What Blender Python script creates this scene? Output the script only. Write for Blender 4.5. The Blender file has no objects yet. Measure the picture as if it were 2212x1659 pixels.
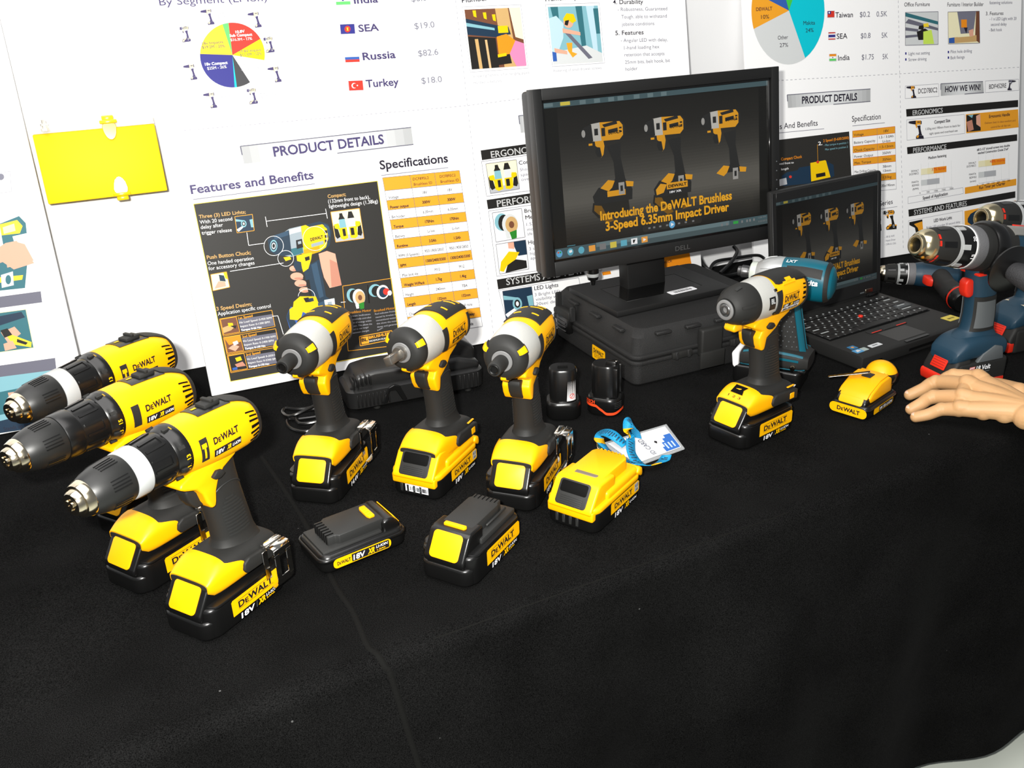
import bpy, bmesh, math, random
from math import sin, cos, pi, radians as R
from mathutils import Vector, Matrix, noise
random.seed(7)
S = bpy.context.scene
COL = S.collection
TZ = 0.74                                   # height of the table top
# ------------------------------------------------------------------ camera
CAM_H = 0.6523; PITCH = R(24.05); ROLL = R(-2.55); FPX = 1990.0; PW, PH = 2212, 1659
_f = Vector((0, cos(PITCH), -sin(PITCH))); _u0 = Vector((0, sin(PITCH), cos(PITCH))); _r0 = Vector((1, 0, 0))
_r = cos(ROLL)*_r0 + sin(ROLL)*_u0; _u = -sin(ROLL)*_r0 + cos(ROLL)*_u0
EYE = Vector((0, 0, TZ + CAM_H))
cd = bpy.data.cameras.new('camera'); cam = bpy.data.objects.new('camera', cd); COL.objects.link(cam)
cd.sensor_fit = 'HORIZONTAL'; cd.sensor_width = 36.0; cd.lens = 36.0*FPX/PW; cd.clip_start = 0.01
M = Matrix.Identity(4)
for i in range(3):
    M[i][0] = _r[i]; M[i][1] = _u[i]; M[i][2] = -_f[i]; M[i][3] = EYE[i]
cam.matrix_world = M
S.camera = cam
# ------------------------------------------------------------------ light and exposure
S.view_settings.view_transform = 'Standard'; S.view_settings.look = 'None'
S.view_settings.gamma = 1.0; S.view_settings.exposure = 0.0; S.view_settings.use_curve_mapping = False
wd = bpy.data.worlds.new('room_ambience'); S.world = wd; wd.use_nodes = True
wd.node_tree.nodes['Background'].inputs[0].default_value = (0.92, 0.96, 1.0, 1)
wd.node_tree.nodes['Background'].inputs[1].default_value = 0.22
def area(name, loc, target, size, energy, color=(1, 1, 1), sy=None):
    l = bpy.data.lights.new(name, 'AREA'); l.energy = energy; l.color = color; l.size = size
    if sy: l.shape = 'RECTANGLE'; l.size_y = sy
    o = bpy.data.objects.new(name, l); COL.objects.link(o); o.location = loc
    o.rotation_euler = (Vector(target) - Vector(loc)).to_track_quat('-Z', 'Y').to_euler()
    return o
FLASH = area('camera_flash', EYE - _r*0.055 + _u*0.04 - _f*0.01, EYE + _f*2 - _r*0.12 - _u*0.02, 0.035, 35.0, (1.0, 0.985, 0.94), 0.02)
area('ceiling_light', (-0.3, 0.5, 2.75), (0.1, 1.3, TZ), 2.4, 50.0, (1.0, 0.97, 0.95), 1.6)

# ------------------------------------------------------------------ materials
MATS = {}
def mat(name, col, rough=0.5, metal=0.0, spec=0.5, bump=0.0, bscale=400.0, vary=0.0, vscale=30.0, emit=None, estr=1.0, alpha=1.0, trans=0.0, coat=0.0, sheen=0.0):
    if name in MATS: return MATS[name]
    m = bpy.data.materials.new(name); m.use_nodes = True; nt = m.node_tree; b = nt.nodes['Principled BSDF']
    c = (col[0], col[1], col[2], 1)
    b.inputs['Base Color'].default_value = c; b.inputs['Roughness'].default_value = rough
    b.inputs['Metallic'].default_value = metal; b.inputs['Specular IOR Level'].default_value = spec
    b.inputs['Coat Weight'].default_value = coat; b.inputs['Transmission Weight'].default_value = trans; b.inputs['Alpha'].default_value = alpha
    b.inputs['Sheen Weight'].default_value = sheen
    if emit: b.inputs['Emission Color'].default_value = (*emit, 1); b.inputs['Emission Strength'].default_value = estr
    if bump or vary:
        tc = nt.nodes.new('ShaderNodeTexCoord')
        if bump:
            n = nt.nodes.new('ShaderNodeTexNoise'); n.inputs['Scale'].default_value = bscale; n.inputs['Detail'].default_value = 3
            bp = nt.nodes.new('ShaderNodeBump'); bp.inputs['Strength'].default_value = bump; bp.inputs['Distance'].default_value = 0.001
            nt.links.new(tc.outputs['Object'], n.inputs['Vector']); nt.links.new(n.outputs['Fac'], bp.inputs['Height']); nt.links.new(bp.outputs['Normal'], b.inputs['Normal'])
        if vary:
            n2 = nt.nodes.new('ShaderNodeTexNoise'); n2.inputs['Scale'].default_value = vscale; n2.inputs['Detail'].default_value = 4
            mx = nt.nodes.new('ShaderNodeMix'); mx.data_type = 'RGBA'
            mx.inputs[6].default_value = tuple(min(1, v*(1-vary)) for v in c[:3]) + (1,); mx.inputs[7].default_value = tuple(min(1, v*(1+vary)) for v in c[:3]) + (1,)
            nt.links.new(tc.outputs['Object'], n2.inputs['Vector']); nt.links.new(n2.outputs['Fac'], mx.inputs[0]); nt.links.new(mx.outputs[2], b.inputs['Base Color'])
    MATS[name] = m
    return m
YEL = mat('yellow_plastic', (0.88, 0.40, 0.0), 0.42, spec=0.35, bump=0.06, bscale=900)
BLK = mat('black_rubber', (0.0128, 0.0128, 0.012), 0.62, spec=0.35, bump=0.12, bscale=1500)
BPL = mat('glossy_black_plastic', (0.004, 0.004, 0.004), 0.28, spec=0.5, bump=0.03, bscale=800)
DGR = mat('dark_grey_plastic', (0.016, 0.0165, 0.016), 0.55, spec=0.4, bump=0.1, bscale=1500)
ALU = mat('cast_aluminium', (0.54, 0.54, 0.51), 0.42, metal=0.35, bump=0.25, bscale=700)
SIL = mat('silver_grey_plastic', (0.36, 0.37, 0.37), 0.45, spec=0.4)
STE = mat('polished_steel', (0.66, 0.58, 0.44), 0.16, metal=1.0)  # warm tint puts the reflection of the yellow tools into the steel colour
CHR = mat('chrome_plate', (0.75, 0.72, 0.66), 0.10, metal=1.0)
HOLE = mat('recess_shade_black', (0.002, 0.002, 0.002), 0.7, spec=0.1)  # near-black puts the shade of slots, vents and holes into the colour; also trays
INKK = mat('black_ink', (0.010, 0.009, 0.012), 0.5, spec=0.2)
INKW = mat('white_ink', (0.80, 0.80, 0.82), 0.5, spec=0.2)
INKY = mat('yellow_ink', (0.85, 0.46, 0.0), 0.5, spec=0.2)
LABY = mat('yellow_label', (0.86, 0.43, 0.0), 0.45, spec=0.3)
TEAL = mat('teal_plastic', (0.0, 0.085, 0.125), 0.42, spec=0.4, bump=0.05, bscale=900)
NAVY = mat('navy_plastic', (0.010, 0.036, 0.062), 0.45, spec=0.4, bump=0.05, bscale=900)
RED = mat('red_plastic', (0.62, 0.022, 0.008), 0.42, spec=0.4)
WHT = mat('white_plastic', (0.80, 0.80, 0.80), 0.4, spec=0.4)
GRY = mat('grey_plastic', (0.09, 0.10, 0.105), 0.5)

# ------------------------------------------------------------------ object helpers
def tag(o, label, cat, group=None):
    o['label'] = label; o['category'] = cat
    if group: o['group'] = group
    return o
def thing(name, label, cat, loc=(0, 0, 0), yaw=0.0, group=None, rot=None):
    o = bpy.data.objects.new(name, None); COL.objects.link(o); o.empty_display_size = 0.03
    o.location = loc; o.rotation_euler = rot if rot else (0, 0, yaw)
    return tag(o, label, cat, group)
def plabel(o, text): o['label'] = text; return o

class MB:
    """collects shapes; build() links them as ONE mesh object"""
    def __init__(s): s.v = []; s.f = []; s.m = []; s.mats = []; s.flat = []
    def mi(s, m):
        if m not in s.mats: s.mats.append(m)
        return s.mats.index(m)
    def add(s, vs, fs, m, M=None):
        b = len(s.v); k = s.mi(m)
        for p in vs:
            p = Vector(p)
            s.v.append(M @ p if M is not None else p)
        for f in fs: s.f.append([b + i for i in f]); s.m.append(k)
        return s
    def bm(s, bmesh_, m, M=None):
        bmesh_.verts.index_update()
        s.add([v.co.copy() for v in bmesh_.verts], [[v.index for v in f.verts] for f in bmesh_.faces], m, M); bmesh_.free(); return s
    def build(s, name, parent=None, sharp=38, loc=None, flat=False):
        me = bpy.data.meshes.new(name); me.from_pydata([tuple(v) for v in s.v], [], s.f)
        for m in s.mats: me.materials.append(m)
        me.polygons.foreach_set('material_index', s.m)
        if not flat:
            me.polygons.foreach_set('use_smooth', [True]*len(s.f))
            me.validate()
            try: me.set_sharp_from_angle(angle=R(sharp))
            except Exception: pass
        me.update()
        o = bpy.data.objects.new(name, me); COL.objects.link(o)
        if parent: o.parent = parent
        if loc: o.location = loc
        return o

def recalc(bm_): bmesh.ops.recalc_face_normals(bm_, faces=bm_.faces); return bm_
def loft(rings, cap0=True, cap1=True):
    n = len(rings[0]); vs = [p for r in rings for p in r]; fs = []
    for i in range(len(rings)-1):
        for j in range(n):
            a, b2 = i*n+j, i*n+(j+1) % n
            fs.append([a, b2, b2+n, a+n])
    if cap0: fs.append(list(range(n))[::-1])
    if cap1: fs.append([(len(rings)-1)*n+j for j in range(n)])
    return vs, fs
def lathe(prof, zc=0.0, n=40, yc=0.0, closed=False):
    """profile of (x, r), turned about the x axis at height zc"""
    return loft([[(x, yc + r*cos(2*pi*j/n), zc + r*sin(2*pi*j/n)) for j in range(n)] for x, r in prof])
def rbox(cx, cy, cz, sx, sy, sz, r=0.004, seg=3, which=None):
    b = bmesh.new(); bmesh.ops.create_cube(b, size=1.0)
    for v in b.verts: v.co = Vector((cx + v.co.x*sx, cy + v.co.y*sy, cz + v.co.z*sz))
    es = list(b.edges)
    if which == 'v': es = [e for e in b.edges if abs(e.verts[0].co.z - e.verts[1].co.z) > 1e-6]
    if r > 0: bmesh.ops.bevel(b, geom=es, offset=r, segments=seg, affect='EDGES', profile=0.5, clamp_overlap=True)
    return b
def extr(poly, a0, a1, r=0.002, seg=2, plane='xz'):
    """outline in the xz (or xy, yz) plane pushed from a0 to a1 along the third axis, edges rounded"""
    b = bmesh.new()
    def P(p, a):
        if plane == 'xz': return (p[0], a, p[1])
        if plane == 'xy': return (p[0], p[1], a)
        return (a, p[0], p[1])
    v0 = [b.verts.new(P(p, a0)) for p in poly]; v1 = [b.verts.new(P(p, a1)) for p in poly]
    n = len(poly); b.faces.new(v0[::-1]); b.faces.new(v1)
    for i in range(n): b.faces.new([v0[i], v0[(i+1) % n], v1[(i+1) % n], v1[i]])
    recalc(b)
    if r > 0:
        es = [e for e in b.edges if len(e.link_faces) == 2 and e.calc_face_angle(0) > 0.45]
        bmesh.ops.bevel(b, geom=es, offset=r, segments=seg, affect='EDGES', profile=0.5, clamp_overlap=True)
    return b
def rrect(x0, y0, x1, y1, r, n=5):
    out = []
    for cx, cy, a in ((x1-r, y1-r, 0), (x0+r, y1-r, 90), (x0+r, y0+r, 180), (x1-r, y0+r, 270)):
        for k in range(n+1):
            t = R(a + 90*k/n); out.append((cx + r*cos(t), cy + r*sin(t)))
    return out
def smooth(pts, it=2, closed=True):
    for _ in range(it):
        q = []; n = len(pts)
        for i in range(n if closed else n-1):
            a, b2 = Vector(pts[i]), Vector(pts[(i+1) % n])
            q += [tuple(a*0.75 + b2*0.25), tuple(a*0.25 + b2*0.75)]
        pts = q if closed else [pts[0]] + q + [pts[-1]]
    return pts
def tube(path, r, n=10, cap=True):
    pts = [Vector(p) for p in path]; rings = []; up = Vector((0, 0, 1))
    rr = r if isinstance(r, (list, tuple)) else [r]*len(pts)
    prev = None
    for i, p in enumerate(pts):
        t = (pts[min(i+1, len(pts)-1)] - pts[max(i-1, 0)]).normalized()
        if prev is None:
            a = t.cross(up)
            if a.length < 1e-3: a = t.cross(Vector((1, 0, 0)))
        else: a = prev - t*prev.dot(t)
        a.normalize(); prev = a; c = t.cross(a)
        rings.append([p + rr[i]*(a*cos(2*pi*k/n) + c*sin(2*pi*k/n)) for k in range(n)])
    return loft(rings, cap, cap)
def spline(pts, k=8):
    P = [Vector(p) for p in pts]; out = []
    for i in range(len(P)-1):
        p0, p1, p2, p3 = P[max(i-1, 0)], P[i], P[i+1], P[min(i+2, len(P)-1)]
        for j in range(k):
            t = j/k
            out.append(0.5*((2*p1) + (p2-p0)*t + (2*p0-5*p1+4*p2-p3)*t*t + (3*p1-p0-3*p2+p3)*t**3))
    return out + [P[-1]]

class Body:
    """a hull: keyed cross-sections (super-ellipses) along the x (or z) axis.
    key = (s, centre, half_width, half_up, half_down, exponent); along z the 'up' direction is +x"""
    def __init__(s, keys, axis='x'):
        s.k = sorted(keys); s.axis = axis; s.s0 = s.k[0][0]; s.s1 = s.k[-1][0]
    def at(s, x):
        K = s.k
        x = min(max(x, s.s0), s.s1)
        for i in range(len(K)-1):
            if x <= K[i+1][0]: break
        a, b2 = K[i], K[i+1]; h = b2[0]-a[0]; t = (x-a[0])/h if h else 0
        p, q = K[max(i-1, 0)], K[min(i+2, len(K)-1)]
        out = []
        for c in range(1, 6):
            ma = (b2[c]-p[c])/(b2[0]-p[0])*h if b2[0] != p[0] else 0
            mb = (q[c]-a[c])/(q[0]-a[0])*h if q[0] != a[0] else 0
            d = b2[c]-a[c]
            if d == 0: ma = mb = 0
            else:
                ma = max(min(ma/d, 2.5), 0)*d; mb = max(min(mb/d, 2.5), 0)*d
            t2, t3 = t*t, t*t*t
            out.append((2*t3-3*t2+1)*a[c] + (t3-2*t2+t)*ma + (-2*t3+3*t2)*b2[c] + (t3-t2)*mb)
        return out
    def pt(s, x, th, off=0.0):
        c, w, hu, hd, e = s.at(x)
        cc, ss = cos(th), sin(th)
        y = math.copysign(abs(cc)**(2/e), cc)*(w+off)
        z = c + math.copysign(abs(ss)**(2/e), ss)*((hu if ss >= 0 else hd)+off)
        return Vector((x, y, z)) if s.axis == 'x' else Vector((z, y, x))
    def mesh(s, x0=None, x1=None, nx=24, nt=40, off=0.0):
        x0 = s.s0 if x0 is None else x0; x1 = s.s1 if x1 is None else x1
        xs = sorted(set([x0 + (x1-x0)*i/nx for i in range(nx+1)] + [k[0] for k in s.k if x0 < k[0] < x1]))
        r = [[s.pt(x, 2*pi*j/nt, off) for j in range(nt)] for x in xs]
        if s.axis == 'z': r = [q[::-1] for q in r]
        return loft(r[::-1])
    def patch(s, xa, xb, t0, t1, off=0.0012, nx=10, nt=16, sink=0.0015):
        """raised panel on the hull: xa, xb are numbers or functions of the angle"""
        fa = xa if callable(xa) else (lambda t: xa); fb = xb if callable(xb) else (lambda t: xb)
        g = []
        for j in range(nt+1):
            t = t0 + (t1-t0)*j/nt; a, b2 = fa(t), fb(t)
            g.append([(a + (b2-a)*i/nx, t) for i in range(nx+1)])
        vs = [s.pt(x, t, off) for r in g for x, t in r]; N = len(vs); w = nx+1
        fs = [[j*w+i, j*w+i+1, (j+1)*w+i+1, (j+1)*w+i] for j in range(nt) for i in range(nx)]
        rim = [(0, i) for i in range(nx)] + [(j, nx) for j in range(nt)] + [(nt, i) for i in range(nx, 0, -1)] + [(j, 0) for j in range(nt, 0, -1)]
        ids = [j*w+i for j, i in rim]
        vs += [s.pt(*g[j][i], -sink) for j, i in rim]; n = len(rim)
        for q in range(n): fs.append([ids[q], N+q, N+(q+1) % n, ids[(q+1) % n]])
        b = bmesh.new(); bv = [b.verts.new(v) for v in vs]
        for f in fs:
            try: b.faces.new([bv[i] for i in f])
            except ValueError: pass
        recalc(b)
        return b
    def side(s, x, z, off=0.0, sgn=1):
        """the y of the hull surface at (x, z), left side"""
        c, w, hu, hd, e = s.at(x); d = z-c; h = hu if d >= 0 else hd
        q = min(abs(d)/h, 0.995); return sgn*(w*(1-q**e)**(1/e) + off)

def slim(b, k):
    """the same hull with every cross-section k times as wide and tall"""
    return Body([(s_, c, w*k, hu*k, hd*k, e) for s_, c, w, hu, hd, e in b.k], b.axis)
def thin(prof, k): return [(x, r*k) for x, r in prof]
# ------------------------------------------------------------------ lettering (outlines of the built-in font, cached as flat meshes)
_TXT = {}
def text_mesh(s, bold=0.0):
    k = (s, bold)
    if k in _TXT: return _TXT[k]
    cu = bpy.data.curves.new('lettering', 'FONT'); cu.body = s; cu.size = 1.0; cu.resolution_u = 3; heavy = bold if 'M' in s else 0.0; cu.offset = 0.0 if heavy else bold; cu.fill_mode = 'FRONT'
    o = bpy.data.objects.new('lettering', cu); COL.objects.link(o)
    dg = bpy.context.evaluated_depsgraph_get(); me = bpy.data.meshes.new_from_object(o.evaluated_get(dg))
    vs = [(v.co.x, v.co.y) for v in me.vertices]; fs = [list(p.vertices) for p in me.polygons]
    bpy.data.objects.remove(o); bpy.data.curves.remove(cu); bpy.data.meshes.remove(me)
    if heavy:                                # a capital M is thickened by overstriking
        v0, f0 = vs, fs; vs, fs = [], []
        for dx, dy in ((-heavy, 0), (heavy, 0), (0, heavy*.6), (0, -heavy*.6)):
            b_ = len(vs); vs += [(x+dx, y+dy) for x, y in v0]; fs += [[b_+i for i in f] for f in f0]
    x0 = min((v[0] for v in vs), default=0); x1 = max((v[0] for v in vs), default=1)
    w = max(x1-x0, 1e-6); vs = [((x-x0)/w, y/0.73) for x, y in vs]     # 0..1 across; 1 = cap height
    _TXT[k] = (vs, fs, w/0.73); return _TXT[k]
def put_text(mb, s, m, fn, x0, y0, w, h, bold=0.0, shear=0.0):
    """text whose left end of the baseline is (x0,y0), w wide, h cap height; fn maps 2D to 3D"""
    vs, fs, _ = text_mesh(s, bold)
    mb.add([fn(x0 + x*w + shear*y*h, y0 + y*h) for x, y in vs], fs, m)
def text_ratio(s, bold=0.0): return text_mesh(s, bold)[2]
def put_poly(mb, pts, m, fn): mb.add([fn(*p) for p in pts], [list(range(len(pts)))], m)
def logo(mb, m, fn, x0, y0, w, h, lines=True, bold=0.035):
    """the tool maker's word mark: D e W A L T with a small E, between two thin rules"""
    put_text(mb, 'D', m, fn, x0, y0, w*0.17, h, bold); put_text(mb, 'E', m, fn, x0+w*0.185, y0, w*0.095, h*0.72, bold)
    put_text(mb, 'WALT', m, fn, x0+w*0.285, y0, w*0.715, h, bold)
    if lines:
        for yy in (y0+h*1.14, y0-h*0.20): put_poly(mb, [(x0-w*.01, yy), (x0+w*1.01, yy), (x0+w*1.01, yy+h*0.06), (x0-w*.01, yy+h*0.06)], m, fn)
# ================================================================== the yellow tools
def side_fn(body, x0, off=0.0004, sgn=1):
    """2D -> hull side; reading direction runs to the rear on the left side"""
    return lambda u, v: Vector((x0 - u*sgn, body.side(x0 - u*sgn, v, off, sgn), v))
def sheet(mb, x0, z0, w, h, m, fn, nx=8, nz=3):
    vs = [fn(x0 + w*i/nx, z0 + h*j/nz) for j in range(nz+1) for i in range(nx+1)]
    mb.add(vs, [[j*(nx+1)+i, j*(nx+1)+i+1, (j+1)*(nx+1)+i+1, (j+1)*(nx+1)+i] for j in range(nz) for i in range(nx)], m)

def battery_label(parent, volts, y, z0, z1, x0=0.027, L=0.077, grey=False, sides=(1, -1)):
    for sg in sides:
        mb = MB()
        X = x0 if sg > 0 else x0 - L
        fn = (lambda u, v, X=X, sg=sg: Vector((X - u*sg, sg*(y + 0.0002), v)))
        ft = (lambda u, v, X=X, sg=sg: Vector((X - u*sg, sg*(y + 0.0005), v)))
        put_poly(mb, [(0, z0), (L-.002, z0), (L, z0+.002), (L, z1-.003), (L-.003, z1), (.002, z1), (0, z1-.002)], LABY, fn)
        h = (z1-z0)
        logo(mb, INKK, ft, L*.12, z0+h*.33, L*(.62 if grey else .70), h*.40)
        if grey:
            put_poly(mb, [(L*.83, z0+h*.15), (L*.97, z0+h*.15), (L*.97, z0+h*.9), (L*.83, z0+h*.9)], SIL, ft)
            f3 = (lambda u, v, X=X, sg=sg: Vector((X - u*sg, sg*(y + 0.0008), v)))
            put_text(mb, '4.0', INKK, f3, L*.84, z0+h*.56, L*.12, h*.26); put_text(mb, 'Ah', INKK, f3, L*.855, z0+h*.2, L*.09, h*.24)
        zb = z0 - .0085
        put_text(mb, volts, INKW, ft, L*.13, zb, L*(.27 if len(volts) < 4 else .33), .0068, 0.03, 0.12)
        o = L*(.44 if len(volts) < 4 else .50)
        put_poly(mb, [(o, zb-.0005), (o+.0007, zb-.0005), (o+.002, zb+.0075), (o+.0013, zb+.0075)], GRY, ft)
        put_text(mb, 'XR', INKY, ft, o+L*.04, zb+.0005, L*.15, .0068, 0.05, 0.25)
        put_text(mb, 'LI-ION', INKW, ft, o+L*.21, zb+(.0015 if grey else .0035), L*.24, .0036, 0.02, 0.2)
        if not grey: put_text(mb, '3.0Ah' if volts == '18V' else '1.5Ah', INKY, ft, o+L*.21, zb+.0002, L*.17, .0024, 0.02)
        mb.build('brand_label', parent, flat=True)
def slope_plate(mb, m, top, bot, hw, t, r=0.005, lift=0.0, y0=0.0):
    a = Vector((top[0], 0, top[1])); b = Vector((bot[0], 0, bot[1])); d = (b-a); ln = d.length; d.normalize()
    n = Vector((-d.z, 0, d.x)); n = n if n.x > 0 else -n
    pl = rrect(-hw, 0, hw, ln, r)
    bmx = extr(pl, 0, t, 0.0008, 2, 'xy')
    for v in bmx.verts:
        p = a + d*v.co.y + n*(v.co.z + lift); v.co = Vector((p.x, v.co.x + y0, p.z))
    recalc(bmx); mb.bm(bmx, m)
def battery_full(parent, loose=True, volts='18V'):
    """tall black pack with a yellow release plate on its sloped front"""
    mb = MB()
    mb.bm(extr(rrect(-.058, -.0375, .058, .0375, .013), 0.001, .040, .0045, 3, 'xy'), BPL)
    mb.bm(extr(rrect(.030, -.0350, .0640, .0350, .014), 0.0015, .0255, .004, 3, 'xy'), BPL)
    mb.bm(extr(rrect(-.054, -.0385, .052, .0385, .011), .0365, .0415, .002, 2, 'xy'), BPL)
    mb.bm(extr([(.016, .034), (.016, .062), (.040, .063), (.0455, .0605), (.0633, .034), (.0633, .026)], -.0276, .0276, .0065, 4), BPL)
    case = mb.build('battery_case' if loose else 'battery_pack', parent)
    sub = parent if loose else case
    mb = MB(); slope_plate(mb, YEL, (.0449, .0606), (.0628, .0335), .0200, .0016, .0052, .0003)
    mb.build('release_button', sub)
    battery_label(sub, volts, .0376, .0140, .0345)
    if loose:
        mb = MB()
        mb.bm(rbox(-.014, 0, .0430, .078, .062, .010, .002, 2), DGR)
        mb.bm(extr([(.030, -.021), (.030, .021), (-.030, .021), (-.034, .018), (-.041, .018), (-.041, -.018), (-.034, -.018), (-.030, -.021)], .044, .0625, .0012, 2, 'xy'), DGR)
        for k in range(6): mb.bm(rbox(-.0365, -.0145+k*.0058, .0568, .0095, .0012, .0125, 0), HOLE)
        mb.bm(rbox(-.02, .0235, .052, .045, .003, .0035, .001, 1), DGR); mb.bm(rbox(-.02, -.0235, .052, .045, .003, .0035, .001, 1), DGR)
        mb.build('contact_rail', sub)
        mb = MB(); mb.bm(extr([(.0315, -.0135), (.0375, -.0135), (.0375, .0145), (.034, .0165), (.0315, .0155)], .0622, .0665, .0012, 2, 'xy'), YEL)
        mb.build('latch', sub)
    return case
def battery_yellow(parent, loose=True):
    """pack with a yellow upper shell and a black release window"""
    mb = MB()
    mb.bm(extr(rrect(-.058, -.0375, .0625, .0375, .014), 0.001, .031, .004, 3, 'xy'), BPL)
    for k in range(4): mb.bm(rbox(.0628, -.020+k*.010, .013, .0012, .0042, .012, .0005, 1), DGR)
    case = mb.build('battery_case' if loose else 'battery_pack', parent); sub = parent if loose else case
    mb = MB()
    mb.bm(extr(rrect(-.0585, -.0385, .0632, .0385, .0145), .0285, .0375, .003, 3, 'xy'), YEL)
    mb.bm(extr([(-.0535, .0335), (-.0535, .046), (-.046, .0475), (.030, .0475), (.030, .0335)], -.0365, .0365, .005, 3), YEL)
    mb.bm(extr([(-.057, .030), (-.0595, .036), (-.0585, .044), (-.050, .0475), (-.044, .040)], -.039, .039, .003, 3), YEL)
    mb.bm(extr([(.004, .034), (.004, .061), (.039, .0625), (.0455, .0600), (.0655, .034), (.0655, .028)], -.0325, .0325, .008, 4), YEL)
    if loose:
        mb.bm(extr([(.030, -.026), (.030, .026), (-.036, .026), (-.043, .022), (-.046, .0), (-.043, -.022), (-.036, -.026)], .044, .0625, .002, 2, 'xy'), YEL)
        for k in range(7): mb.bm(rbox(-.0435, -.0165+k*.0055, .057, .006, .0035, .011, .001, 1), YEL)
    mb.bm(extr([(.010, .0255), (.020, .021), (.0645, .019), (.0645, .034), (.010, .034)], -.0340, .0340, .003, 3), YEL)
    mb.build('upper_shell', sub)
    mb = MB(); slope_plate(mb, DGR, (.0442, .0608), (.0632, .0335), .0225, .0010, .0045, .0016)
    slope_plate(mb, HOLE, (.0455, .0592), (.0540, .0470), .0195, .0006, .003, .0026)
    for k in range(5): slope_plate(mb, DGR, (.0560+k*.0014, .0440-k*.0021), (.0566+k*.0014, .0431-k*.0021), .0165, .0008, .0003, .0026)
    mb.build('release_button', sub)
    battery_label(sub, '18V', .0378, .0125, .0290, .025, .075, grey=True)
    if loose:
        mb = MB(); mb.bm(extr([(.0205, -.015), (.0275, -.015), (.0275, .016), (.024, .0180), (.0205, .017)], .0618, .0632, .0005, 1, 'xy'), mat('dull_metal', (.16, .13, .10), .5))
        mb.build('charge_indicator', sub)
    return case
def battery_slim(parent, name='battery_case', label=True, top=True):
    """low pack: flat rounded tray under a contact rail"""
    mb = MB()
    mb.bm(extr(rrect(-.058, -.0375, .058, .0375, .013), 0.001, .0265, .007, 4, 'xy'), BPL)
    mb.bm(extr(rrect(-.060, -.0385, .060, .0385, .013), .016, .0225, .003, 3, 'xy'), BPL)
    mb.bm(extr([(.030, .02), (.030, .0385), (.038, .041), (.046, .0395), (.0535, .031), (.056, .02)], -.029, .029, .006, 4), BPL)
    case = mb.build(name, parent); sub = parent if name == 'battery_case' else case
    mb = MB(); slope_plate(mb, YEL, (.0468, .0390), (.0560, .0250), .0225, .0014, .004, .0002); mb.build('release_button', sub)
    if top:
        mb = MB()
        mb.bm(rbox(-.012, 0, .0265, .080, .060, .006, .002, 2), DGR)
        mb.bm(extr([(.034, -.024), (.034, .024), (-.026, .024), (-.030, .020), (-.040, .020), (-.040, -.020), (-.030, -.020), (-.026, -.024)], .026, .0415, .0012, 2, 'xy'), DGR)
        for k in range(6): mb.bm(rbox(-.0355, -.016+k*.0062, .0362, .0105, .0013, .0125, 0), HOLE)
        mb.build('contact_rail', sub)
        mb = MB(); mb.bm(extr([(.020, -.0145), (.0275, -.0145), (.0275, .0145), (.020, .0145), (.018, .010), (.018, -.010)], .0412, .0450, .0012, 2, 'xy'), YEL)
        for k in range(4): mb.bm(rbox(.0225, -.009+k*.006, .0452, .006, .0012, .0008, 0), LABY)
        mb.build('latch', sub)
    if label:
        L = .078
        for sg in (1, -1):
            mb = MB()
            X = .040 if sg > 0 else -.044
            fn = lambda u, v, X=X, sg=sg: Vector((X - u*sg, sg*.03875, v))
            ft = lambda u, v, X=X, sg=sg: Vector((X - u*sg, sg*.0391, v))
            f3 = lambda u, v, X=X, sg=sg: Vector((X - u*sg, sg*.0394, v))
            put_poly(mb, rrect(0, .0075, L, .0205, .0055), LABY, fn)
            put_poly(mb, [(L*.31, .0088), (L*.96, .0088), (L*.96, .0192), (L*.31, .0192)], INKK, ft)
            logo(mb, INKK, ft, L*.06, .0115, L*.23, .0048, lines=False)
            put_text(mb, '18V', INKW, f3, L*.33, .0105, L*.20, .0072, .03, .1); put_text(mb, 'XR', INKY, f3, L*.58, .0105, L*.12, .0072, .05, .25)
            put_text(mb, 'LI-ION', INKW, f3, L*.73, .0143, L*.20, .0036, .02, .2); put_text(mb, '1.5Ah', INKY, f3, L*.74, .0103, L*.15, .0024, .02)
            mb.build('brand_label', sub, flat=True)
    return case

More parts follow.
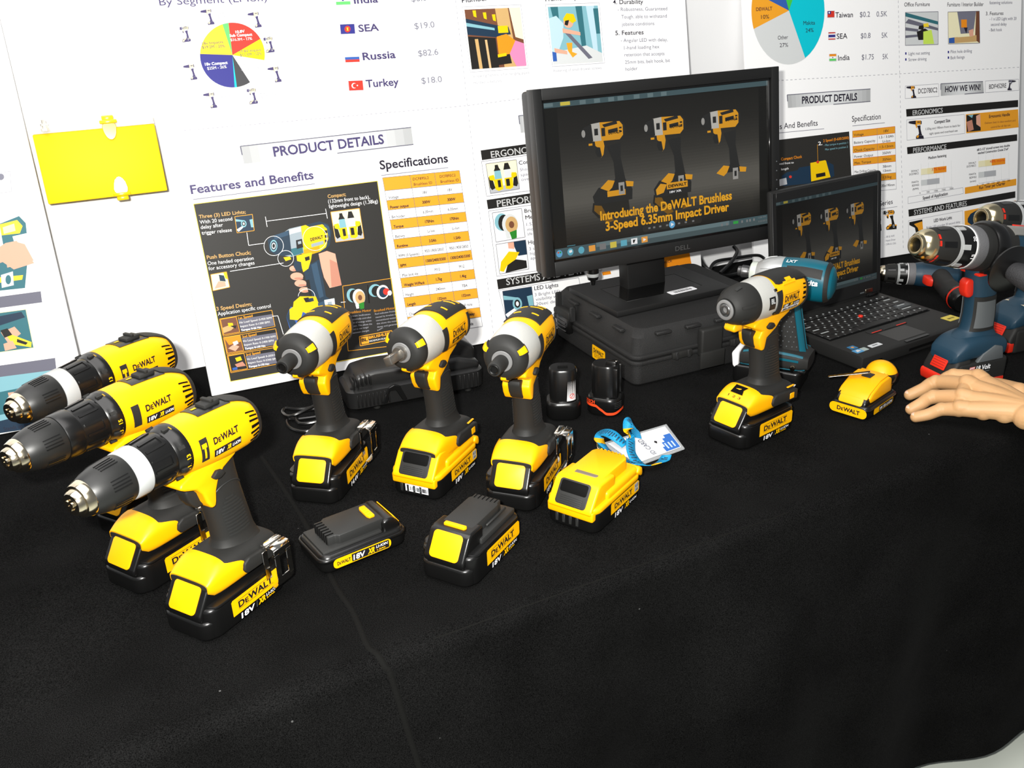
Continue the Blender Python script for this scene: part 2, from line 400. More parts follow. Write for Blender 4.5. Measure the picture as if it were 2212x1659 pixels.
FOOT = Body([(-.066, .057, .022, .010, .008, 4), (-.060, .058, .029, .0145, .013, 4), (-.03, .060, .0330, .0200, .0155, 3.4), (0, .060, .0330, .0215, .016, 3.2),
             (.024, .060, .0310, .0200, .0165, 3.4), (.0375, .0605, .0292, .0125, .016, 3.6), (.0468, .0605, .0275, .0045, .0075, 3.6)])
GRIP = Body([(.196, -.012, .0160, .028, .028, 2.4), (.165, -.013, .0160, .026, .028, 2.4), (.140, -.018, .0165, .0265, .0255, 2.3), (.110, -.0215, .0170, .0252, .0268, 2.3),
             (.090, -.0235, .0176, .0258, .0282, 2.3), (.080, -.0235, .0205, .030, .0310, 2.3), (.071, -.022, .0275, .038, .035, 2.6)], 'z')
def sstep(t): t = min(max(t, 0), 1); return t*t*(3-2*t)
def foot_and_grip(t, clip=False, side_mark=True, top_selector=False):
    mb = MB(); mb.add(*FOOT.mesh(nx=26, nt=44), BLK)
    mb.bm(extr([(-.060, .050), (-.060, .066), (-.010, .070), (-.002, .066), (.000, .058), (-.004, .052)], .030, .0375, .0022, 3), BLK)
    foot = mb.build('foot', t)
    mb = MB()
    def back(a):
        d = abs(math.degrees(a) - 90)
        return .018 - .022*sstep((d-48)/32) - .045*sstep((d-84)/20)
    mb.bm(FOOT.patch(back, .0462, R(-38), R(218), .0016, 12, 46, .002), YEL)
    mb.build('foot_cover', foot)
    if top_selector:
        mb = MB(); fz = lambda u, v: Vector((u, v, FOOT.pt(u, R(90)).z + .0024))
        put_poly(mb, [(.0235, -.012), (.0235, .010), (.0305, .007), (.0375, .010), (.0375, -.012)], HOLE, lambda u, v: fz(u, v*1.0))
        put_text(mb, '1 2 3', INKK, lambda u, v: Vector((.0400 - v, u, FOOT.pt(.0400 - v, R(90)).z+.0022)), -.012, -.003, .022, .003)
        mb.build('speed_selector', foot, flat=True)
    if clip:
        mb = MB()
        mb.bm(rbox(-.043, .0385, .0715, .026, .008, .0045, .001, 2), CHR)
        prof = [(.036, .0700), (.046, .0735), (.0535, .0720), (.0545, .060), (.0530, .0590), (.0515, .0695), (.046, .0715), (.036, .0682)]
        mb.bm(extr(prof, -.056, -.030, .0004, 1, 'yz'), CHR)
        for xa in (-.056, -.0375): mb.bm(rbox(xa+.0037, .0538, .0465, .0075, .0013, .034, .0005, 1), CHR)
        mb.bm(rbox(-.043, .0536, .0645, .026, .0013, .010, .0005, 1), CHR)
        prof = [(.0545, .034), (.0532, .024), (.0470, .017), (.0420, .018), (.0420, .0195), (.0465, .0187), (.0518, .025), (.0530, .034)]
        mb.bm(extr(prof, -.056, -.030, .0004, 1, 'yz'), CHR)
        mb.bm(extr([(.0385, .066), (.0385, .046), (.0400, .030), (.0412, .030), (.0400, .046), (.0400, .066)], -.034, -.026, .0004, 1, 'yz'), CHR)
        c = mb.build('belt_clip', t); plabel(c, 'chrome belt clip')
    elif side_mark:
        mb = MB(); mb.bm(rbox(-.0455, .0370, .0585, .010, .0022, .0095, .0006, 1), YEL); mb.bm(rbox(-.044, .0345, .0735, .016, .003, .0014, .0003, 1), YEL)
        mb.build('clip_socket', foot)
    mb = MB(); mb.add(*GRIP.mesh(nx=28, nt=36), BLK)
    g = mb.build('grip', t)
    mb = MB()
    for sg in (0, pi):
        for k in range(12):
            z = .094 + k*.0042; hw = R(34) if k < 9 else R(34 - (k-8)*7)
            mb.bm(GRIP.patch(z-.0011, z+.0011, sg-hw+R(8), sg+hw+R(2), .0007, 2, 10, .0008), DGR)
        edge = [(R(a), .146 + .012*sin(R((a+60)*1.6))) for a in range(-58, 46, 8)]
        mb.add(*tube([GRIP.pt(z, a + sg if sg == 0 else pi - a, .0002) for a, z in edge], .0009, 6), DGR)
    mb.build('grip_ribs', g)
    return foot, g
NECK = [(.026, .192), (.044, .186), (.0465, .181), (.040, .1765), (.026, .1705), (.0195, .162), (.0165, .150), (.0115, .1405), (.0055, .1405), (.0035, .146), (.001, .158), (-.004, .168), (-.014, .178), (-.034, .186), (-.034, .196)]
TRIG = [(.010, .169), (.0310, .1715), (.0325, .166), (.0300, .155), (.0245, .146), (.0200, .1425), (.010, .143)]
def neck_and_trigger(t, housing, dx=0.0):
    mb = MB(); mb.bm(extr([(x+dx*(z > .165), z) for x, z in NECK], -.0195, .0195, .004, 3), YEL); mb.build('trigger_guard', housing)
    mb = MB(); mb.bm(extr([(x + dx*.45*(x > .015), z) for x, z in TRIG], -.0085, .0085, .003, 3), BLK); mb.build('trigger', t)
    for sg in (1, -1):
        mb = MB()
        b = extr([(.006, .1765), (-.001, .1815), (-.008, .1800), (-.0115, .1745), (-.004, .1715), (.003, .1725)], .017, .0235, .001, 2)
        if sg < 0:
            for v in b.verts: v.co.y *= -1
            recalc(b)
        mb.bm(b, BLK)
        mb.build('direction_button', t)

DRILL_BODY = slim(Body([(-.0780, .2085, .013, .013, .013, 2.2), (-.0755, .209, .022, .022, .022, 2.2), (-.069, .211, .0295, .028, .030, 2.3), (-.050, .213, .0345, .0345, .0355, 2.5),
                   (-.02, .2145, .0355, .0365, .0365, 2.5), (.012, .2165, .0350, .0355, .036, 2.3), (.031, .2175, .0350, .035, .035, 2.0)]), .845)
def make_drill(label, band=True, hammer=True, numerals=('13', '11'), loc=(0, 0), yaw=0.0):
    t = thing('cordless_drill', label, 'drill', (loc[0], loc[1], TZ), yaw, 'yellow cordless drills on the left')
    zc = .2175
    mb = MB(); mb.add(*DRILL_BODY.mesh(nx=30, nt=48), YEL)
    h = mb.build('motor_housing', t)
    mb = MB()
    mb.bm(DRILL_BODY.patch(-.0777, lambda a: -.0665 + .010*sstep((abs(sin(a))-.80)/.15)*(1 if sin(a) > 0 else .2) + .016*sstep((sin(a)-.88)/.1), 0, 2*pi, .0018, 10, 60), BLK)
    mb.build('rear_cap', h)
    for sg in (1, -1):
        mb = MB()
        fn = side_fn(DRILL_BODY, .0195 if sg > 0 else .0105, .0006, sg)
        w = .010; sheet(mb, 0, .2025, w, .026, BLK, fn, 3, 8)
        if hammer:
            f2 = side_fn(DRILL_BODY, .0195 if sg > 0 else .0105, .0010, sg)
            sheet(mb, .0015, .2180, .0065, .005, YEL, f2, 3, 2); sheet(mb, .0038, .2060, .0024, .0125, YEL, f2, 1, 4)
        X = .0030 if sg > 0 else -.0330
        fn = side_fn(DRILL_BODY, X, .0007, sg); f2 = side_fn(DRILL_BODY, X, .0011, sg)
        logo(mb, INKK, fn, .001, .2160, .035, .0078, lines=False)
        sheet(mb, 0, .2010, .0375, .0085, INKK, fn, 8, 3)
        put_text(mb, '18V', INKW, f2, .002, .2030, .011, .005, .03, .1); put_text(mb, 'XR', INKY, f2, .0165, .2030, .006, .005, .05, .25); put_text(mb, 'LI-ION', INKW, f2, .0245, .2033, .0115, .0036, .02, .2)
        mb.build('brand_lettering', h, flat=True)
    for sg in (0, 1):
        mb = MB()
        for k, (a, x0, x1) in enumerate(((28, -.045, -.0635), (18, -.053, -.0650), (8, -.047, -.0655), (-2, -.053, -.0660), (-12, -.047, -.0655), (-22, -.055, -.0650), (-32, -.047, -.0635))):
            aa = R(a) if sg == 0 else pi - R(a)
            mb.bm(DRILL_BODY.patch(x1, x0 if k % 2 else x0-.004, aa-R(2.0), aa+R(2.0), .0006, 4, 2, .0005), HOLE)
        mb.build('air_vent', h)
    mb = MB(); mb.bm(DRILL_BODY.patch(-.043, .002, R(68), R(112), .0008, 8, 8), BPL)
    mb.bm(rbox(-.024, 0, .2468, .022, .016, .006, .002, 2), BLK); mb.bm(rbox(-.024, 0, .2507, .005, .016, .004, .0012, 2), BLK)
    put_text(mb, '1', INKY, lambda u, v: Vector((-.003-v, -.0035+u, DRILL_BODY.pt(-.003-v, pi/2).z+.0013)), 0, 0, .003, .007)
    mb.build('speed_switch', t)
    # chuck
    mb = MB()
    mb.add(*lathe(thin([(.0455, .028), (.0465, .0300), (.050, .0306), (.070, .0290), (.0765, .0283), (.0765, .02)], .885), zc, 56), BPL)
    fl = slim(Body([(.044, zc, .031, .031, .031, 2), (.076, zc, .0286, .0286, .0286, 2)]), .885)
    for k in range(7):
        a = 2*pi*k/7 + R(12)
        for da in (-R(13), R(13)): mb.bm(fl.patch(.0525, .0735, a+da-R(3), a+da+R(3), .0012, 4, 3, .001), BPL)
        mb.bm(fl.patch(.0505, .0530, a-R(15), a+R(15), .0011, 1, 8, .001), BPL)
    mb.add(*lathe(thin([(.0945, .020), (.0945, .0265), (.0970, .0272), (.118, .0258), (.128, .0235), (.134, .0212), (.136, .0200), (.136, .012)], .93), zc, 56), mat('smooth_black_sleeve', (.0085, .0088, .0085), .42, spec=.45))
    fl = slim(Body([(.096, zc, .0272, .0272, .0272, 2), (.118, zc, .0258, .0258, .0258, 2), (.13, zc, .0230, .0230, .0230, 2)]), .93)
    for k in range(6):
        a = 2*pi*k/6 + R(20)
        for da in (-R(12), -R(4), R(4), R(12)): mb.bm(fl.patch(.1010, .1200, a+da-R(1.3), a+da+R(1.3), .0007, 4, 2, .0006), BPL)
    c = mb.build('chuck', t)
    mb = MB(); mb.add(*lathe(thin([(.0760, .026), (.0765, .0287), (.078, .0292), (.0925, .0284), (.0942, .0277), (.0945, .025)], .91), zc, 56), SIL if band else BPL)
    o = mb.build('chuck_band', c)
    if band: plabel(o, 'silver grey chuck band')
    mb = MB(); mb.add(*lathe(thin([(.135, .0165), (.136, .0196), (.1375, .0200), (.1430, .0178), (.1445, .0170), (.1448, .0140), (.1490, .0130), (.1510, .0115), (.1512, .0060), (.1480, .0052), (.1440, .004), (.1440, .0)], .95), zc, 40), STE)
    for k in range(3):
        a = 2*pi*k/3 + .4; mb.add(*tube([(.146, .0042*cos(a), zc+.0042*sin(a)), (.1530, .0034*cos(a), zc+.0034*sin(a))], .0026, 8), STE)
    o = mb.build('chuck_jaws', c); plabel(o, 'polished steel chuck nose')
    mb = MB(); mb.add(*lathe(thin([(.029, .030), (.029, .0345), (.0305, .0352), (.0375, .0348), (.039, .0335), (.0435, .0328), (.0460, .0312), (.0465, .027)], .85), zc, 56), BPL)
    col = mb.build('torque_collar', t)
    cl = slim(Body([(.028, zc, .0350, .0350, .0350, 2), (.046, zc, .0340, .0340, .0340, 2)]), .85)
    mb = MB()
    for k, s_ in enumerate((numerals[0], '.', numerals[1])):
        a0 = R(2 - k*13); hh = .0048
        ff = lambda u, v, a0=a0: cl.pt(.0405 - v, a0 + u/.030, .0006)
        put_text(mb, s_, INKY, lambda u, v, a0=a0: cl.pt(.0335 + v, a0 + u/.030, .0006), -.003, 0, .0055 if s_ != '.' else .0012, hh if s_ != '.' else .0012, .02)
    put_text(mb, 'max', INKY, lambda u, v: cl.pt(.0345 + v, R(74) + u/.030, .0006), -.003, 0, .005, .002)
    mb.build('torque_numeral', col, flat=True)
    for a in (25, -25, 75, 125, 155, 205, 255, 300): mb = MB(); mb.bm(cl.patch(.0365, .0440, R(a)-R(3.5), R(a)+R(3.5), .0016, 3, 3), BLK); mb.build('collar_rib', col)
    neck_and_trigger(t, h)
    foot_and_grip(t, clip=True)
    battery_full(t, False, '18V')
    return t

IMP_BODY = Body([(-.0870, .2125, .009, .009, .009, 2.1), (-.0845, .2125, .018, .018, .018, 2.1), (-.076, .213, .0260, .0250, .0250, 2.3), (-.05, .2140, .0298, .0300, .0295, 2.4),
                 (-.012, .2145, .0308, .0308, .0305, 2.3), (.006, .2145, .0306, .0306, .0304, 2.05)])
def make_impact(label, tip='hex', battery='full', volts='18V', clip=True, loc=(0, 0), yaw=0.0):
    t = thing('impact_driver', label, 'impact driver', (loc[0], loc[1], TZ), yaw, 'yellow impact drivers with silver gear cases')
    zc = .2145
    mb = MB(); mb.add(*IMP_BODY.mesh(nx=26, nt=48), YEL); h = mb.build('motor_housing', t)
    mb = MB(); mb.bm(IMP_BODY.patch(lambda a: -.0835 + .006*sstep((abs(math.degrees(a)-90)-35)/20), -.014, R(40), R(140), .0016, 12, 20), BLK)
    pan = mb.build('top_panel', h)
    for x, a0, a1 in ((-.030, 60, 78), (-.056, 64, 92), (-.056, 98, 116), (-.068, 62, 84), (-.030, 98, 116)):
        mb = MB(); mb.bm(IMP_BODY.patch(x-.0012, x+.0012, R(a0), R(a1), .0022, 2, 8), YEL); mb.build('panel_slit', pan)
    for sg in (0, 1):
        mb = MB()
        f = (lambda a: a) if sg == 0 else (lambda a: pi - a)
        a0, a1 = sorted((f(R(28)), f(R(-40)))); mb.bm(IMP_BODY.patch(-.073, -.066, a0, a1, .0014, 3, 12), BLK)
        mb.build('side_bumper', h); mb = MB()
        a0, a1 = sorted((f(R(24)), f(R(-34)))); mb.bm(IMP_BODY.patch(-.006, .005, a0, a1, .0016, 3, 12), BLK)
        mb.build('side_bumper', h)
    for sg in (1, -1):
        mb = MB()
        X = -.018 if sg > 0 else -.058
        fn = side_fn(IMP_BODY, X, .0007, sg); f2 = side_fn(IMP_BODY, X, .0011, sg)
        logo(mb, INKK, fn, .001, .2100, .037, .0085, lines=True, bold=.03)
        sheet(mb, 0, .2005, .040, .0060, INKK, fn, 8, 2)
        put_text(mb, volts, LABY, f2, .003, .2018, .010, .0036, .02); put_text(mb, 'XR LI-ION', LABY, f2, .016, .2018, .02, .0034, .02)
        mb.build('brand_lettering', h, flat=True)
    mb = MB(); mb.add(*lathe([(.001, .026), (.001, .0308), (.006, .0315), (.020, .0313), (.032, .0302), (.042, .0285), (.049, .0268), (.050, .02)], zc, 56), ALU)
    g = mb.build('gear_case', t); plabel(g, 'silver cast gear case')
    mb = MB(); mb.add(*lathe([(.043, .024), (.044, .0288), (.047, .0294), (.052, .0286), (.0565, .0262), (.0600, .0226), (.0615, .0190), (.0620, .0145), (.061, .0130), (.061, .010)], zc, 56), BLK)
    bmp = mb.build('nose_bumper', t)
    nb = Body([(.044, zc, .0288, .0288, .0288, 2), (.047, zc, .0294, .0294, .0294, 2), (.052, zc, .0286, .0286, .0286, 2), (.0565, zc, .0262, .0262, .0262, 2), (.0600, zc, .0226, .0226, .0226, 2)])
    for a in (28, 150, 268):
        mb = MB(); mb.bm(nb.patch(.0465, .0585, R(a)-R(12), R(a)+R(12), .0016, 5, 6), BLK)
        mb.bm(nb.patch(.0505, .0590, R(a)-R(8), R(a)+R(8), .0030, 5, 6), YEL)
        o = mb.build('work_light', bmp); plabel(o, 'small yellow light bump')
    mb = MB(); mb.add(*lathe([(.061, .009), (.0612, .0133), (.0628, .0138), (.0638, .0132), (.0638, .009)], zc, 48), mat('zinc_grey', (.20, .20, .20), .45, metal=.3)); mb.build('front_ring', bmp)
    if tip == 'hex':
        mb = MB(); mb.add(*lathe([(.062, .0092), (.068, .0097), (.082, .0094), (.0895, .0090), (.0905, .0082), (.0905, .0060), (.086, .005), (.086, 0)], zc, 40), BLK)
        mb.add(*lathe([(.0895, .0072), (.0912, .0068), (.0916, .0058), (.0910, .0044), (.0870, .0036), (.0865, 0)], zc, 32), BPL)
        mb.build('bit_holder', t)
    else:
        am = mat('anvil_steel', (.30, .285, .26), .32, metal=.9)
        mb = MB(); mb.add(*lathe([(.062, .0098), (.066, .0100), (.070, .0092), (.070, 0)], zc, 32), am)
        b = rbox(.0815, 0, zc, .0270, .0112, .0112, .0014, 2); 
        for v in b.verts:
            q = Vector((v.co.y, v.co.z-zc)); a = R(20); v.co.y = q.x*cos(a)-q.y*sin(a); v.co.z = zc + q.x*sin(a)+q.y*cos(a)
        mb.bm(b, am); mb.bm(rbox(.088, .0, zc+.0058, .005, .002, .002, 0.0005, 1), am)
        o = mb.build('square_anvil', t); plabel(o, 'square steel drive anvil')
    neck_and_trigger(t, h, -.014)
    foot_and_grip(t, clip=clip, side_mark=True)
    bt = battery_full(t, False, volts) if battery == 'full' else battery_yellow(t, False)
    if battery == 'yellow':
        mb = MB(); bx = rbox(.0630, .004, .014, .0006, .036, .011, .0002, 1); mb.bm(bx, INKW)
        for k in range(13):
            w = random.choice((.0006, .0012, .0018)); mb.bm(rbox(.0634, -.006+k*.0022, .0135, .0003, w, .006, 0), GRY if k < 8 else INKK)
        o = mb.build('barcode_sticker', bt); plabel(o, 'white barcode sticker')
    return t

BL_BODY = Body([(-.0860, .2115, .009, .009, .009, 2.1), (-.0830, .2115, .0185, .0185, .0185, 2.2), (-.0755, .2130, .0265, .0260, .0255, 2.4), (-.055, .2140, .0295, .0300, .0298, 2.5),
                (-.018, .2145, .0305, .0306, .0304, 2.4), (.000, .2145, .0306, .0306, .0304, 2.1)])
def make_brushless(label, loc, yaw):
    t = thing('impact_driver', label, 'impact driver', (loc[0], loc[1], TZ), yaw)
    zc = .2145
    mb = MB(); mb.add(*BL_BODY.mesh(nx=26, nt=48), YEL); h = mb.build('motor_housing', t)
    mb = MB(); mb.bm(BL_BODY.patch(lambda a: -.0840, lambda a: -.0715 + .066*sstep((sin(a)-.62)/.08), R(-50), R(230), .0018, 14, 60), BLK)
    mb.bm(BL_BODY.patch(-.0858, -.078, 0, 2*pi, .0012, 6, 48), BLK)
    mb.build('rear_cap', h)
    mb = MB()
    mb.bm(BL_BODY.patch(-.045, -.018, R(36), R(46), .0020, 6, 4), YEL); mb.bm(BL_BODY.patch(-.037, -.026, R(44), R(56), .0030, 4, 4), YEL)
    mb.build('housing_tab', h)
    for sg in (0, 1):
        mb = MB(); a0, a1 = (R(-36), R(26)) if sg == 0 else (pi-R(26), pi+R(36)); mb.bm(BL_BODY.patch(-.011, -.001, a0, a1, .0018, 3, 12), BLK); mb.build('side_bumper', h)
    for sg in (1, -1):
        mb = MB()
        X = -.0155 if sg > 0 else -.058
        fn = side_fn(BL_BODY, X, .0007, sg); f2 = side_fn(BL_BODY, X, .0011, sg)
        logo(mb, INKK, fn, .002, .2110, .0335, .0085, lines=True)
        sheet(mb, 0, .2015, .039, .0056, INKK, fn, 8, 2); sheet(mb, 0, .1958, .039, .0056, INKW, fn, 8, 2)
        put_text(mb, '18V', INKW, f2, .002, .2028, .010, .0038, .03); put_text(mb, 'XR', INKY, f2, .015, .2028, .007, .0038, .05, .2); put_text(mb, 'LI-ION', INKW, f2, .0245, .2030, .012, .003, .02)
        put_text(mb, 'BRUSHLESS', INKK, f2, .002, .1968, .034, .0034, .04)
        mb.build('brand_lettering', h, flat=True)
    for sg in (0, 1):
        mb = MB()
        for a in (22, 11, 0, -11): 
            aa = R(a) if sg == 0 else pi - R(a)
            mb.bm(BL_BODY.patch(-.0690, -.0625, aa-R(2.2), aa+R(2.2), .0008, 3, 2), HOLE)
        mb.build('air_vent', h)
    mb = MB(); mb.add(*lathe([(-.003, .026), (-.003, .0310), (.004, .0314), (.016, .0308), (.028, .0296), (.034, .0286), (.035, .024)], zc, 56), ALU)
    g = mb.build('gear_case', t); plabel(g, 'silver cast gear case')
    gc = Body([(-.004, zc, .0314, .0314, .0314, 2), (.03, zc, .0296, .0296, .0296, 2)])
    mb = MB()
    for a in (R(2), pi-R(2)): mb.bm(gc.patch(.0045, .0165, a-R(17), a+R(17), .0010, 4, 10), BPL); mb.bm(gc.patch(.0065, .0145, a-R(1), a+R(12), .0014, 3, 6), DGR)
    ft = lambda u, v: gc.pt(.0145-u, R(2) + v/.031, .0018); put_text(mb, 'BL', SIL, ft, 0, 0, .008, .0072, .04)
    mb.build('motor_badge', g)
    for x, a in ((.001, 33), (.001, -31), (.001, 147), (.001, 211)):
        mb = MB(); mb.bm(gc.patch(x-.002, x+.0025, R(a)-R(3.5), R(a)+R(3.5), .0022, 3, 4), BPL); mb.build('case_screw', g)
    mb = MB(); mb.add(*lathe([(.031, .024), (.031, .0292), (.034, .0300), (.046, .0290), (.058, .0262), (.066, .0225), (.071, .0185), (.0725, .0160), (.071, .010)], zc, 56), BLK)
    nb_ = mb.build('nose_bumper', t)
    nb = Body([(.034, zc, .0300, .0300, .0300, 2), (.046, zc, .0290, .0290, .0290, 2), (.058, zc, .0262, .0262, .0262, 2), (.066, zc, .0225, .0225, .0225, 2)])
    mb = MB()
    for a in (80, -40, 200): mb.bm(nb.patch(.050, .060, R(a)-R(5), R(a)+R(5), .0012, 4, 5), DGR)
    for a in (14, 135, 255): mb.bm(nb.patch(.045, .066, R(a)-R(5), R(a)+R(3), .0012, 5, 4), BLK)
    mb.build('work_light', nb_)
    mb = MB(); mb.add(*lathe([(.071, .009), (.0745, .0146), (.0760, .0142), (.0765, .0134), (.0765, .0102), (.074, .0094)], zc, 44), mat('zinc_grey', ())); o = mb.build('front_ring', nb_)
    mb = MB(); mb.add(*lathe([(.072, .0105), (.0755, .0092), (.0770, .0072), (.0770, .0048), (.073, .0038), (.070, 0)], zc, 36), mat('dark_steel', (.12, .12, .12), .3, metal=.8)); mb.build('bit_holder', t)
    mb = MB(); mb.bm(extr([(.066, .1835), (.062, .1790), (.048, .1790), (.043, .1840), (.050, .1910), (.062, .1920)], -.0095, .0095, .003, 3), YEL); mb.build('bit_release', t)
    neck_and_trigger(t, h, -.014)
    foot_and_grip(t, clip=False, side_mark=True, top_selector=True)
    battery_full(t, False, '18V')
    return t
# ================================================================== the setting: table, cloth, wall, floor
def ray(px): return _f + (px[0]-PW/2)/FPX*_r - (px[1]-PH/2)/FPX*_u
def on_table(px, z=0.0):
    d = ray(px); return EYE + d*((TZ+z-EYE.z)/d.z)
class Plane:
    """a flat board: origin at its lower left, h to the right, u up the board"""
    def __init__(s, o, yaw, lean):
        y, l = R(yaw), R(lean); s.yaw = y; s.lean = l; s.o = Vector(o)
        s.h = Vector((cos(y), sin(y), 0)); s.u = Vector((-sin(y)*sin(l), cos(y)*sin(l), cos(l))); s.n = s.h.cross(s.u)
    def uv(s, px):
        d = ray(px); p = EYE + d*((s.o-EYE).dot(s.n)/d.dot(s.n)) - s.o
        return (p.dot(s.h), p.dot(s.u))
    def matrix(s):
        m = Matrix.Identity(4)
        for i in range(3): m[i][0] = s.h[i]; m[i][1] = s.u[i]; m[i][2] = s.n[i]; m[i][3] = s.o[i]
        return m
EA = R(26); EE = Vector((cos(EA), sin(EA), 0)); EP = Vector((-sin(EA), cos(EA), 0)); E0 = Vector((-.2, .738, TZ))
WALL_T = 0.16
def velvet():
    m = bpy.data.materials.new('black_velvet'); m.use_nodes = True; nt = m.node_tree; b = nt.nodes['Principled BSDF']
    N = nt.nodes.new; L = nt.links.new
    tc = N('ShaderNodeTexCoord')
    n1 = N('ShaderNodeTexNoise'); n1.inputs['Scale'].default_value = 900; n1.inputs['Detail'].default_value = 2
    n2 = N('ShaderNodeTexNoise'); n2.inputs['Scale'].default_value = 9; n2.inputs['Detail'].default_value = 5
    L(tc.outputs['Object'], n1.inputs['Vector']); L(tc.outputs['Object'], n2.inputs['Vector'])
    r1 = N('ShaderNodeMapRange'); r1.inputs[1].default_value = .3; r1.inputs[2].default_value = .75; r1.inputs[3].default_value = .0015; r1.inputs[4].default_value = .0105
    L(n1.outputs['Fac'], r1.inputs[0])
    r2 = N('ShaderNodeMapRange'); r2.inputs[1].default_value = .3; r2.inputs[2].default_value = .7; r2.inputs[3].default_value = .75; r2.inputs[4].default_value = 1.25
    L(n2.outputs['Fac'], r2.inputs[0])
    mu = N('ShaderNodeMath'); mu.operation = 'MULTIPLY'; L(r1.outputs[0], mu.inputs[0]); L(r2.outputs[0], mu.inputs[1])
    v = N('ShaderNodeTexVoronoi'); v.inputs['Scale'].default_value = 42; L(tc.outputs['Object'], v.inputs['Vector'])     # white lint
    lt = N('ShaderNodeMath'); lt.operation = 'LESS_THAN'; L(v.outputs['Distance'], lt.inputs[0])
    sep = N('ShaderNodeSeparateColor'); L(v.outputs['Color'], sep.inputs[0])
    mm = N('ShaderNodeMapRange'); mm.inputs[1].default_value = .80; mm.inputs[2].default_value = 1.0; mm.inputs[3].default_value = 0; mm.inputs[4].default_value = .055; L(sep.outputs[0], mm.inputs[0]); L(mm.outputs[0], lt.inputs[1])
    ml = N('ShaderNodeMath'); ml.operation = 'MULTIPLY'; ml.inputs[1].default_value = .075; L(lt.outputs[0], ml.inputs[0])
    ad = N('ShaderNodeMath'); L(mu.outputs[0], ad.inputs[0]); L(ml.outputs[0], ad.inputs[1])
    cb = N('ShaderNodeCombineColor'); [L(ad.outputs[0], cb.inputs[i]) for i in range(3)]
    L(cb.outputs[0], b.inputs['Base Color'])
    b.inputs['Roughness'].default_value = 1; b.inputs['Specular IOR Level'].default_value = 0.0
    b.inputs['Sheen Weight'].default_value = 0.012; b.inputs['Sheen Roughness'].default_value = .35
    bp = N('ShaderNodeBump'); bp.inputs['Strength'].default_value = .6; bp.inputs['Distance'].default_value = .001; L(n1.outputs['Fac'], bp.inputs['Height']); L(bp.outputs['Normal'], b.inputs['Normal'])
    MATS['black_velvet'] = m
    return m
VEL = velvet()
def cloth_point(s, t):
    """s along the table edge, t back from the edge; t < 0 hangs down in front"""
    if t >= 0.02:
        z = .0016*noise.noise(Vector((s*3.1, t*4.0, .3))) * min(1, (t-.02)/.1)
        z -= .0012
        return E0 + EE*s + EP*t + Vector((0, 0, min(z, -.0002)))
    r = .020
    if t > -.0114:
        a = (0.02-t)/.0314*(pi/2)
        return E0 + EE*s + EP*(.02 - r*sin(a)) + Vector((0, 0, -r*(1-cos(a)) - .0012))
    d = -.0114 - t
    k = min(1, d/.25)
    w = .020*k*(sin(s*11 + .7*sin(s*3)) + .6*sin(s*23+1.3) + .35*noise.noise(Vector((s*6, d*2, 1.7))))
    return E0 + EE*s + EP*(-.02*k - w - .0*d) + Vector((0, 0, -r - .0012 - d))
ss = [-1.6 + i*.02 for i in range(190)]
HEM = TZ - .02 - .104
def back_limit(s):                       # the cloth ends at the foot of the wall
    w = WP.o - WP.n*WALL_T; a = E0 + EE*s
    return (w - a).dot(WP.n)/EP.dot(WP.n) - .003
WP = Plane(Vector((-.5219, 1.4624, TZ)), 24.4, 0)
ts = [1.02 - i*.03 for i in range(34)] + [.02 - i*.0314/8 for i in range(1, 9)] + [-.0114 - HEM*i/26 for i in range(1, 27)]
vs = [cloth_point(s, t if t < .05 else .03 + (t-.03)/.99*(back_limit(s)-.03)) for t in ts for s in ss]; n = len(ss)
mb = MB(); mb.add(vs, [[j*n+i, (j+1)*n+i, (j+1)*n+i+1, j*n+i+1] for j in range(len(ts)-1) for i in range(n-1)], VEL)
cloth = mb.build('tablecloth', sharp=80)
tag(cloth, 'black velvet tablecloth covering the display table and hanging down in front', 'tablecloth')
# sewn seam that runs over the table and down the front
def st(px):
    q = on_table(px) - E0; return (q.dot(EE), q.dot(EP))
seam_st = [st(p) for p in ((565, 985), (610, 1050), (660, 1130), (722, 1258), (762, 1320), (792, 1390))]
s_e = seam_st[-1][0]
seam_st += [(s_e+.004, .02), (s_e+.008, 0), (s_e+.012, -.0114), (s_e+.02, -.08), (s_e+.03, -.17), (s_e+.034, -.30), (s_e+.03, -.45)]
sp = [Vector((a, b2, 0)) for a, b2 in seam_st]; sp = spline(sp, 8)
def seam_ring(w, hgt):
    vs = []; fs = []
    for i, q in enumerate(sp):
        p0, p1 = sp[max(i-1, 0)], sp[min(i+1, len(sp)-1)]; d = (p1-p0).normalized(); nn = Vector((-d.y, d.x, 0))
        for k, (o_, hh) in enumerate(((-w, -.001), (-w*.5, hgt*.8), (0, hgt), (w*.5, hgt*.8), (w, -.001))):
            c = cloth_point(q.x + nn.x*o_, q.y + nn.y*o_)
            up = Vector((0, 0, 1)) if q.y > .02 else (-EP if q.y < -.0114 else (Vector((0, 0, 1)) - EP).normalized())
            vs.append(c + up*(hh + .0004*(1 if k in (1, 2, 3) else 0)*sin(i*9)))
    for i in range(len(sp)-1):
        for k in range(4): fs.append([i*5+k, i*5+k+1, (i+1)*5+k+1, (i+1)*5+k])
    return vs, fs
mb = MB(); mb.add(*seam_ring(.0042, .0018), mat('velvet_seam', (.0055, .0055, .0052), .9, spec=.05, bump=.5, bscale=600))
seam = mb.build('seam', cloth, sharp=80)
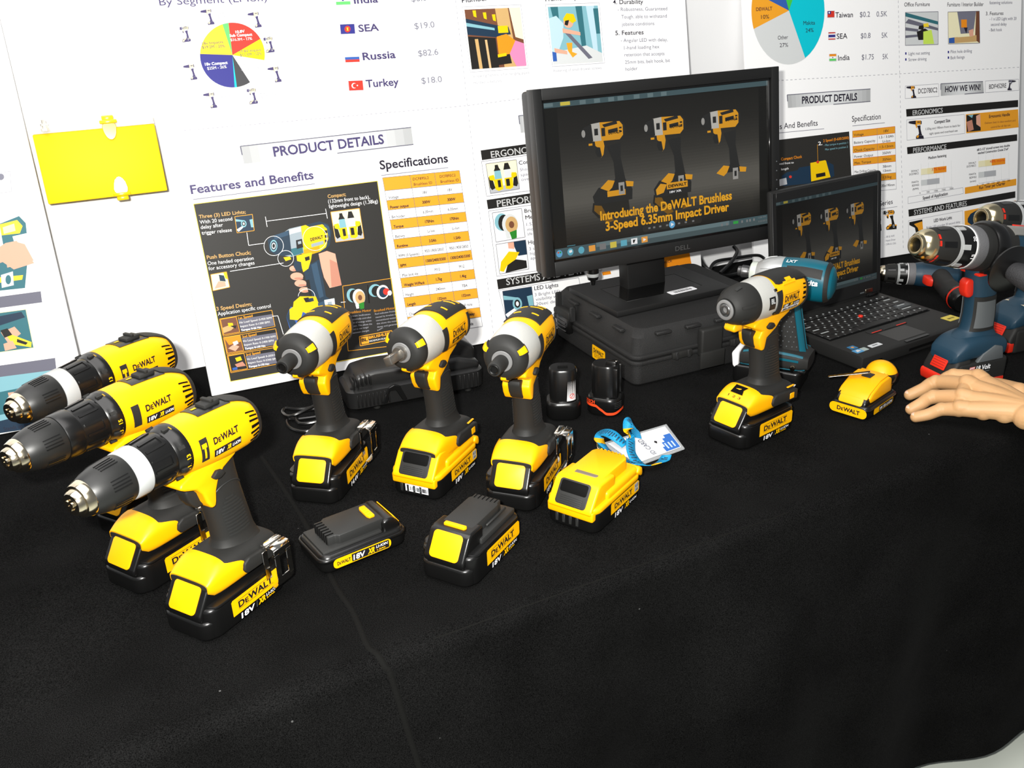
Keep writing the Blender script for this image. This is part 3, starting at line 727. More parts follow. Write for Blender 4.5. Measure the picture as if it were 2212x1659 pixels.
# pressed crease along the table edge and across the front drape; its sheen is put into a paler colour
mb = MB()
for s0, s1, t in ((.12, .62, .012),):
    pts = [cloth_point(s0 + (s1-s0)*i/40, t) for i in range(41)]
    vs = []; fs = []
    for i, p in enumerate(pts):
        q = cloth_point(s0 + (s1-s0)*i/40, t - .0016)
        for a in (p, (p+q)/2 + (Vector((0, 0, 1))-EP)*.0005, q): vs.append(a)
    for i in range(40):
        for k in range(2): fs.append([i*3+k, (i+1)*3+k, (i+1)*3+k+1, i*3+k+1])
    mb.add(vs, fs, mat('velvet_crease_sheen', (.0085, .0085, .008), 1, spec=0))
mb.build('edge_crease', cloth, sharp=80)

# wall and floor
WP = Plane(Vector((-.5219, 1.4624, TZ)), 24.4, 0)
WO = WP.o - WP.n*WALL_T
wallm = mat('white_partition', (.90, .90, .905), .55, spec=.3, vary=.01, vscale=3)
mb = MB(); c = WO + WP.h*1.2
b = bmesh.new(); bmesh.ops.create_cube(b, size=1)
mb.bm(b, wallm, Matrix.Translation((c.x - WP.n.x*.03, c.y - WP.n.y*.03, 1.25)) @ Matrix.Rotation(R(24.4), 4, 'Z') @ Matrix.Diagonal((6.0, .06, 2.5, 1)))
w = mb.build('wall_back'); w['kind'] = 'structure'
mb = MB(); b = bmesh.new(); bmesh.ops.create_cube(b, size=1)
mb.bm(b, mat('pale_floor', (.72, .76, .68), .5, spec=.3, vary=.04, vscale=4), Matrix.Translation((0.4, 1.2, -.05)) @ Matrix.Diagonal((7, 6, .1, 1)))
fl = mb.build('floor'); fl['kind'] = 'structure'
# ================================================================== printed boards
PAPER = mat('white_foam_board', (.90, .90, .90), .5, spec=.25)
P_ = dict(ink=(.016, .013, .026), washed_black=(.055, .042, .13), grey=(.17, .17, .22), lgrey=(.36, .36, .40), line=(.14, .14, .17), black=(.012, .011, .010), dkpanel=(.022, .021, .019),  # purple tone: black print washed out by overexposure, put into the colour
          white=(.86, .86, .86), silver=(.42, .43, .45), dsilver=(.13, .13, .17), lsilver=(.60, .62, .62), yel=(.80, .52, .0), gold=(.78, .33, .02), paley=(.80, .72, .40), orange=(.80, .26, .01),
          red=(.62, .035, .02), blue=(.03, .03, .22), mblue=(.03, .10, .38), cyan=(.0, .50, .60), green=(.05, .50, .06), lgreen=(.12, .62, .14), teal=(.03, .14, .17), lteal=(.20, .42, .48),
          dblue=(.01, .03, .06), skin=(.70, .36, .25), skin2=(.50, .22, .15), brown=(.16, .06, .03), tan=(.55, .35, .14), wood=(.62, .40, .2), cloth=(.45, .62, .70), pink=(.75, .22, .4),
          pieyel=(.82, .60, .03), pieyel2=(.84, .68, .0), cream=(.83, .78, .52), lime=(.55, .75, .1), board=(.86, .86, .86), grn=(.02, .20, .02), coal=(.045, .045, .05), paleg=(.56, .33, .11), steel=(.30, .36, .40), hi=(.62, .70, .72), navy=(.015, .035, .06), navy2=(.03, .07, .12), yel2=(.86, .50, .0), yel3=(.60, .33, .0))
def ink(n): return mat('print_' + {'ink': 'dark_violet', 'dkpanel': 'charcoal', 'yel': 'yellow', 'lgrey': 'light_grey', 'mblue': 'mid_blue', 'lgreen': 'light_green', 'lteal': 'pale_teal', 'dblue': 'deep_blue', 'skin2': 'dark_skin', 'pieyel': 'golden_yellow', 'pieyel2': 'lemon', 'grn': 'dark_green', 'paley': 'pale_yellow', 'dsilver': 'dark_silver', 'lsilver': 'light_silver'}.get(n, n), P_[n], .5, spec=.25)
class Print:
    """flat print on a board; all coordinates are read on the board's own plane"""
    def __init__(s, plane, root): s.pl = plane; s.root = root; s.mb = None
    def begin(s): s.mb = MB(); s.k = 0; return s
    def end(s, name, label=None):
        o = s.mb.build(name, s.root, flat=True); s.mb = None
        if label: o['label'] = label
        return o
    def z(s, layer): return .0004 + .00022*layer
    def poly(s, pts, c, layer=0):
        s.mb.add([(*s.pl.uv(p), s.z(layer)) for p in pts], [list(range(len(pts)))], ink(c)); return s
    def quad(s, a, b, c_, d, c, layer=0): return s.poly([a, b, c_, d], c, layer)
    def par(s, x0, y0, x1, y1, h, c, layer=0, lean=0.0):
        """band: top edge from (x0,y0) to (x1,y1), h px tall, lean = sideways shift of the lower edge"""
        return s.poly([(x0, y0), (x1, y1), (x1+lean, y1+h), (x0+lean, y0+h)], c, layer)
    def line(s, p, q, w, c, layer=0):
        a, b2 = Vector(s.pl.uv(p)), Vector(s.pl.uv(q)); d = (b2-a).normalized(); n = Vector((-d.y, d.x))*w/2
        z = s.z(layer); s.mb.add([(*(a+n), z), (*(a-n), z), (*(b2-n), z), (*(b2+n), z)], [[0, 1, 2, 3]], ink(c)); return s
    def frame(s, pts, w, c, layer=0):
        for i in range(len(pts)): s.line(pts[i], pts[(i+1) % len(pts)], w, c, layer)
        return s
    def dash(s, p, q, n, w, c, layer=0):
        for i in range(n):
            f = lambda t: (p[0]+(q[0]-p[0])*t, p[1]+(q[1]-p[1])*t)
            s.line(f((i+.1)/n), f((i+.6)/n), w, c, layer)
        return s
    def text(s, t, p, q, hpx, c, layer=1, bold=0.0):
        """baseline from p to q (photo pixels on the board), capital height hpx"""
        a, b2 = Vector(s.pl.uv(p)), Vector(s.pl.uv(q)); d = b2-a; w = d.length; d.normalize(); n = Vector((-d.y, d.x))
        tp = Vector(s.pl.uv((p[0], p[1]-hpx))); h = abs((tp-a).dot(n)); z = s.z(layer)
        def fn(x, y): r = a + d*x + n*y; return (r.x, r.y, z)
        put_text(s.mb, t, ink(c), fn, 0, 0, w, h, bold); return s
    def icon(s, kind, cx, cy, sc, layer=0, ang=0.0, flip=1, pal=None):
        """small picture of a tool; sc = pixels for one unit (tool is about 2 units tall)"""
        ca, sa = cos(R(ang)), sin(R(ang))
        for pts, c in tool_picture(kind):
            q = []
            for x, y in pts:
                x *= flip; q.append((cx + sc*(x*ca - y*sa), cy - sc*(x*sa + y*ca)))
            s.poly(q, (pal or {}).get(c, c), layer); layer += .12
        return s
def circ(cx, cy, rx, ry=None, n=20, a0=0, a1=360):
    ry = ry or rx; return [(cx + rx*cos(R(a0+(a1-a0)*i/n)), cy + ry*sin(R(a0+(a1-a0)*i/n))) for i in range(n + (0 if a1-a0 == 360 else 1))]
def tool_picture(kind):
    """a driver seen from its side, nose to the left; unit = half its height"""
    o = []
    if kind in ('impact', 'impact_bare', 'impact_slim'):
        o += [([(.10, .42), (.42, .46), (.40, .1), (.50, -.45), (.60, -.62), (.10, -.62), (.22, -.4), (.20, 0), (.05, .40)], 'black')]
        o += [([(-.28, .62), (-.05, .60), (-.02, .42), (-.06, .22), (-.12, .15), (-.20, .40), (-.26, .45)], 'gold'), ([(-.24, .42), (-.14, .40), (-.10, .16), (-.22, .18), (-.27, .30)], 'black')]
        o += [(circ(.38, .76, .20, .235), 'black'), ([(-.12, 1.0), (.42, .98), (.50, .88), (.50, .64), (.40, .54), (-.10, .55)], 'gold'), ([(-.05, .94), (.34, 1.0), (.36, .92), (0, .87)], 'black')]
        o += [([(-.36, .98), (-.12, 1.0), (-.09, .56), (-.33, .56)], 'lsilver'), ([(-.27, .86), (-.17, .86), (-.17, .70), (-.27, .70)], 'black')]
        o += [([(-.62, .86), (-.54, .92), (-.34, .98), (-.31, .56), (-.54, .62), (-.62, .68)], 'black'), (circ(-.56, .77, .05, .09), 'silver')]
        o += [([(-.08, .86), (.02, .86), (.02, .66), (-.08, .66)], 'black'), ([(.10, .80), (.36, .83), (.36, .74), (.10, .71)], 'black'), ([(.40, .84), (.47, .84), (.47, .80), (.40, .80)], 'black'), ([(.40, .75), (.47, .75), (.47, .71), (.40, .71)], 'black')]
        o += [([(-.44, .52), (-.34, .52), (-.34, .47), (-.44, .47)], 'gold')]
        if kind != 'impact_bare':
            o += [([(-.42, -.78), (-.25, -.58), (.62, -.60), (.68, -.72), (.66, -.98), (-.38, -1.0)], 'black')]
            o += [([(-.36, -.80), (-.22, -.66), (-.04, -.70), (-.14, -.90), (-.34, -.94)], 'gold')] if kind == 'impact' else [([(-.02, -.70), (.48, -.70), (.48, -.84), (-.02, -.84)], 'gold')]
        o += [([(-.20, -.60), (.02, -.42), (.20, -.46), (.12, -.62), (.02, -.70)], 'gold'), ([(.50, -.50), (.72, -.54), (.70, -.66), (.52, -.64)], 'gold')]
        o += [([(.30, -.52), (.46, -.52), (.46, -.82), (.30, -.82)], 'silver'), ([(.345, -.60), (.415, -.60), (.415, -.74), (.345, -.74)], 'black')]
    else:
        o += [([(.10, .42), (.40, .46), (.40, .1), (.52, -.45), (.60, -.62), (.14, -.62), (.24, -.4), (.18, 0), (.05, .40)], 'ink'), ([(-.22, .58), (.05, .58), (.06, .40), (.02, .20), (-.06, .16), (-.10, .38)], 'gold')]
        o += [([(-.15, .98), (.40, 1.0), (.50, .88), (.50, .66), (.40, .54), (-.12, .56)], 'gold'), ([(.40, 1.0), (.52, .9), (.52, .64), (.42, .54)], 'ink')]
        o += [([(-.85, .86), (-.78, .90), (-.45, .94), (-.12, .98), (-.10, .56), (-.45, .60), (-.78, .66), (-.85, .70)], 'ink'), ([(-.95, .82), (-.85, .86), (-.85, .70), (-.95, .74)], 'silver'), ([(.04, .86), (.34, .86), (.34, .76), (.04, .76)], 'ink')]
        o += [([(-.10, -.78), (.02, -.62), (.70, -.64), (.76, -.98), (-.08, -1.0)], 'ink'), ([(-.06, -.80), (.10, -.60), (.24, -.66), (.12, -.92)], 'gold')]
        if kind == 'drill_silver': o += [([(.30, -.74), (.66, -.74), (.66, -.9), (.30, -.9)], 'silver')]
    return o
def board_thing(name, label, plane, x0, x1, top, thick=.006, cat='poster board'):
    t = bpy.data.objects.new(name, None); COL.objects.link(t); t.matrix_world = plane.matrix(); tag(t, label, cat)
    mb = MB(); mb.bm(rbox((x0+x1)/2, top/2, -thick/2, x1-x0, top, thick, .0008, 1), PAPER); mb.build('foam_board', t)
    return t
# ---------------------------------------------------------------- the middle board
MID = Plane(Vector((-.5219, 1.4624, TZ+.0016)), 22.37, 10.44)
t = board_thing('poster_board', 'large white product poster board behind the three impact drivers, left of the monitor', MID, 0, 1.012, .72)
p = Print(MID, t)
p.begin().text('By Segment (Li-Ion)', (345, 12), (577, 2), 17, 'washed_black').end('segment_heading')
# pie chart
pc = (502, 119); pr = 70
def wedge(a0, a1, c, cx=pc[0], cy=pc[1], rx=70, ry=70, sk=0.0):
    n = max(2, int(abs(a1-a0)/6)); pts = [(cx, cy)] + [(cx + rx*cos(R(a0+(a1-a0)*i/n)), cy + ry*sin(R(a0+(a1-a0)*i/n)) + sk) for i in range(n+1)]
    return pts
p.begin()
for a0, a1, c in ((-97, -30, 'red'), (-30, 9, 'pieyel2'), (57, 82, 'coal'), (82, 86, 'cyan'), (86, 182, 'blue'), (182, 252, 'pieyel'), (252, 263, 'lgreen')):
    p.poly(wedge(a0, a1, c), c, 0)
for tx, a, b2, h, c, bo in (('10.8V', (509, 72), (529, 70), 6, 'white', .03), ('Sub Compact', (496, 80), (545, 77), 6, 'white', .03), ('$16.3M - 17%', (498, 89), (545, 86), 6, 'white', .03),
        ('10.8V Impact', (518, 114), (564, 110), 6, 'washed_black', 0), ('$11.5M - 12%', (519, 122), (565, 118), 6, 'washed_black', 0), ('18v Impacts', (437, 97), (482, 93), 6, 'washed_black', 0), ('$19.2M - 20%', (437, 105), (486, 102), 6, 'washed_black', 0),
        ('18v Compact', (443, 142), (492, 138), 6.5, 'white', .03), ('$25M - 26%', (448, 151), (490, 147), 6.5, 'white', .03), ('14.4v Compact', (517, 143), (565, 138), 5.5, 'lgrey', 0), ('$13.4M - 14%', (521, 152), (564, 148), 5.5, 'lgrey', 0),
        ('18v Premium', (466, 31), (514, 29), 5.5, 'lgrey', 0), ('$2.8M - 3%', (471, 39), (511, 37), 5.5, 'lgrey', 0), ('14.4v Premium', (474, 212), (527, 207), 5.5, 'lgrey', 0), ('$1M - 1%', (485, 219), (518, 216), 5.5, 'lgrey', 0), ('14.4v Impacts', (558, 205), (606, 200), 5.5, 'lgrey', 0), ('$6.7M - 7%', (564, 212), (602, 208), 5.5, 'lgrey', 0)):
    p.text(tx, a, b2, h, c, 1, bo)
p.end('pie_chart')
FADE = {'black': 'washed_black', 'ink': 'washed_black', 'gold': 'paley', 'silver': 'lgrey', 'lsilver': 'silver'}
for k, x, y in (('drill', 449, 37), ('drill', 551, 43), ('impact', 399, 74), ('impact', 580, 97), ('drill', 412, 156), ('drill', 594, 161), ('drill', 455, 217), ('impact', 544, 208)):
    p.begin().icon(k, x, y, 17, 0, 6, 1, FADE).end('tool_picture')
def flag(kind, x, y, w=31, h=21, dx=2, dy=-1.2):
    p.begin(); Q = lambda a, b2: (x + w*a + dx*b2, y + h*b2 + dy*a)
    def band(a0, b0, a1, b1, c, l=0): p.poly([Q(a0, b0), Q(a1, b0), Q(a1, b1), Q(a0, b1)], c, l)
    if kind == 'india': band(0, 0, 1, .33, 'orange'); band(0, .33, 1, .66, 'white'); band(0, .66, 1, 1, 'lgreen'); p.poly(circ(*Q(.5, .5), w*.08), 'blue', 1)
    if kind == 'sea': band(0, 0, 1, 1, 'blue'); p.poly(circ(*Q(.5, .5), w*.21, h*.34), 'red', 1); p.poly([Q(.42, .35), Q(.58, .35), Q(.53, .5), Q(.58, .66), Q(.42, .66), Q(.47, .5)], 'pieyel', 2)
    if kind == 'russia': band(0, 0, 1, .33, 'white'); band(0, .33, 1, .66, 'mblue'); band(0, .66, 1, 1, 'red')
    if kind == 'turkey': band(0, 0, 1, 1, 'red'); p.poly(circ(*Q(.38, .5), w*.18, h*.28), 'white', 1); p.poly(circ(*Q(.43, .5), w*.145, h*.225), 'red', 2); p.poly(circ(*Q(.60, .5), w*.05), 'white', 2)
    if kind == 'taiwan': band(0, 0, 1, 1, 'red'); band(0, 0, .5, .5, 'blue', 1); p.poly(circ(*Q(.25, .25), w*.1, h*.14), 'white', 2)
    if kind == 'thai':
        band(0, 0, 1, .16, 'red'); band(0, .33, 1, .67, 'blue'); band(0, .84, 1, 1, 'red')
    p.frame([Q(0, 0), Q(1, 0), Q(1, 1), Q(0, 1)], .0005, 'lgrey', 3)
    return p.end('printed_flag')
flag('india', 724, -10); flag('sea', 734, 53); flag('russia', 744, 118, 31, 17); flag('turkey', 752, 175)
for tx, a, b2, h in (('India', (765, 8), (817, 5), 16), ('SEA', (775, 69), (819, 66), 16), ('Russia', (784, 130), (855, 125), 17), ('Turkey', (791, 189), (862, 184), 17)): p.begin().text(tx, a, b2, h, 'washed_black', 1, .022).end('country_name')
for tx, a, b2 in (('$6.0', (889, 4), (922, 1)), ('$19.0', (896, 63), (939, 59)), ('$82.6', (904, 122), (947, 118)), ('$18.0', (911, 181), (955, 177))): p.begin().text(tx, a, b2, 14, 'grey').end('sales_figure')
p.begin().dash((396, 282), (1000, 229), 60, .0011, 'lgrey').dash((1000, 229), (1135, 212), 14, .0011, 'lgrey').end('dashed_line')
p.begin().dash((984, 0), (1066, 725), 62, .0011, 'lgrey').end('dashed_line')
def banner(tx, q, ta, tb, th, wh=True):
    p.begin(); (ax, ay), (bx, by), (cx, cy), (dx, dy) = q
    L = lambda a, b2, f: (a[0]+(b2[0]-a[0])*f, a[1]+(b2[1]-a[1])*f)
    NB = 20
    for i in range(NB):
        f0, f1 = i/NB, (i+1)/NB; e = abs((i+.5)/NB-.5)*2; c = 'band%02d' % i; g = .74 - .34*e**1.6; P_[c] = (g*.98, g, g*1.01); p.poly([L(q[0], q[1], f0), L(q[0], q[1], f1), L(q[3], q[2], f1), L(q[3], q[2], f0)], c, 0)
    p.line(q[0], q[1], .0016, 'dsilver', 1); p.line(L(q[3], q[2], .55), q[2], .0016, 'dsilver', 1); p.line(q[0], L(q[0], q[3], .5), .002, 'dsilver', 1)
    if tx: p.text(tx, ta, tb, th, 'ink' if not wh else 'washed_black', 2, .024)
    p.end('heading_banner')
banner('PRODUCT DETAILS', ((519, 316), (888, 275), (893, 312), (527, 354)), (592, 338), (830, 310), 22)
banner('', ((1120, 250), (1230, 240), (1230, 276), (1125, 287)), None, None, 0)
p.begin().text('Features and Benefits', (413, 419), (678, 386), 20, 'washed_black', 1, .022).line((417, 431), (680, 397), .0012, 'grey').end('section_heading')
p.begin().text('Specifications', (821, 366), (968, 350), 20, 'ink', 1, .022).line((823, 379), (968, 362), .0012, 'grey').end('section_heading')
# dark features panel
A, B, C, D = (418, 441), (815, 391), (866, 756), (498, 824)
p.begin().poly([A, B, C, D], 'dkpanel', 0).frame([A, B, C, D], .0010, 'pieyel', 1)
for tx, a, b2, h, c, bo in (('Three (3) LED Lights;', (430, 472), (531, 461), 8, 'paleg', .02), ('With 20 second', (432, 484), (502, 476), 8.5, 'white', 0), ('delay after', (434, 495), (482, 489), 8.5, 'white', 0), ('trigger release', (436, 507), (501, 500), 8.5, 'white', 0),
        ('Push Button Chuck;', (447, 560), (542, 549), 8.5, 'paleg', .02), ('One handed operation', (449, 573), (548, 561), 8.5, 'white', 0), ('for accessory changes', (451, 584), (550, 571), 8.5, 'white', 0),
        ('Compact;', (708, 428), (747, 423), 8, 'paleg', .02), ('(132mm front to back),', (709, 439), (799, 429), 8.5, 'white', 0), ('lightweight design (1.38kg)', (711, 450), (816, 438), 8.5, 'white', 0),
        ('3 Speed Design;', (468, 671), (544, 660), 8.5, 'paleg', .02), ('Application specific control', (471, 682), (585, 664), 8.5, 'white', 0)):
    p.text(tx, a, b2, h, c, 3, bo)
for q in (((574, 478), (704, 461)), ((573, 468), (577, 490)), ((703, 451), (707, 472)), ((533, 502), (537, 530)), ((537, 530), (572, 525)), ((497, 586), (612, 568)), ((588, 683), (600, 682)), ((600, 682), (612, 722)), ((736, 653), (746, 652))): p.line(*q, .0010, 'white', 3)
p.end('features_panel', 'charcoal features panel')
p.begin()    # the driver pictured on it, held in a hand
p.poly([(688, 548), (706, 542), (724, 548), (738, 616), (712, 622), (700, 600), (694, 578)], 'skin', 1).poly([(712, 560), (728, 568), (738, 616), (716, 620)], 'skin2', 1.05)
for cx, cy, rx, ry in ((634, 580, 9, 6), (641, 597, 14, 8.5), (649, 612, 13, 7.5), (658, 626, 12, 6)): p.poly(circ(cx, cy, rx, ry), 'skin', 1).poly(circ(cx+4, cy+ry*.55, rx*.7, ry*.3), 'skin2', 1.05)
pic = [([(655, 578), (690, 560), (697, 600), (704, 640), (722, 652), (720, 672), (664, 678), (668, 640), (660, 605)], 'navy'), ([(672, 572), (684, 566), (692, 604), (699, 640), (690, 644), (680, 610)], 'navy2'), ([(660, 605), (668, 604), (674, 640), (669, 642)], 'black'),
       ([(690, 478), (708, 484), (716, 500), (712, 530), (700, 542), (690, 545)], 'navy'), ([(700, 483), (711, 490), (713, 512), (704, 505)], 'navy2'),
       ([(648, 489), (668, 484), (692, 482), (706, 494), (709, 515), (704, 534), (690, 544), (668, 550), (650, 548)], 'yel'), ([(668, 484), (692, 482), (700, 487), (698, 494), (670, 497)], 'yel2'), ([(655, 540), (690, 531), (690, 544), (668, 551), (652, 549)], 'yel3'), ([(660, 486), (690, 478), (698, 484), (668, 490)], 'navy'),
       ([(640, 552), (674, 545), (672, 560), (666, 580), (655, 588), (650, 572), (642, 566)], 'yel'), ([(658, 556), (668, 553), (669, 561), (660, 564)], 'black'), ([(636, 562), (650, 566), (653, 584), (640, 586), (634, 575)], 'navy'),
       ([(606, 506), (625, 494), (650, 488), (656, 546), (630, 555), (612, 552)], 'steel'), ([(612, 502), (628, 495), (649, 490), (650, 500), (630, 505), (614, 512)], 'hi'), ([(618, 540), (653, 532), (655, 546), (630, 554)], 'teal'), ([(639, 519), (652, 516), (655, 534), (641, 538)], 'black'), ([(643, 522), (650, 520), (651, 526), (644, 528)], 'steel'),
       ([(578, 518), (592, 508), (608, 503), (624, 497), (630, 550), (612, 553), (596, 550), (582, 543)], 'navy'), ([(592, 509), (608, 503), (622, 499), (623, 508), (606, 513), (592, 520)], 'navy2'), (circ(591, 531, 10, 15), 'dblue'), (circ(591, 531, 8, 13), 'lteal'), (circ(591, 531, 6.2, 10), 'navy'), (circ(591, 531, 4.4, 7), 'hi'), (circ(591, 531, 2.8, 4.6), 'black'),
       ([(612, 556), (626, 554), (629, 560), (617, 564)], 'yel'), ([(700, 498), (706, 497), (707, 503), (701, 504)], 'black'), ([(701, 508), (707, 507), (708, 513), (702, 514)], 'black'), ([(701, 518), (707, 517), (707, 523), (702, 524)], 'black'), ([(672, 527), (698, 520), (699, 527), (673, 534)], 'steel'),
       ([(634, 652), (648, 640), (682, 640), (690, 660), (668, 680), (630, 690)], 'yel'), ([(648, 640), (682, 640), (686, 650), (652, 652)], 'yel2'), ([(655, 644), (666, 642), (672, 652), (660, 653)], 'black'), ([(664, 645), (676, 643), (678, 650), (670, 652)], 'navy'),
       ([(618, 684), (628, 662), (668, 680), (722, 662), (728, 704), (630, 724)], 'mblue'), ([(618, 684), (626, 668), (640, 700), (632, 722)], 'navy'), ([(668, 690), (724, 676), (726, 690), (670, 706)], 'steel'), ([(625, 668), (642, 656), (656, 664), (649, 692), (626, 690)], 'yel'), ([(700, 648), (722, 644), (725, 672), (704, 676)], 'hi'), ([(707, 653), (716, 651), (718, 664), (709, 666)], 'steel'), ([(686, 655), (700, 650), (704, 668), (690, 674)], 'navy2')]
for i, (pts, c) in enumerate(pic): p.poly(pts, c, 1.2+i*.06)
p.text('DEWALT', (671, 521), (698, 514), 7, 'black', 3.9, .03)
for cx, cy, rr in ((591, 531, 21), (617, 558, 17), (680, 515, 26)):
    cc = circ(cx, cy, rr, rr, 28); p.frame(cc, .0008, 'white', 4.1)
cc = circ(662, 640, 18, 16, 12, 180, 360); [p.line(cc[i], cc[i+1], .0008, 'white', 4.1) for i in range(12)]
p.end('driver_picture')
def inset(q, items, border='gold', layer=1, bg='cream', name='inset_picture'):
    p.begin().poly(q, bg, layer)
    L = lambda u, v: tuple((q[0][i]*(1-u)+q[1][i]*u)*(1-v) + (q[3][i]*(1-u)+q[2][i]*u)*v for i in (0, 1))
    for k, (pts, c) in enumerate(items): p.poly([L(*a) for a in pts], c, layer+.2+.15*k)
    if border: p.frame(q, .0010, border, layer+2)
    return p.end(name)
LED = [([(0, 0), (1, 0), (1, 1), (0, 1)], 'dblue'), ([(.0, .15), (.5, .3), (.5, .38), (0, .3)], 'lteal'), ([(0, .8), (.4, .6), (.45, .68), (.1, .95)], 'white'), (circ(.45, .5, .16, .22), 'lteal'), (circ(.45, .5, .10, .14), 'black'), (circ(.45, .5, .05, .08), 'white'), ([(.8, .3), (1, .28), (1, .8), (.85, .78)], 'lteal')]
PAIR = [([(0, 0), (1, 0), (1, 1), (0, 1)], 'cream'), ([(0, .8), (1, .8), (1, 1), (0, 1)], 'silver'), ([(.02, .45), (.14, .5), (.2, .85), (.08, .9), (.02, .8)], 'black'), ([(.96, .45), (.86, .5), (.8, .85), (.92, .9), (.98, .8)], 'black'),
        ([(.04, .42), (.20, .40), (.24, .55), (.46, .55), (.46, .92), (.30, .96), (.2, .9), (.18, .6), (.05, .55)], 'yel'), ([(.95, .42), (.8, .40), (.76, .55), (.54, .55), (.54, .92), (.70, .96), (.8, .9), (.82, .6), (.95, .55)], 'yel'),
        ([(.24, .26), (.44, .26), (.46, .56), (.22, .56)], 'lteal'), ([(.56, .26), (.76, .26), (.78, .56), (.54, .56)], 'lsilver'), ([(.28, .08), (.38, .08), (.40, .18), (.45, .28), (.22, .28), (.27, .18)], 'black'), ([(.60, .06), (.72, .06), (.78, .28), (.54, .28)], 'black'), ([(.3, .6), (.4, .6), (.4, .84), (.3, .84)], 'black'), ([(.58, .6), (.7, .6), (.7, .84), (.58, .84)], 'black')]
MOTOR = [(circ(.28, .36, .24, .30), 'lteal'), (circ(.36, .40, .20, .28), 'black'), (circ(.55, .48, .27, .36), 'lsilver'), (circ(.60, .5, .21, .28), 'tan'), (circ(.60, .5, .09, .12), 'brown'), ([(.5, .75), (.75, .7), (.72, .98), (.55, 1.0)], 'grn'), ([(.35, .75), (.5, .78), (.5, .95), (.38, .95)], 'lsilver')]
MOTOR2 = [(circ(.30, .36, .26, .34), 'lteal'), (circ(.36, .40, .2, .28), 'black'), (circ(.62, .5, .26, .38), 'lsilver'), (circ(.64, .52, .18, .28), 'dblue'), (circ(.76, .5, .13, .18), 'red'), (circ(.9, .6, .09, .14), 'lsilver')]
inset(((507, 468), (545, 463), (549, 498), (512, 503)), LED)
inset(((714, 458), (776, 450), (786, 515), (725, 523)), PAIR)
inset(((455, 593), (489, 587), (496, 620), (460, 628)), [([(0, 0), (1, 0), (1, 1), (0, 1)], 'cream'), ([(.5, .1), (.8, .2), (.85, .6), (.5, .5)], 'dblue'), ([(.8, 0), (1, 0), (1, .5), (.85, .4)], 'yel'), ([(.1, .9), (.4, .5), (.8, .6), (.8, .9)], 'skin')])
p.begin().frame([(740, 618), (845, 601), (866, 745), (752, 758)], .0010, 'gold', 1)
for tx, a, b2, h, c in (('Brushless Motor', (752, 678), (802, 672), 5.5, 'gold'), ('Brushed Motor', (808, 674), (853, 667), 5.5, 'gold')): p.text(tx, a, b2, h, c, 2, .02)
for i, tx in enumerate(('Green indicates', 'electronically controlled', 'flow of energy within', 'motor. This allows the', 'tool to run longer', 'between charges.')): p.text(tx, (754+i*1.5, 685+i*7.2), (800+i*1.2 - (8 if i > 3 else 0), 680+i*7), 3.8, 'lgrey', 2)
for i, tx in enumerate(('Red indicates friction', 'caused by brushes on', 'conventional motors,', 'this slows the motor', 'down and generates', 'heat.')): p.text(tx, (810+i*1.2, 680+i*7), (856+i*1.2 - (34 if i == 5 else 0), 673+i*7), 3.8, 'lgrey', 2)
p.end('motor_panel')
inset(((744, 622), (795, 615), (800, 665), (752, 672)), MOTOR, None, 1, 'dkpanel'); inset(((793, 615), (845, 608), (848, 648), (796, 655)), MOTOR2, None, 1, 'dkpanel')
p.begin().frame([(776, 727), (846, 714), (848, 733), (778, 747)], .0014, 'gold', 1).quad((779, 729), (795, 726), (797, 741), (781, 744), 'gold', 1).text('BL', (781, 738), (794, 736), 7, 'black', 2, .04).text('BRUSHLESS', (797, 732), (845, 722), 6, 'gold', 2, .03).text('MAXIMUM RUNTIME', (797, 739), (846, 730), 4, 'white', 2, .03).end('motor_badge')
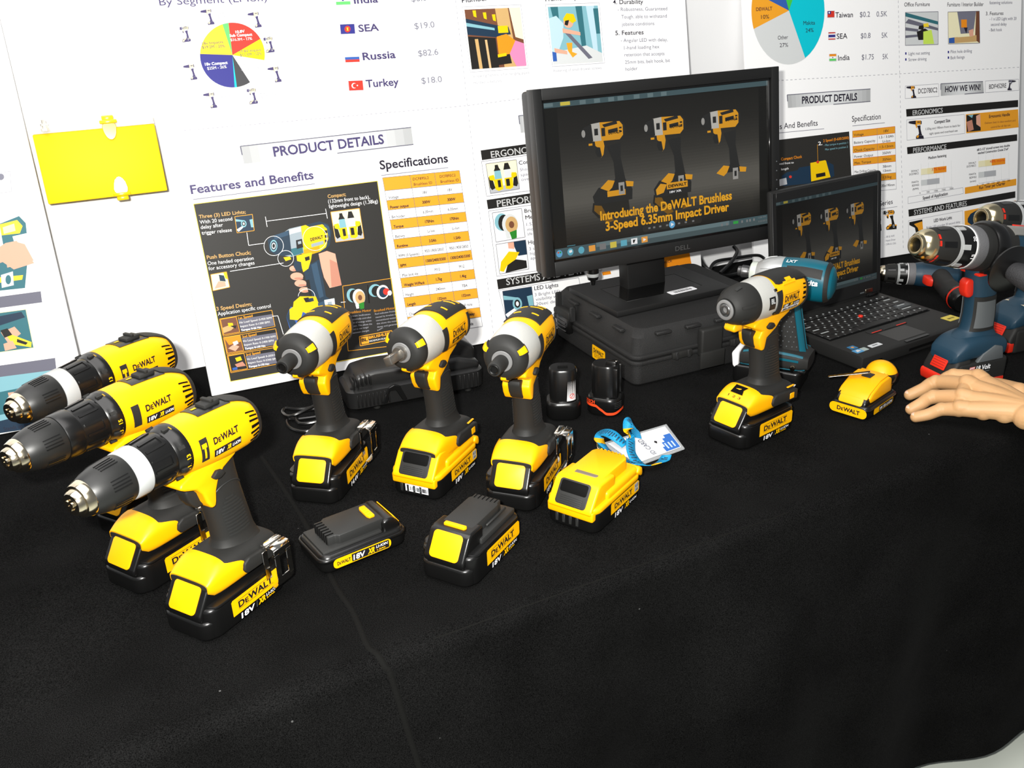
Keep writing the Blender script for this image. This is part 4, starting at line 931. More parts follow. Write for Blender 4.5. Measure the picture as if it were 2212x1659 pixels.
for i, (nm, l1, l2, l3) in enumerate((('1st Speed', '0-950 RPM', '0-1300 BPM', '0-56 Nm'), ('2nd Speed', '0-1900 RPM', '0-2400 BPM', '0-100 Nm'), ('3rd Speed', '0-2850 RPM', '0-3300 BPM', '0-170 Nm'))):
    ox, oy = 8.3*i, 40*i - (1 if i == 2 else 0)
    q = [(474+ox, 689+oy), (587+ox, 670+oy), (594+ox, 705+oy), (482+ox, 726+oy)]
    p.begin().poly(q, 'black', 1); p.poly([(514+ox, 690+oy), (590+ox, 678+oy), (593+ox, 703+oy), (521+ox, 716+oy)], 'dsilver', 1.2); p.frame(q, .0010, 'gold', 2.4)
    p.text(nm, (515+ox, 690+oy), (546+ox, 684+oy), 5.5, 'gold', 2, .02)
    for k, (a, b2) in enumerate((('No Load Speed: ' + l1, 70), ('Impact Rate: ' + l2, 64), ('Torque: ' + l3, 44))): p.text(a, (517+ox+k*2, 699+oy+k*8.2), (517+ox+k*2+b2, 699+oy+k*8.2-b2*.155), 4.6, 'white', 2, .03)
    p.end('speed_box')
    items = ([([(0, 0), (1, 0), (1, 1), (0, 1)], 'brown'), ([(.0, .55), (.5, .45), (.8, .6), (.5, .8), (0, .9)], 'tan'), ([(.4, .3), (.7, .35), (.7, .6), (.4, .55)], 'yel'), ([(.5, .5), (.9, .55), (.8, .75)], 'black')],
             [([(0, 0), (1, 0), (1, 1), (0, 1)], 'brown'), ([(0, 0), (1, 0), (1, .4), (.2, .5)], 'orange'), ([(.1, .7), (.5, .5), (.8, .7), (.5, .95)], 'skin'), ([(.45, .35), (.75, .3), (.8, .5), (.5, .6)], 'lsilver')],
             [([(0, 0), (1, 0), (1, 1), (0, 1)], 'black'), ([(.4, .2), (.75, .15), (.8, .4), (.45, .45)], 'yel'), ([(.3, .6), (.8, .5), (.95, .8), (.4, .8)], 'skin2'), ([(.1, .8), (.4, .78), (.4, .95), (.1, .95)], 'mblue')])[i]
    inset([(476+ox, 690+oy), (510+ox, 684+oy), (518+ox, 717+oy), (483+ox, 723+oy)], items, 'gold', 2.4)
# specification table
TT = lambda u, v: (826 + (992-826)*u + (887-826)*v*1.0 + (-0)*u*v - u*v*11, 384 + (368-384)*u + (727-384)*v + u*v*(705-727+16))
rows = ['', 'Voltage', 'Power output', 'Bit holder', 'Torque', 'Battery', 'Runtime', 'RPM (3 Speeds)', 'BPM', 'Max bolt dia', 'Weight W/Pack', 'Height', 'Length', 'Charge time', 'LED', 'Display']
v1 = ['DCF895L2', '18V', '300W', '6.35mm', '170Nm', 'Li-Ion', '3.0Ah', '950/1900/2850', '1300/2400/3300', 'M12', '1.7kg', '240mm', '132mm', '60 mins', '20s delay', 'Fade']
v2 = ['DCF895C2', '18V', '300W', '6.35mm', '170Nm', 'Li-Ion', '1.5Ah', '950/1900/2850', '1300/2400/3300', 'M12', '1.4kg', 'TBA', '132mm', '60 mins', '20s delay', 'Fade']
p.begin(); NR = 16; hh = 1.0/NR*1.0
ve = [0, .082] + [.082 + (1-.082)*i/15 for i in range(1, 16)]
for i in range(NR):
    v0, v_1 = ve[i], ve[i+1]
    if i % 2 == 0: p.poly([TT(0, v0), TT(1, v0), TT(1, v_1), TT(0, v_1)], 'gold' if i else 'gold', 0)
    vb = v0 + (v_1-v0)*.70; bo = .028 if i % 2 == 0 and i else .008; hpx = 6.2
    if i == 0:
        for j, a in ((0, .385), (1, .735)):
            p.text((v1, v2)[j][0], TT(a, .035), TT(a+.205, .035), 6, 'ink', 2); p.text('Brushless ID', TT(a, .068), TT(a+.24, .068), 6, 'ink', 2)
    else:
        wd_ = min(.33, text_ratio(rows[i])*.0305*1.05); p.text(rows[i], TT(.03, vb+.010), TT(.03+wd_, vb+.010), hpx, 'ink', 2, bo)
        for j, cxx in ((0, .51), (1, .84)):
            sx = (v1, v2)[j][i]; wd_ = min(.31, text_ratio(sx)*.031); p.text(sx, TT(cxx-wd_/2, vb), TT(cxx+wd_/2, vb), hpx, 'ink', 2, bo)
for i in range(NR+1): p.line(TT(0, ve[i]), TT(1, ve[i]), .0007, 'line', 1)
for u in (0, .355, .675, 1): p.line(TT(u, 0), TT(u, 1), .0007, 'line', 1)
p.end('specification_table')
# third column
def bar(tx, x0, y0, x1, y1, h, ta, tb, th, lean=3): p.begin().par(x0, y0, x1, y1, h, 'black', 0, lean).text(tx, ta, tb, th, 'white', 1, .012).end('heading_bar')
bar('ERGONOMICS', 1038, 325, 1230, 298, 21, (1061, 341), (1182, 325), 15); bar('PERFORMANCE', 1051, 432, 1240, 403, 20, (1074, 447), (1212, 427), 15); bar('SYSTEMS AND FEATURES', 1073, 604, 1260, 572, 21, (1094, 616), (1300, 584), 15)
def cell(q, pq, items, bg='cream'):
    p.begin().frame(q, .0008, 'line', 0).end('cell_frame'); inset(pq, items, 'line', 0, bg)
cell([(1040, 349), (1240, 322), (1251, 398), (1051, 424)], [(1049, 354), (1115, 345), (1122, 408), (1059, 418)], PAIR)
cell([(1055, 456), (1250, 428), (1270, 570), (1073, 597)], [(1063, 460), (1126, 450), (1134, 512), (1071, 523)], MOTOR, 'white')
inset([(1071, 528), (1135, 518), (1142, 581), (1079, 592)], [([(0, 0), (1, 0), (1, 1), (0, 1)], 'white'), ([(.55, 0), (1, 0), (1, .5), (.7, .5)], 'dblue'), ([(.4, .0), (.6, .0), (.6, .25), (.4, .2)], 'skin'), ([(.1, .6), (.4, .3), (.75, .38), (.6, .6), (.3, .75), (.15, .95), (.02, .9)], 'yel'), ([(.3, .75), (.6, .6), (.95, .7), (.95, .95), (.2, 1)], 'black')], 'line', 0)
cell([(1077, 627), (1250, 600), (1262, 668), (1095, 696)], [(1085, 629), (1148, 619), (1156, 682), (1093, 692)], LED)
p.begin()
for tx, a, b2, h, c, bo in (('Compact Size', (1121, 356), (1190, 346), 9, 'ink', .01), ('Shorter design for tight', (1123, 370), (1225, 355), 7, 'grey', 0), ('spaces and easier', (1125, 381), (1205, 369), 7, 'grey', 0), ('overhead use', (1126, 391), (1188, 382), 7, 'grey', 0),
        ('Brushless Motor', (1133, 460), (1215, 448), 9, 'ink', .01), ('Mechanism', (1135, 474), (1195, 465), 9, 'ink', .01), ('1.5X more efficient', (1137, 488), (1222, 476), 7, 'grey', 0), ('motor with longer', (1139, 499), (1216, 488), 7, 'grey', 0), ('life', (1140, 509), (1150, 507), 7, 'grey', 0),
        ('High Torque', (1141, 528), (1202, 518), 9, 'ink', .01), ('3 speed gives much', (1143, 541), (1226, 529), 7, 'grey', 0), ('higher range of', (1145, 551), (1210, 541), 7, 'grey', 0), ('applications', (1146, 561), (1200, 553), 7, 'grey', 0),
        ('LED Lights', (1154, 627), (1206, 619), 9, 'ink', .01), ('3 Bright LEDs for best', (1155, 640), (1250, 626), 7, 'grey', 0), ('visibility with', (1157, 650), (1214, 641), 7, 'grey', 0), ('20sec delay', (1158, 660), (1212, 652), 7, 'grey', 0)):
    if bo and p.mb.v and tx != 'Mechanism': p.end('feature_text'); p.begin()
    p.text(tx, a, b2, h, c, 1, bo)
p.end('feature_text')
p.begin().quad((1392, 556), (1489, 545), (1494, 574), (1396, 586), 'orange', 0).text('Chuck', (1424, 571), (1452, 566), 8, 'ink', 1).end('chuck_panel'); p.begin().quad((1300, 588), (1318, 585), (1320, 592), (1302, 595), 'orange', 0).end('chuck_panel')
# top right part: trade photographs and the feature list
PLUMB = [([(0, 0), (1, 0), (1, 1), (0, 1)], 'brown'), ([(.55, 0), (.78, 0), (.85, 1), (.6, 1)], 'tan'), ([(.8, 0), (1, 0), (1, .55), (.86, .5)], 'cream'), ([(0, .15), (.6, .3), (.6, .5), (0, .42)], 'dblue'), ([(0, .22), (.5, .33), (.5, .37), (0, .28)], 'lteal'), ([(0, .45), (.5, .5), (.5, 1), (0, 1)], 'black'), ([(.12, .5), (.18, .5), (.2, 1), (.14, 1)], 'tan'), ([(.3, .52), (.34, .52), (.36, 1), (.32, 1)], 'wood'),
         ([(.14, .02), (.2, .02), (.2, .14), (.15, .12)], 'yel'), ([(.32, .06), (.38, .06), (.38, .18), (.33, .16)], 'yel'), ([(.48, .1), (.54, .1), (.54, .22), (.49, .2)], 'yel'), ([(.5, .30), (.75, .32), (.78, .45), (.52, .46)], 'dblue'), ([(.56, .30), (.74, .30), (.74, .42), (.56, .42)], 'yel'), ([(.52, .48), (.7, .44), (.85, .56), (.74, .78), (.52, .80)], 'orange'), ([(.72, .78), (.85, .56), (1, .62), (1, 1), (.82, 1)], 'pink'), ([(.44, .82), (.72, .78), (.74, .94), (.46, .96)], 'black'), ([(.5, .78), (.66, .76), (.66, .81), (.5, .83)], 'yel')]
FRAMER = [([(0, 0), (1, 0), (1, 1), (0, 1)], 'lteal'), ([(.05, 0), (.2, 0), (.2, .3), (.1, .3)], 'teal'), ([(.55, 0), (.68, 0), (.70, .9), (.62, .9)], 'teal'), ([(.76, 0), (.92, 0), (.92, .95), (.84, .92)], 'cloth'), ([(.9, .05), (1, .05), (1, .5), (.92, .5)], 'teal'), ([(0, .8), (.7, .7), (1, .85), (1, 1), (0, 1)], 'lsilver'), ([(.25, .42), (.32, .4), (.8, .92), (.72, .94)], 'dsilver'), ([(0, .2), (.15, .16), (.28, .3), (.25, .55), (.12, .8), (0, .82)], 'cloth'), ([(.25, .38), (.6, .46), (.6, .52), (.25, .46)], 'skin'), (circ(.38, .28, .10, .10), 'skin'), ([(.28, .22), (.36, .12), (.5, .14), (.54, .26), (.46, .3), (.38, .24), (.34, .32)], 'yel'), ([(.32, .25), (.4, .24), (.36, .34), (.3, .32)], 'black'), ([(.05, .72), (.3, .78), (.3, .84), (.05, .8)], 'skin'), ([(.3, .64), (.42, .64), (.4, .8), (.5, .84), (.4, .9), (.32, .78)], 'gold'), ([(0, .78), (.08, .8), (.08, .95), (0, .95)], 'mblue')]
p.begin().text('Plumber', (998, 6), (1054, 1), 11, 'ink', 1, .01).text('Framer/Drywaller', (1178, 3), (1281, -4), 11, 'ink', 1, .01).end('trade_heading')
inset([(1003, 21), (1123, 16), (1137, 142), (1019, 150)], PLUMB, None, 0); inset([(1183, 15), (1291, 12), (1302, 133), (1195, 139)], FRAMER, None, 0)
p.begin().frame([(998, 15), (1125, 10), (1141, 147), (1016, 156)], .0008, 'lgrey').frame([(1178, 10), (1294, 6), (1306, 136), (1193, 144)], .0008, 'lgrey')
p.text('-Screwing fasteners for hanging pipes', (1018, 168), (1143, 159), 6.5, 'lgrey').text('-Hardware fixtures', (1020, 182), (1083, 177), 6.5, 'lgrey').text('-Fastening of small drywall screws', (1193, 156), (1299, 149), 6.5, 'lgrey').end('picture_caption')
p.begin()
for tx, a, b2, h, c, bo in (('4. Durability', (1324, 9), (1389, 8), 10, 'ink', .01), ('- Robustness, Guaranteed', (1334, 24), (1441, 22), 8, 'grey', 0), ('Tough, able to withstand', (1342, 40), (1440, 38), 8, 'grey', 0), ('jobsite conditions', (1343, 56), (1413, 54), 8, 'grey', 0), ('5. Features', (1329, 76), (1390, 74), 10, 'ink', .01), ('- Angular LED with delay,', (1341, 91), (1442, 89), 8, 'grey', 0),
        ('1-hand loading hex', (1348, 107), (1424, 104), 8, 'grey', 0), ('retention that accepts', (1349, 122), (1435, 119), 8, 'grey', 0), ('25mm bits, belt hook, bit', (1350, 138), (1447, 134), 8, 'grey', 0), ('holder', (1351, 153), (1377, 151), 8, 'grey', 0)):
    if bo and p.mb.v: p.end('feature_text'); p.begin()
    p.text(tx, a, b2, h, c, 1, bo)
p.end('feature_text')
# ---------------------------------------------------------------- the right board
RGT = Plane(Vector((.8696, 2.0860, TZ+.0016)), 19, 11)
t = board_thing('poster_board', 'white product poster board on the right, behind the laptop, with a half-hidden pie chart', RGT, -.332, .426, .70)
p = Print(RGT, t)
p.begin()
PC = (1704, 23)
def ell(a0, a1, c): p.poly([PC] + [(1702 + 79*cos(R(a)) , 23 + 115*sin(R(a)) if False else 23 + 116*sin(R(a))) for a in [a0+(a1-a0)*i/14 for i in range(15)]], c, 0)
for a0, a1, c in ((-62, 62, 'cyan'), (62, 160, 'board'), (160, 200, 'gold'), (200, 250, 'mblue'), (250, 298, 'green')): ell(a0, a1, c)
p.poly([PC] + [(1702 + 79*cos(R(a)), 23 + 116*sin(R(a))) for a in [62+98*i/14 for i in range(15)]], 'lsilver', .5)
for tx, a, b2, h, c, bo in (('DEWALT', (1633, 24), (1668, 22), 8, 'brown', .02), ('10%', (1644, 41), (1661, 40), 9, 'ink', 0), ('Makita', (1735, 54), (1760, 53), 9, 'ink', 0), ('24%', (1740, 70), (1757, 69), 9, 'ink', 0), ('Other', (1680, 86), (1702, 84), 9, 'ink', 0), ('27%', (1684, 102), (1702, 101), 9, 'ink', 0)): p.text(tx, a, b2, h, c, 1.5, bo)
p.end('pie_chart')
flag('taiwan', 1787, 24, 15, 14, 0, -.5); flag('thai', 1789, 70, 15, 16, 0, -.5); flag('india', 1791, 117, 15, 15, 0, -.5)
for tx, a, b2, h in (('Taiwan', (1804, 38), (1842, 37), 12), ('SEA', (1807, 84), (1830, 83), 12), ('India', (1810, 131), (1835, 129), 12)): p.begin().text(tx, a, b2, h, 'ink', 1, .005).end('country_name')
for tx, a, b2 in (('$0.2', (1857, 37), (1879, 36)), ('0.5K', (1893, 36), (1916, 35)), ('$0.8', (1859, 83), (1880, 82)), ('5K', (1904, 82), (1917, 81)), ('$1.75', (1861, 129), (1887, 128)), ('5K', (1906, 128), (1918, 127))): p.begin().text(tx, a, b2, 12, 'grey').end('sales_figure')
p.begin().dash((1640, 176), (2205, 145), 60, .0010, 'lgrey').end('dashed_line'); p.begin().dash((1940, 0), (1951, 540), 50, .0010, 'lgrey').end('dashed_line')
p.begin().text('Office Furniture', (1953, 14), (2008, 13), 9, 'ink').text('Furniture / Interior Builder', (2046, 14), (2124, 13), 9, 'ink').end('trade_heading')
inset([(1955, 27), (2026, 25), (2026, 96), (1955, 98)], [([(0, 0), (1, 0), (1, 1), (0, 1)], 'lsilver'), ([(0, 0), (1, .3), (1, .4), (0, .12)], 'teal'), ([(.1, .2), (1, .5), (1, .58), (0, .32)], 'dsilver'), ([(0, .45), (.4, .52), (.4, .6), (0, .55)], 'dsilver'), ([(0, .7), (.4, .68), (.4, .75), (0, .78)], 'dsilver'), ([(.35, .6), (.6, .5), (.75, .6), (.65, .85), (.4, .85)], 'black'), ([(.55, .6), (.8, .55), (.88, .98), (.55, .98)], 'lime'), ([(.42, .42), (.58, .40), (.55, .55), (.4, .52)], 'black'), ([(.55, .36), (.7, .34), (.72, .46), (.56, .46)], 'pieyel')], 'grey', 0)
inset([(2047, 26), (2115, 24), (2116, 93), (2048, 95)], [([(0, 0), (1, 0), (1, 1), (0, 1)], 'cream'), ([(.3, 0), (.9, 0), (.8, .7), (.4, .7)], 'grey'), ([(.9, 0), (1, 0), (1, 1), (.85, .9)], 'brown'), ([(.42, .25), (.6, .25), (.6, .5), (.42, .5)], 'orange'), ([(.5, .5), (.62, .5), (.58, .7)], 'ink'), ([(.2, .8), (.9, .75), (.9, .95), (.2, .98)], 'tan'), ([(.3, .7), (.8, .68), (.8, .78), (.3, .8)], 'cream'), ([(.02, .82), (.2, .8), (.2, .98), (.02, .98)], 'mblue'), ([(.65, .6), (.8, .55), (.8, .78), (.68, .78)], 'skin')], 'grey', 0)
p.begin()
for tx, a, b2, h, c in (('Light nut setting', (1962, 119), (2008, 117), 7, 'grey'), ('Screw driving', (1962, 132), (2001, 130), 7, 'grey'), ('Pilot hole drilling', (2053, 115), (2099, 113), 7, 'grey'), ('Bolt fixings', (2053, 128), (2083, 126), 7, 'grey'), ('fastening solutions', (2137, 9), (2186, 8), 7, 'grey'), ('3. Features', (2129, 33), (2167, 32), 8, 'ink'), ('- 1 x LED Light with 20', (2137, 44), (2195, 43), 7, 'grey'), ('second delay', (2140, 56), (2174, 55), 7, 'grey'), ('- Belt hook', (2136, 68), (2164, 67), 7, 'grey')): p.text(tx, a, b2, h, c, 1)
for x, y in ((1955, 113), (1955, 126), (2047, 110), (2047, 122)): p.par(x, y, x+3, y, 5, 'blue')
p.end('feature_text')
banner('PRODUCT DETAILS', ((1700, 205), (1880, 192), (1880, 219), (1702, 233)), (1732, 224), (1851, 216), 16, False)
banner('HOW WE WIN!', ((2032, 181), (2123, 176), (2125, 200), (2032, 207)), (2041, 199), (2117, 194), 13, False)
p.begin().frame([(1955, 186), (2027, 181), (2028, 208), (1955, 213)], .0008, 'lgrey').icon('drill', 1969, 199, 13, 1).text('DCD780C2', (1983, 202), (2024, 199), 11, 'ink', 2).end('model_box')
p.begin().frame([(2128, 175), (2200, 171), (2201, 195), (2128, 200)], .0008, 'lgrey').icon('drill', 2184, 184, 11, 1, 0, -1, {'gold': 'grey'}).text('BDF452RE', (2136, 192), (2173, 189), 10, 'ink', 2).end('model_box')
p.begin().text('Features And Benefits', (1640, 283), (1766, 271), 13, 'ink').line((1640, 291), (1780, 278), .0010, 'grey').end('section_heading')
p.begin().text('Specification', (1840, 263), (1902, 257), 13, 'ink').line((1841, 272), (1911, 265), .0010, 'grey').end('section_heading')
p.begin().quad((1650, 306), (1834, 284), (1842, 440), (1658, 463), 'dkpanel', 0)
for tx, a, b2, h, c, bo in (('2.', (1767, 314), (1776, 313), 8, 'white', .02), ('2 Speed (0-600/2000)', (1778, 307), (1833, 300), 6, 'orange', .01), ('- Max torque in position 1', (1779, 316), (1831, 310), 4.5, 'lteal', 0), ('Max speed in position 2', (1782, 325), (1831, 319), 4.5, 'lteal', 0), ('Compact Chuck', (1687, 347), (1732, 341), 6.5, 'orange', .01), ('Moved front to', (1676, 357), (1714, 353), 5, 'white', 0), ('length', (1687, 368), (1703, 366), 5, 'white', 0)): p.text(tx, a, b2, h, c, 2, bo)
for i, (pts, c) in enumerate((([(1688, 380), (1700, 372), (1722, 368), (1726, 362), (1750, 358), (1752, 396), (1690, 402)], 'dblue'), ([(1750, 352), (1782, 346), (1796, 358), (1797, 382), (1752, 392)], 'yel'), ([(1784, 348), (1800, 356), (1802, 380), (1794, 384)], 'dblue'), ([(1762, 376), (1782, 372), (1783, 380), (1763, 384)], 'black'), (circ(1707, 382, 3), 'red'), (circ(1766, 350, 3), 'red'), ([(1682, 388), (1698, 384), (1700, 398), (1684, 402)], 'silver'))): p.poly(pts, c, 1+i*.15)
p.line((1765, 312), (1766, 348), .0008, 'gold', 3); p.end('features_panel', 'charcoal features panel')
p.begin()
rr = ['Voltage', 'Battery Capacity', 'Chuck Capacity', 'Power Output', 'Max. Torque', 'Max Drilling Capacity', 'Weight', 'LxH']; rv = ['18V', '1.5 / 3.0Ah', '1.5-13mm', '350W', '35Nm', '38mm', '1.55kg', '235x190mm']
TR = lambda u, v: (1841 + 92*u + 3*v, 283 - 10*u + (141-0)*v + 1.5*u*v)
re_ = [0, .10, .235, .335, .43, .53, .70, .80, .95]
for i in range(8):
    if i % 2 == 0 and i != 0 or i == 0: pass
    if i in (0, 2, 4, 6): p.poly([TR(0, re_[i]), TR(1, re_[i]), TR(1, re_[i+1]), TR(0, re_[i+1])], 'gold' if i else 'gold', 0)
    m_ = (re_[i]+re_[i+1])/2 + .022
    p.text(rr[i], TR(.03, m_+.01), TR(.03+min(.5, text_ratio(rr[i])*.055), m_+.01), 5.6, 'ink', 2); p.text(rv[i], TR(.79-min(.34, text_ratio(rv[i])*.06)/2, m_-(.03 if i in (1, 5) else 0)), TR(.79+min(.34, text_ratio(rv[i])*.06)/2, m_-(.03 if i in (1, 5) else 0)), 5.6, 'ink', 2)
    if i in (1, 5): s_ = ('Li-Ion', '13mm')[i == 5]; p.text(s_, TR(.70, m_+.035), TR(.88, m_+.035), 5.6, 'ink', 2)
for i in range(9): p.line(TR(0, re_[i]), TR(1, re_[i]), .0006, 'red' if i in (0, 1, 2, 3, 4, 5) else 'grey', 1)
for u in (0, .58, 1): p.line(TR(u, 0), TR(u, .95), .0006, 'grey', 1)
p.end('specification_table')
p.begin().text('Series', (1900, 445), (1928, 440), 11, 'ink').line((1880, 455), (1938, 446), .0008, 'grey').end('section_heading')
p.begin().icon('impact', 1921, 475, 21, 0, 4).end('tool_picture')
p.begin().quad((1880, 466), (1902, 462), (1903, 476), (1880, 480), 'black').text('18V', (1888, 474), (1901, 471), 6, 'gold', 1, .02).quad((1880, 488), (1903, 484), (1904, 498), (1880, 502), 'black').text('14.4V', (1884, 496), (1902, 493), 6, 'gold', 1, .02)
for i, (tx, w_) in enumerate((('- 18V & 14.4V', 21), ('- Impact Driver', 23), ('- 3.0Ah & 1.5Ah', 24))): p.text(tx, (1911, 514+i*8), (1911+w_, 511+i*8), 4.5, 'grey', 1)
p.end('series_list')
for tx, q, ta, tb in (('ERGONOMICS', [(1957, 236), (2199, 216), (2199, 231), (1958, 252)], (1971, 249), (2036, 243)), ('PERFORMANCE', [(1959, 318), (2197, 290), (2197, 304), (1960, 333)], (1972, 330), (2044, 322)), ('SYSTEMS AND FEATURES', [(1962, 453), (2193, 413), (2193, 427), (1963, 468)], (1974, 464), (2088, 444))):
    p.begin().poly(q, 'black', 0).text(tx, ta, tb, 11, 'white', 1, .015).end('heading_bar')
p.begin().frame([(1958, 259), (2083, 247), (2084, 288), (1959, 303)], .0008, 'lgrey').icon('drill', 1980, 280, 20, 1).text('Compact Size', (2018, 267), (2052, 263), 7, 'ink', 1, .02).text('1.55kg and 190mm front to back for', (1999, 281), (2074, 273), 5, 'ink', 1).text('tight spots and overhead use', (2007, 291), (2068, 284), 5, 'ink', 1).end('feature_cell')
p.begin().quad((2086, 247), (2199, 236), (2200, 275), (2087, 288), 'gold', 0).text('Ergonomic Handle', (2136, 255), (2181, 250), 7, 'ink', 1, .02).text('Delivers best in class comfort and', (2127, 268), (2193, 262), 4.5, 'brown', 1).text('control for all day use', (2140, 277), (2182, 272), 4.5, 'brown', 1).end('feature_cell')
inset([(2087, 249), (2117, 246), (2118, 282), (2088, 285)], [([(0, 0), (1, 0), (1, 1), (0, 1)], 'black'), ([(0, .4), (.4, .3), (.5, .9), (.1, 1)], 'skin2'), ([(.7, .1), (1, 0), (1, .8), (.7, .6)], 'skin'), ([(.1, 0), (.5, 0), (.4, .2)], 'lteal')], None, 1)
def chart(ox, oy, ttl, b1, b2_, ticks, tw):
    p.begin()
    for i in range(5): x = ox + tw*i/4; p.line((x, oy - i*1.6), (x+1.5, oy+60 - i*2.4), .0005, 'lsilver')
    p.line((ox+1, oy+60), (ox+tw+3, oy+50), .0006, 'lgrey')
    y0 = oy+12; 
    for i, c in enumerate(('cream', 'paley', 'orange', 'orange')): a0, a1 = i/4, (i+1)/4; p.poly([(ox+b1*a0, y0-b1*a0*.12), (ox+b1*a1, y0-b1*a1*.12), (ox+b1*a1, y0+13-b1*a1*.12), (ox+b1*a0, y0+13-b1*a0*.12)], c, 1)
    y0 = oy+36
    for i, c in enumerate(('lsilver', 'silver', 'silver')): a0, a1 = i/3, (i+1)/3; p.poly([(ox+b2_*a0, y0-b2_*a0*.12), (ox+b2_*a1, y0-b2_*a1*.12), (ox+b2_*a1, y0+12-b2_*a1*.12), (ox+b2_*a0, y0+12-b2_*a0*.12)], c, 1)
    p.text(ttl[0], (ox+b1*.42, oy+19-b1*.05), (ox+b1*.97, oy+19-b1*.12), 6, 'red', 2)
    for tx, a, b3 in (('DEWALT', (ox-21, oy+19), (ox-5, oy+17)), ('DCD780C2', (ox-25, oy+26), (ox-5, oy+23)), ('MAKITA', (ox-20, oy+43), (ox-5, oy+41)), ('BDF452', (ox-19, oy+50), (ox-4, oy+48)), (ttl[1], (ox-18, oy+58), (ox-5, oy+56))): p.text(tx, a, b3, 4.3, 'ink', 1)
    for i, tx in enumerate(ticks): x = ox + (tw+2)*i/(len(ticks)-1); p.text(tx, (x-2-len(tx)*.8, oy+66-i*10/(len(ticks)-1)), (x-2+len(tx)*1.2, oy+66-i*10/(len(ticks)-1)-.6), 3.8, 'ink', 1)
    p.end('bar_chart')
chart(1989, 353, ('37% faster', '(RPM)'), 55, 40, ('0', '500', '1000', '1500', '2000'), 65); chart(2113, 336, ('48% more', '(screws)'), 58, 38, ('0', '50', '100', '150', '200', '250', '300'), 65)
p.begin().text('Medium fastening', (2005, 344), (2044, 338), 6, 'ink', 1, .02).end('chart_heading'); p.begin().text('#8 2-1/2" drywall screws into double', (2110, 326), (2181, 316), 5, 'ink', 1, .02).text('stacked Construction Grade 2"x4"', (2112, 333), (2178, 324), 5, 'ink', 1, .02).end('chart_heading')
p.begin().frame([(1961, 426), (2080, 405), (2081, 418), (1961, 440)], .0008, 'lgrey').text('Speed of Application', (1993, 431), (2047, 421), 7, 'ink', 1, .02).end('chart_caption')
p.begin().quad((2084, 405), (2195, 386), (2195, 400), (2084, 419), 'gold', 0).text('Run Timer per Charger', (2115, 409), (2171, 399), 7, 'ink', 1, .02).end('chart_caption')
p.begin().frame([(1962, 477), (2079, 455), (2081, 500), (1963, 520)], .0008, 'lgrey').text('LED Work Light', (2017, 480), (2056, 473), 7, 'ink', 1, .02).text('Bright LED provides 20 second delay', (2001, 494), (2074, 481), 5, 'grey', 1).text('for dimly lit spaces', (2019, 501), (2057, 494), 5, 'grey', 1)
p.poly([(1964, 480), (1992, 474), (1994, 508), (1980, 511), (1976, 492), (1964, 486)], 'black', .5).poly([(1974, 484), (1992, 478), (1994, 500), (1986, 505), (1982, 492)], 'gold', .8); p.end('feature_cell')
p.begin().quad((2083, 456), (2194, 433), (2195, 478), (2084, 492), 'gold', 0).text('13mm Ratcheting Chuck', (2128, 459), (2184, 446), 7, 'ink', 1, .02).poly([(2090, 472), (2096, 462), (2116, 450), (2116, 482), (2098, 486), (2090, 480)], 'dblue', 1).end('feature_cell')
# ---------------------------------------------------------------- the left board
LFT = Plane(Vector((-.715, 1.3962, TZ+.0016)), 22.37, 10.44)
t = board_thing('poster_board', 'white poster board at the left edge, behind the chucks of the cordless drills', LFT, -.42, .012, .72)
p = Print(LFT, t)
p.begin().frame([(-10, 374), (22, 370), (25, 414), (-10, 418)], .0008, 'lgrey').poly(circ(2, 382, 7), 'grey', 1).end('picture_caption')
inset([(-60, 472), (51, 460), (74, 568), (-40, 600)], [([(0, 0), (1, 0), (1, 1), (0, 1)], 'white'), ([(.5, .15), (.9, .05), (1, .2), (.98, .4), (.5, .42)], 'teal'), ([(.5, .16), (.85, .12), (.93, .25), (.85, .38), (.5, .36)], 'pieyel'), ([(.55, .22), (.78, .18), (.78, .32), (.55, .34)], 'paley'), ([(.5, .6), (.7, .5), (.9, .6), (1, .95), (.5, .95)], 'skin'), ([(.5, .4), (.7, .4), (.75, .9), (.5, .9)], 'teal')], None, 0)
p.begin().poly([(-40, 560), (60, 556), (54, 622), (-40, 632)], 'teal', .5).poly([(2, 594), (28, 586), (30, 616), (4, 622)], 'lsilver', 1.5).poly([(-10, 600), (50, 594), (48, 604), (-10, 612)], 'pieyel', 1).poly(circ(18, 604, 6, 10), 'teal', 2).poly([(-20, 545), (12, 525), (36, 520), (74, 568), (30, 582), (6, 566), (-20, 575)], 'skin', 1.2).end('tool_picture')
p.begin().par(-40, 646, 88, 629, 24, 'dsilver', 0, 3).end('heading_bar'); p.begin().par(-40, 795, 119, 773, 28, 'dsilver', 0, 3).end('heading_bar')
inset([(-50, 682), (56, 668), (73, 751), (-30, 765)], [([(0, 0), (1, 0), (1, 1), (0, 1)], 'teal'), ([(.3, .1), (.9, .05), (.95, .2), (.3, .35)], 'dblue'), ([(.4, .5), (.7, .4), (.8, .6), (.5, .8)], 'skin'), ([(.5, .62), (.62, .6), (.98, .85), (.95, .98), (.6, .85)], 'pieyel'), ([(.4, .45), (.55, .42), (.62, .6), (.45, .65)], 'black'), ([(.7, .72), (.9, .85), (.85, .9), (.68, .8)], 'black'), ([(.4, .8), (.6, .75), (.65, .95), (.4, .98)], 'skin')], 'paley', 0)
inset([(-60, 822), (110, 800), (140, 915), (-30, 940)], [([(0, 0), (1, 0), (1, 1), (0, 1)], 'lteal'), ([(0, .3), (1, .2), (1, .6), (0, .7)], 'teal'), ([(.4, .3), (.6, .3), (.55, .6), (.4, .6)], 'skin'), ([(.1, .8), (.8, .7), (.8, 1), (.1, 1)], 'dblue')], None, 0)
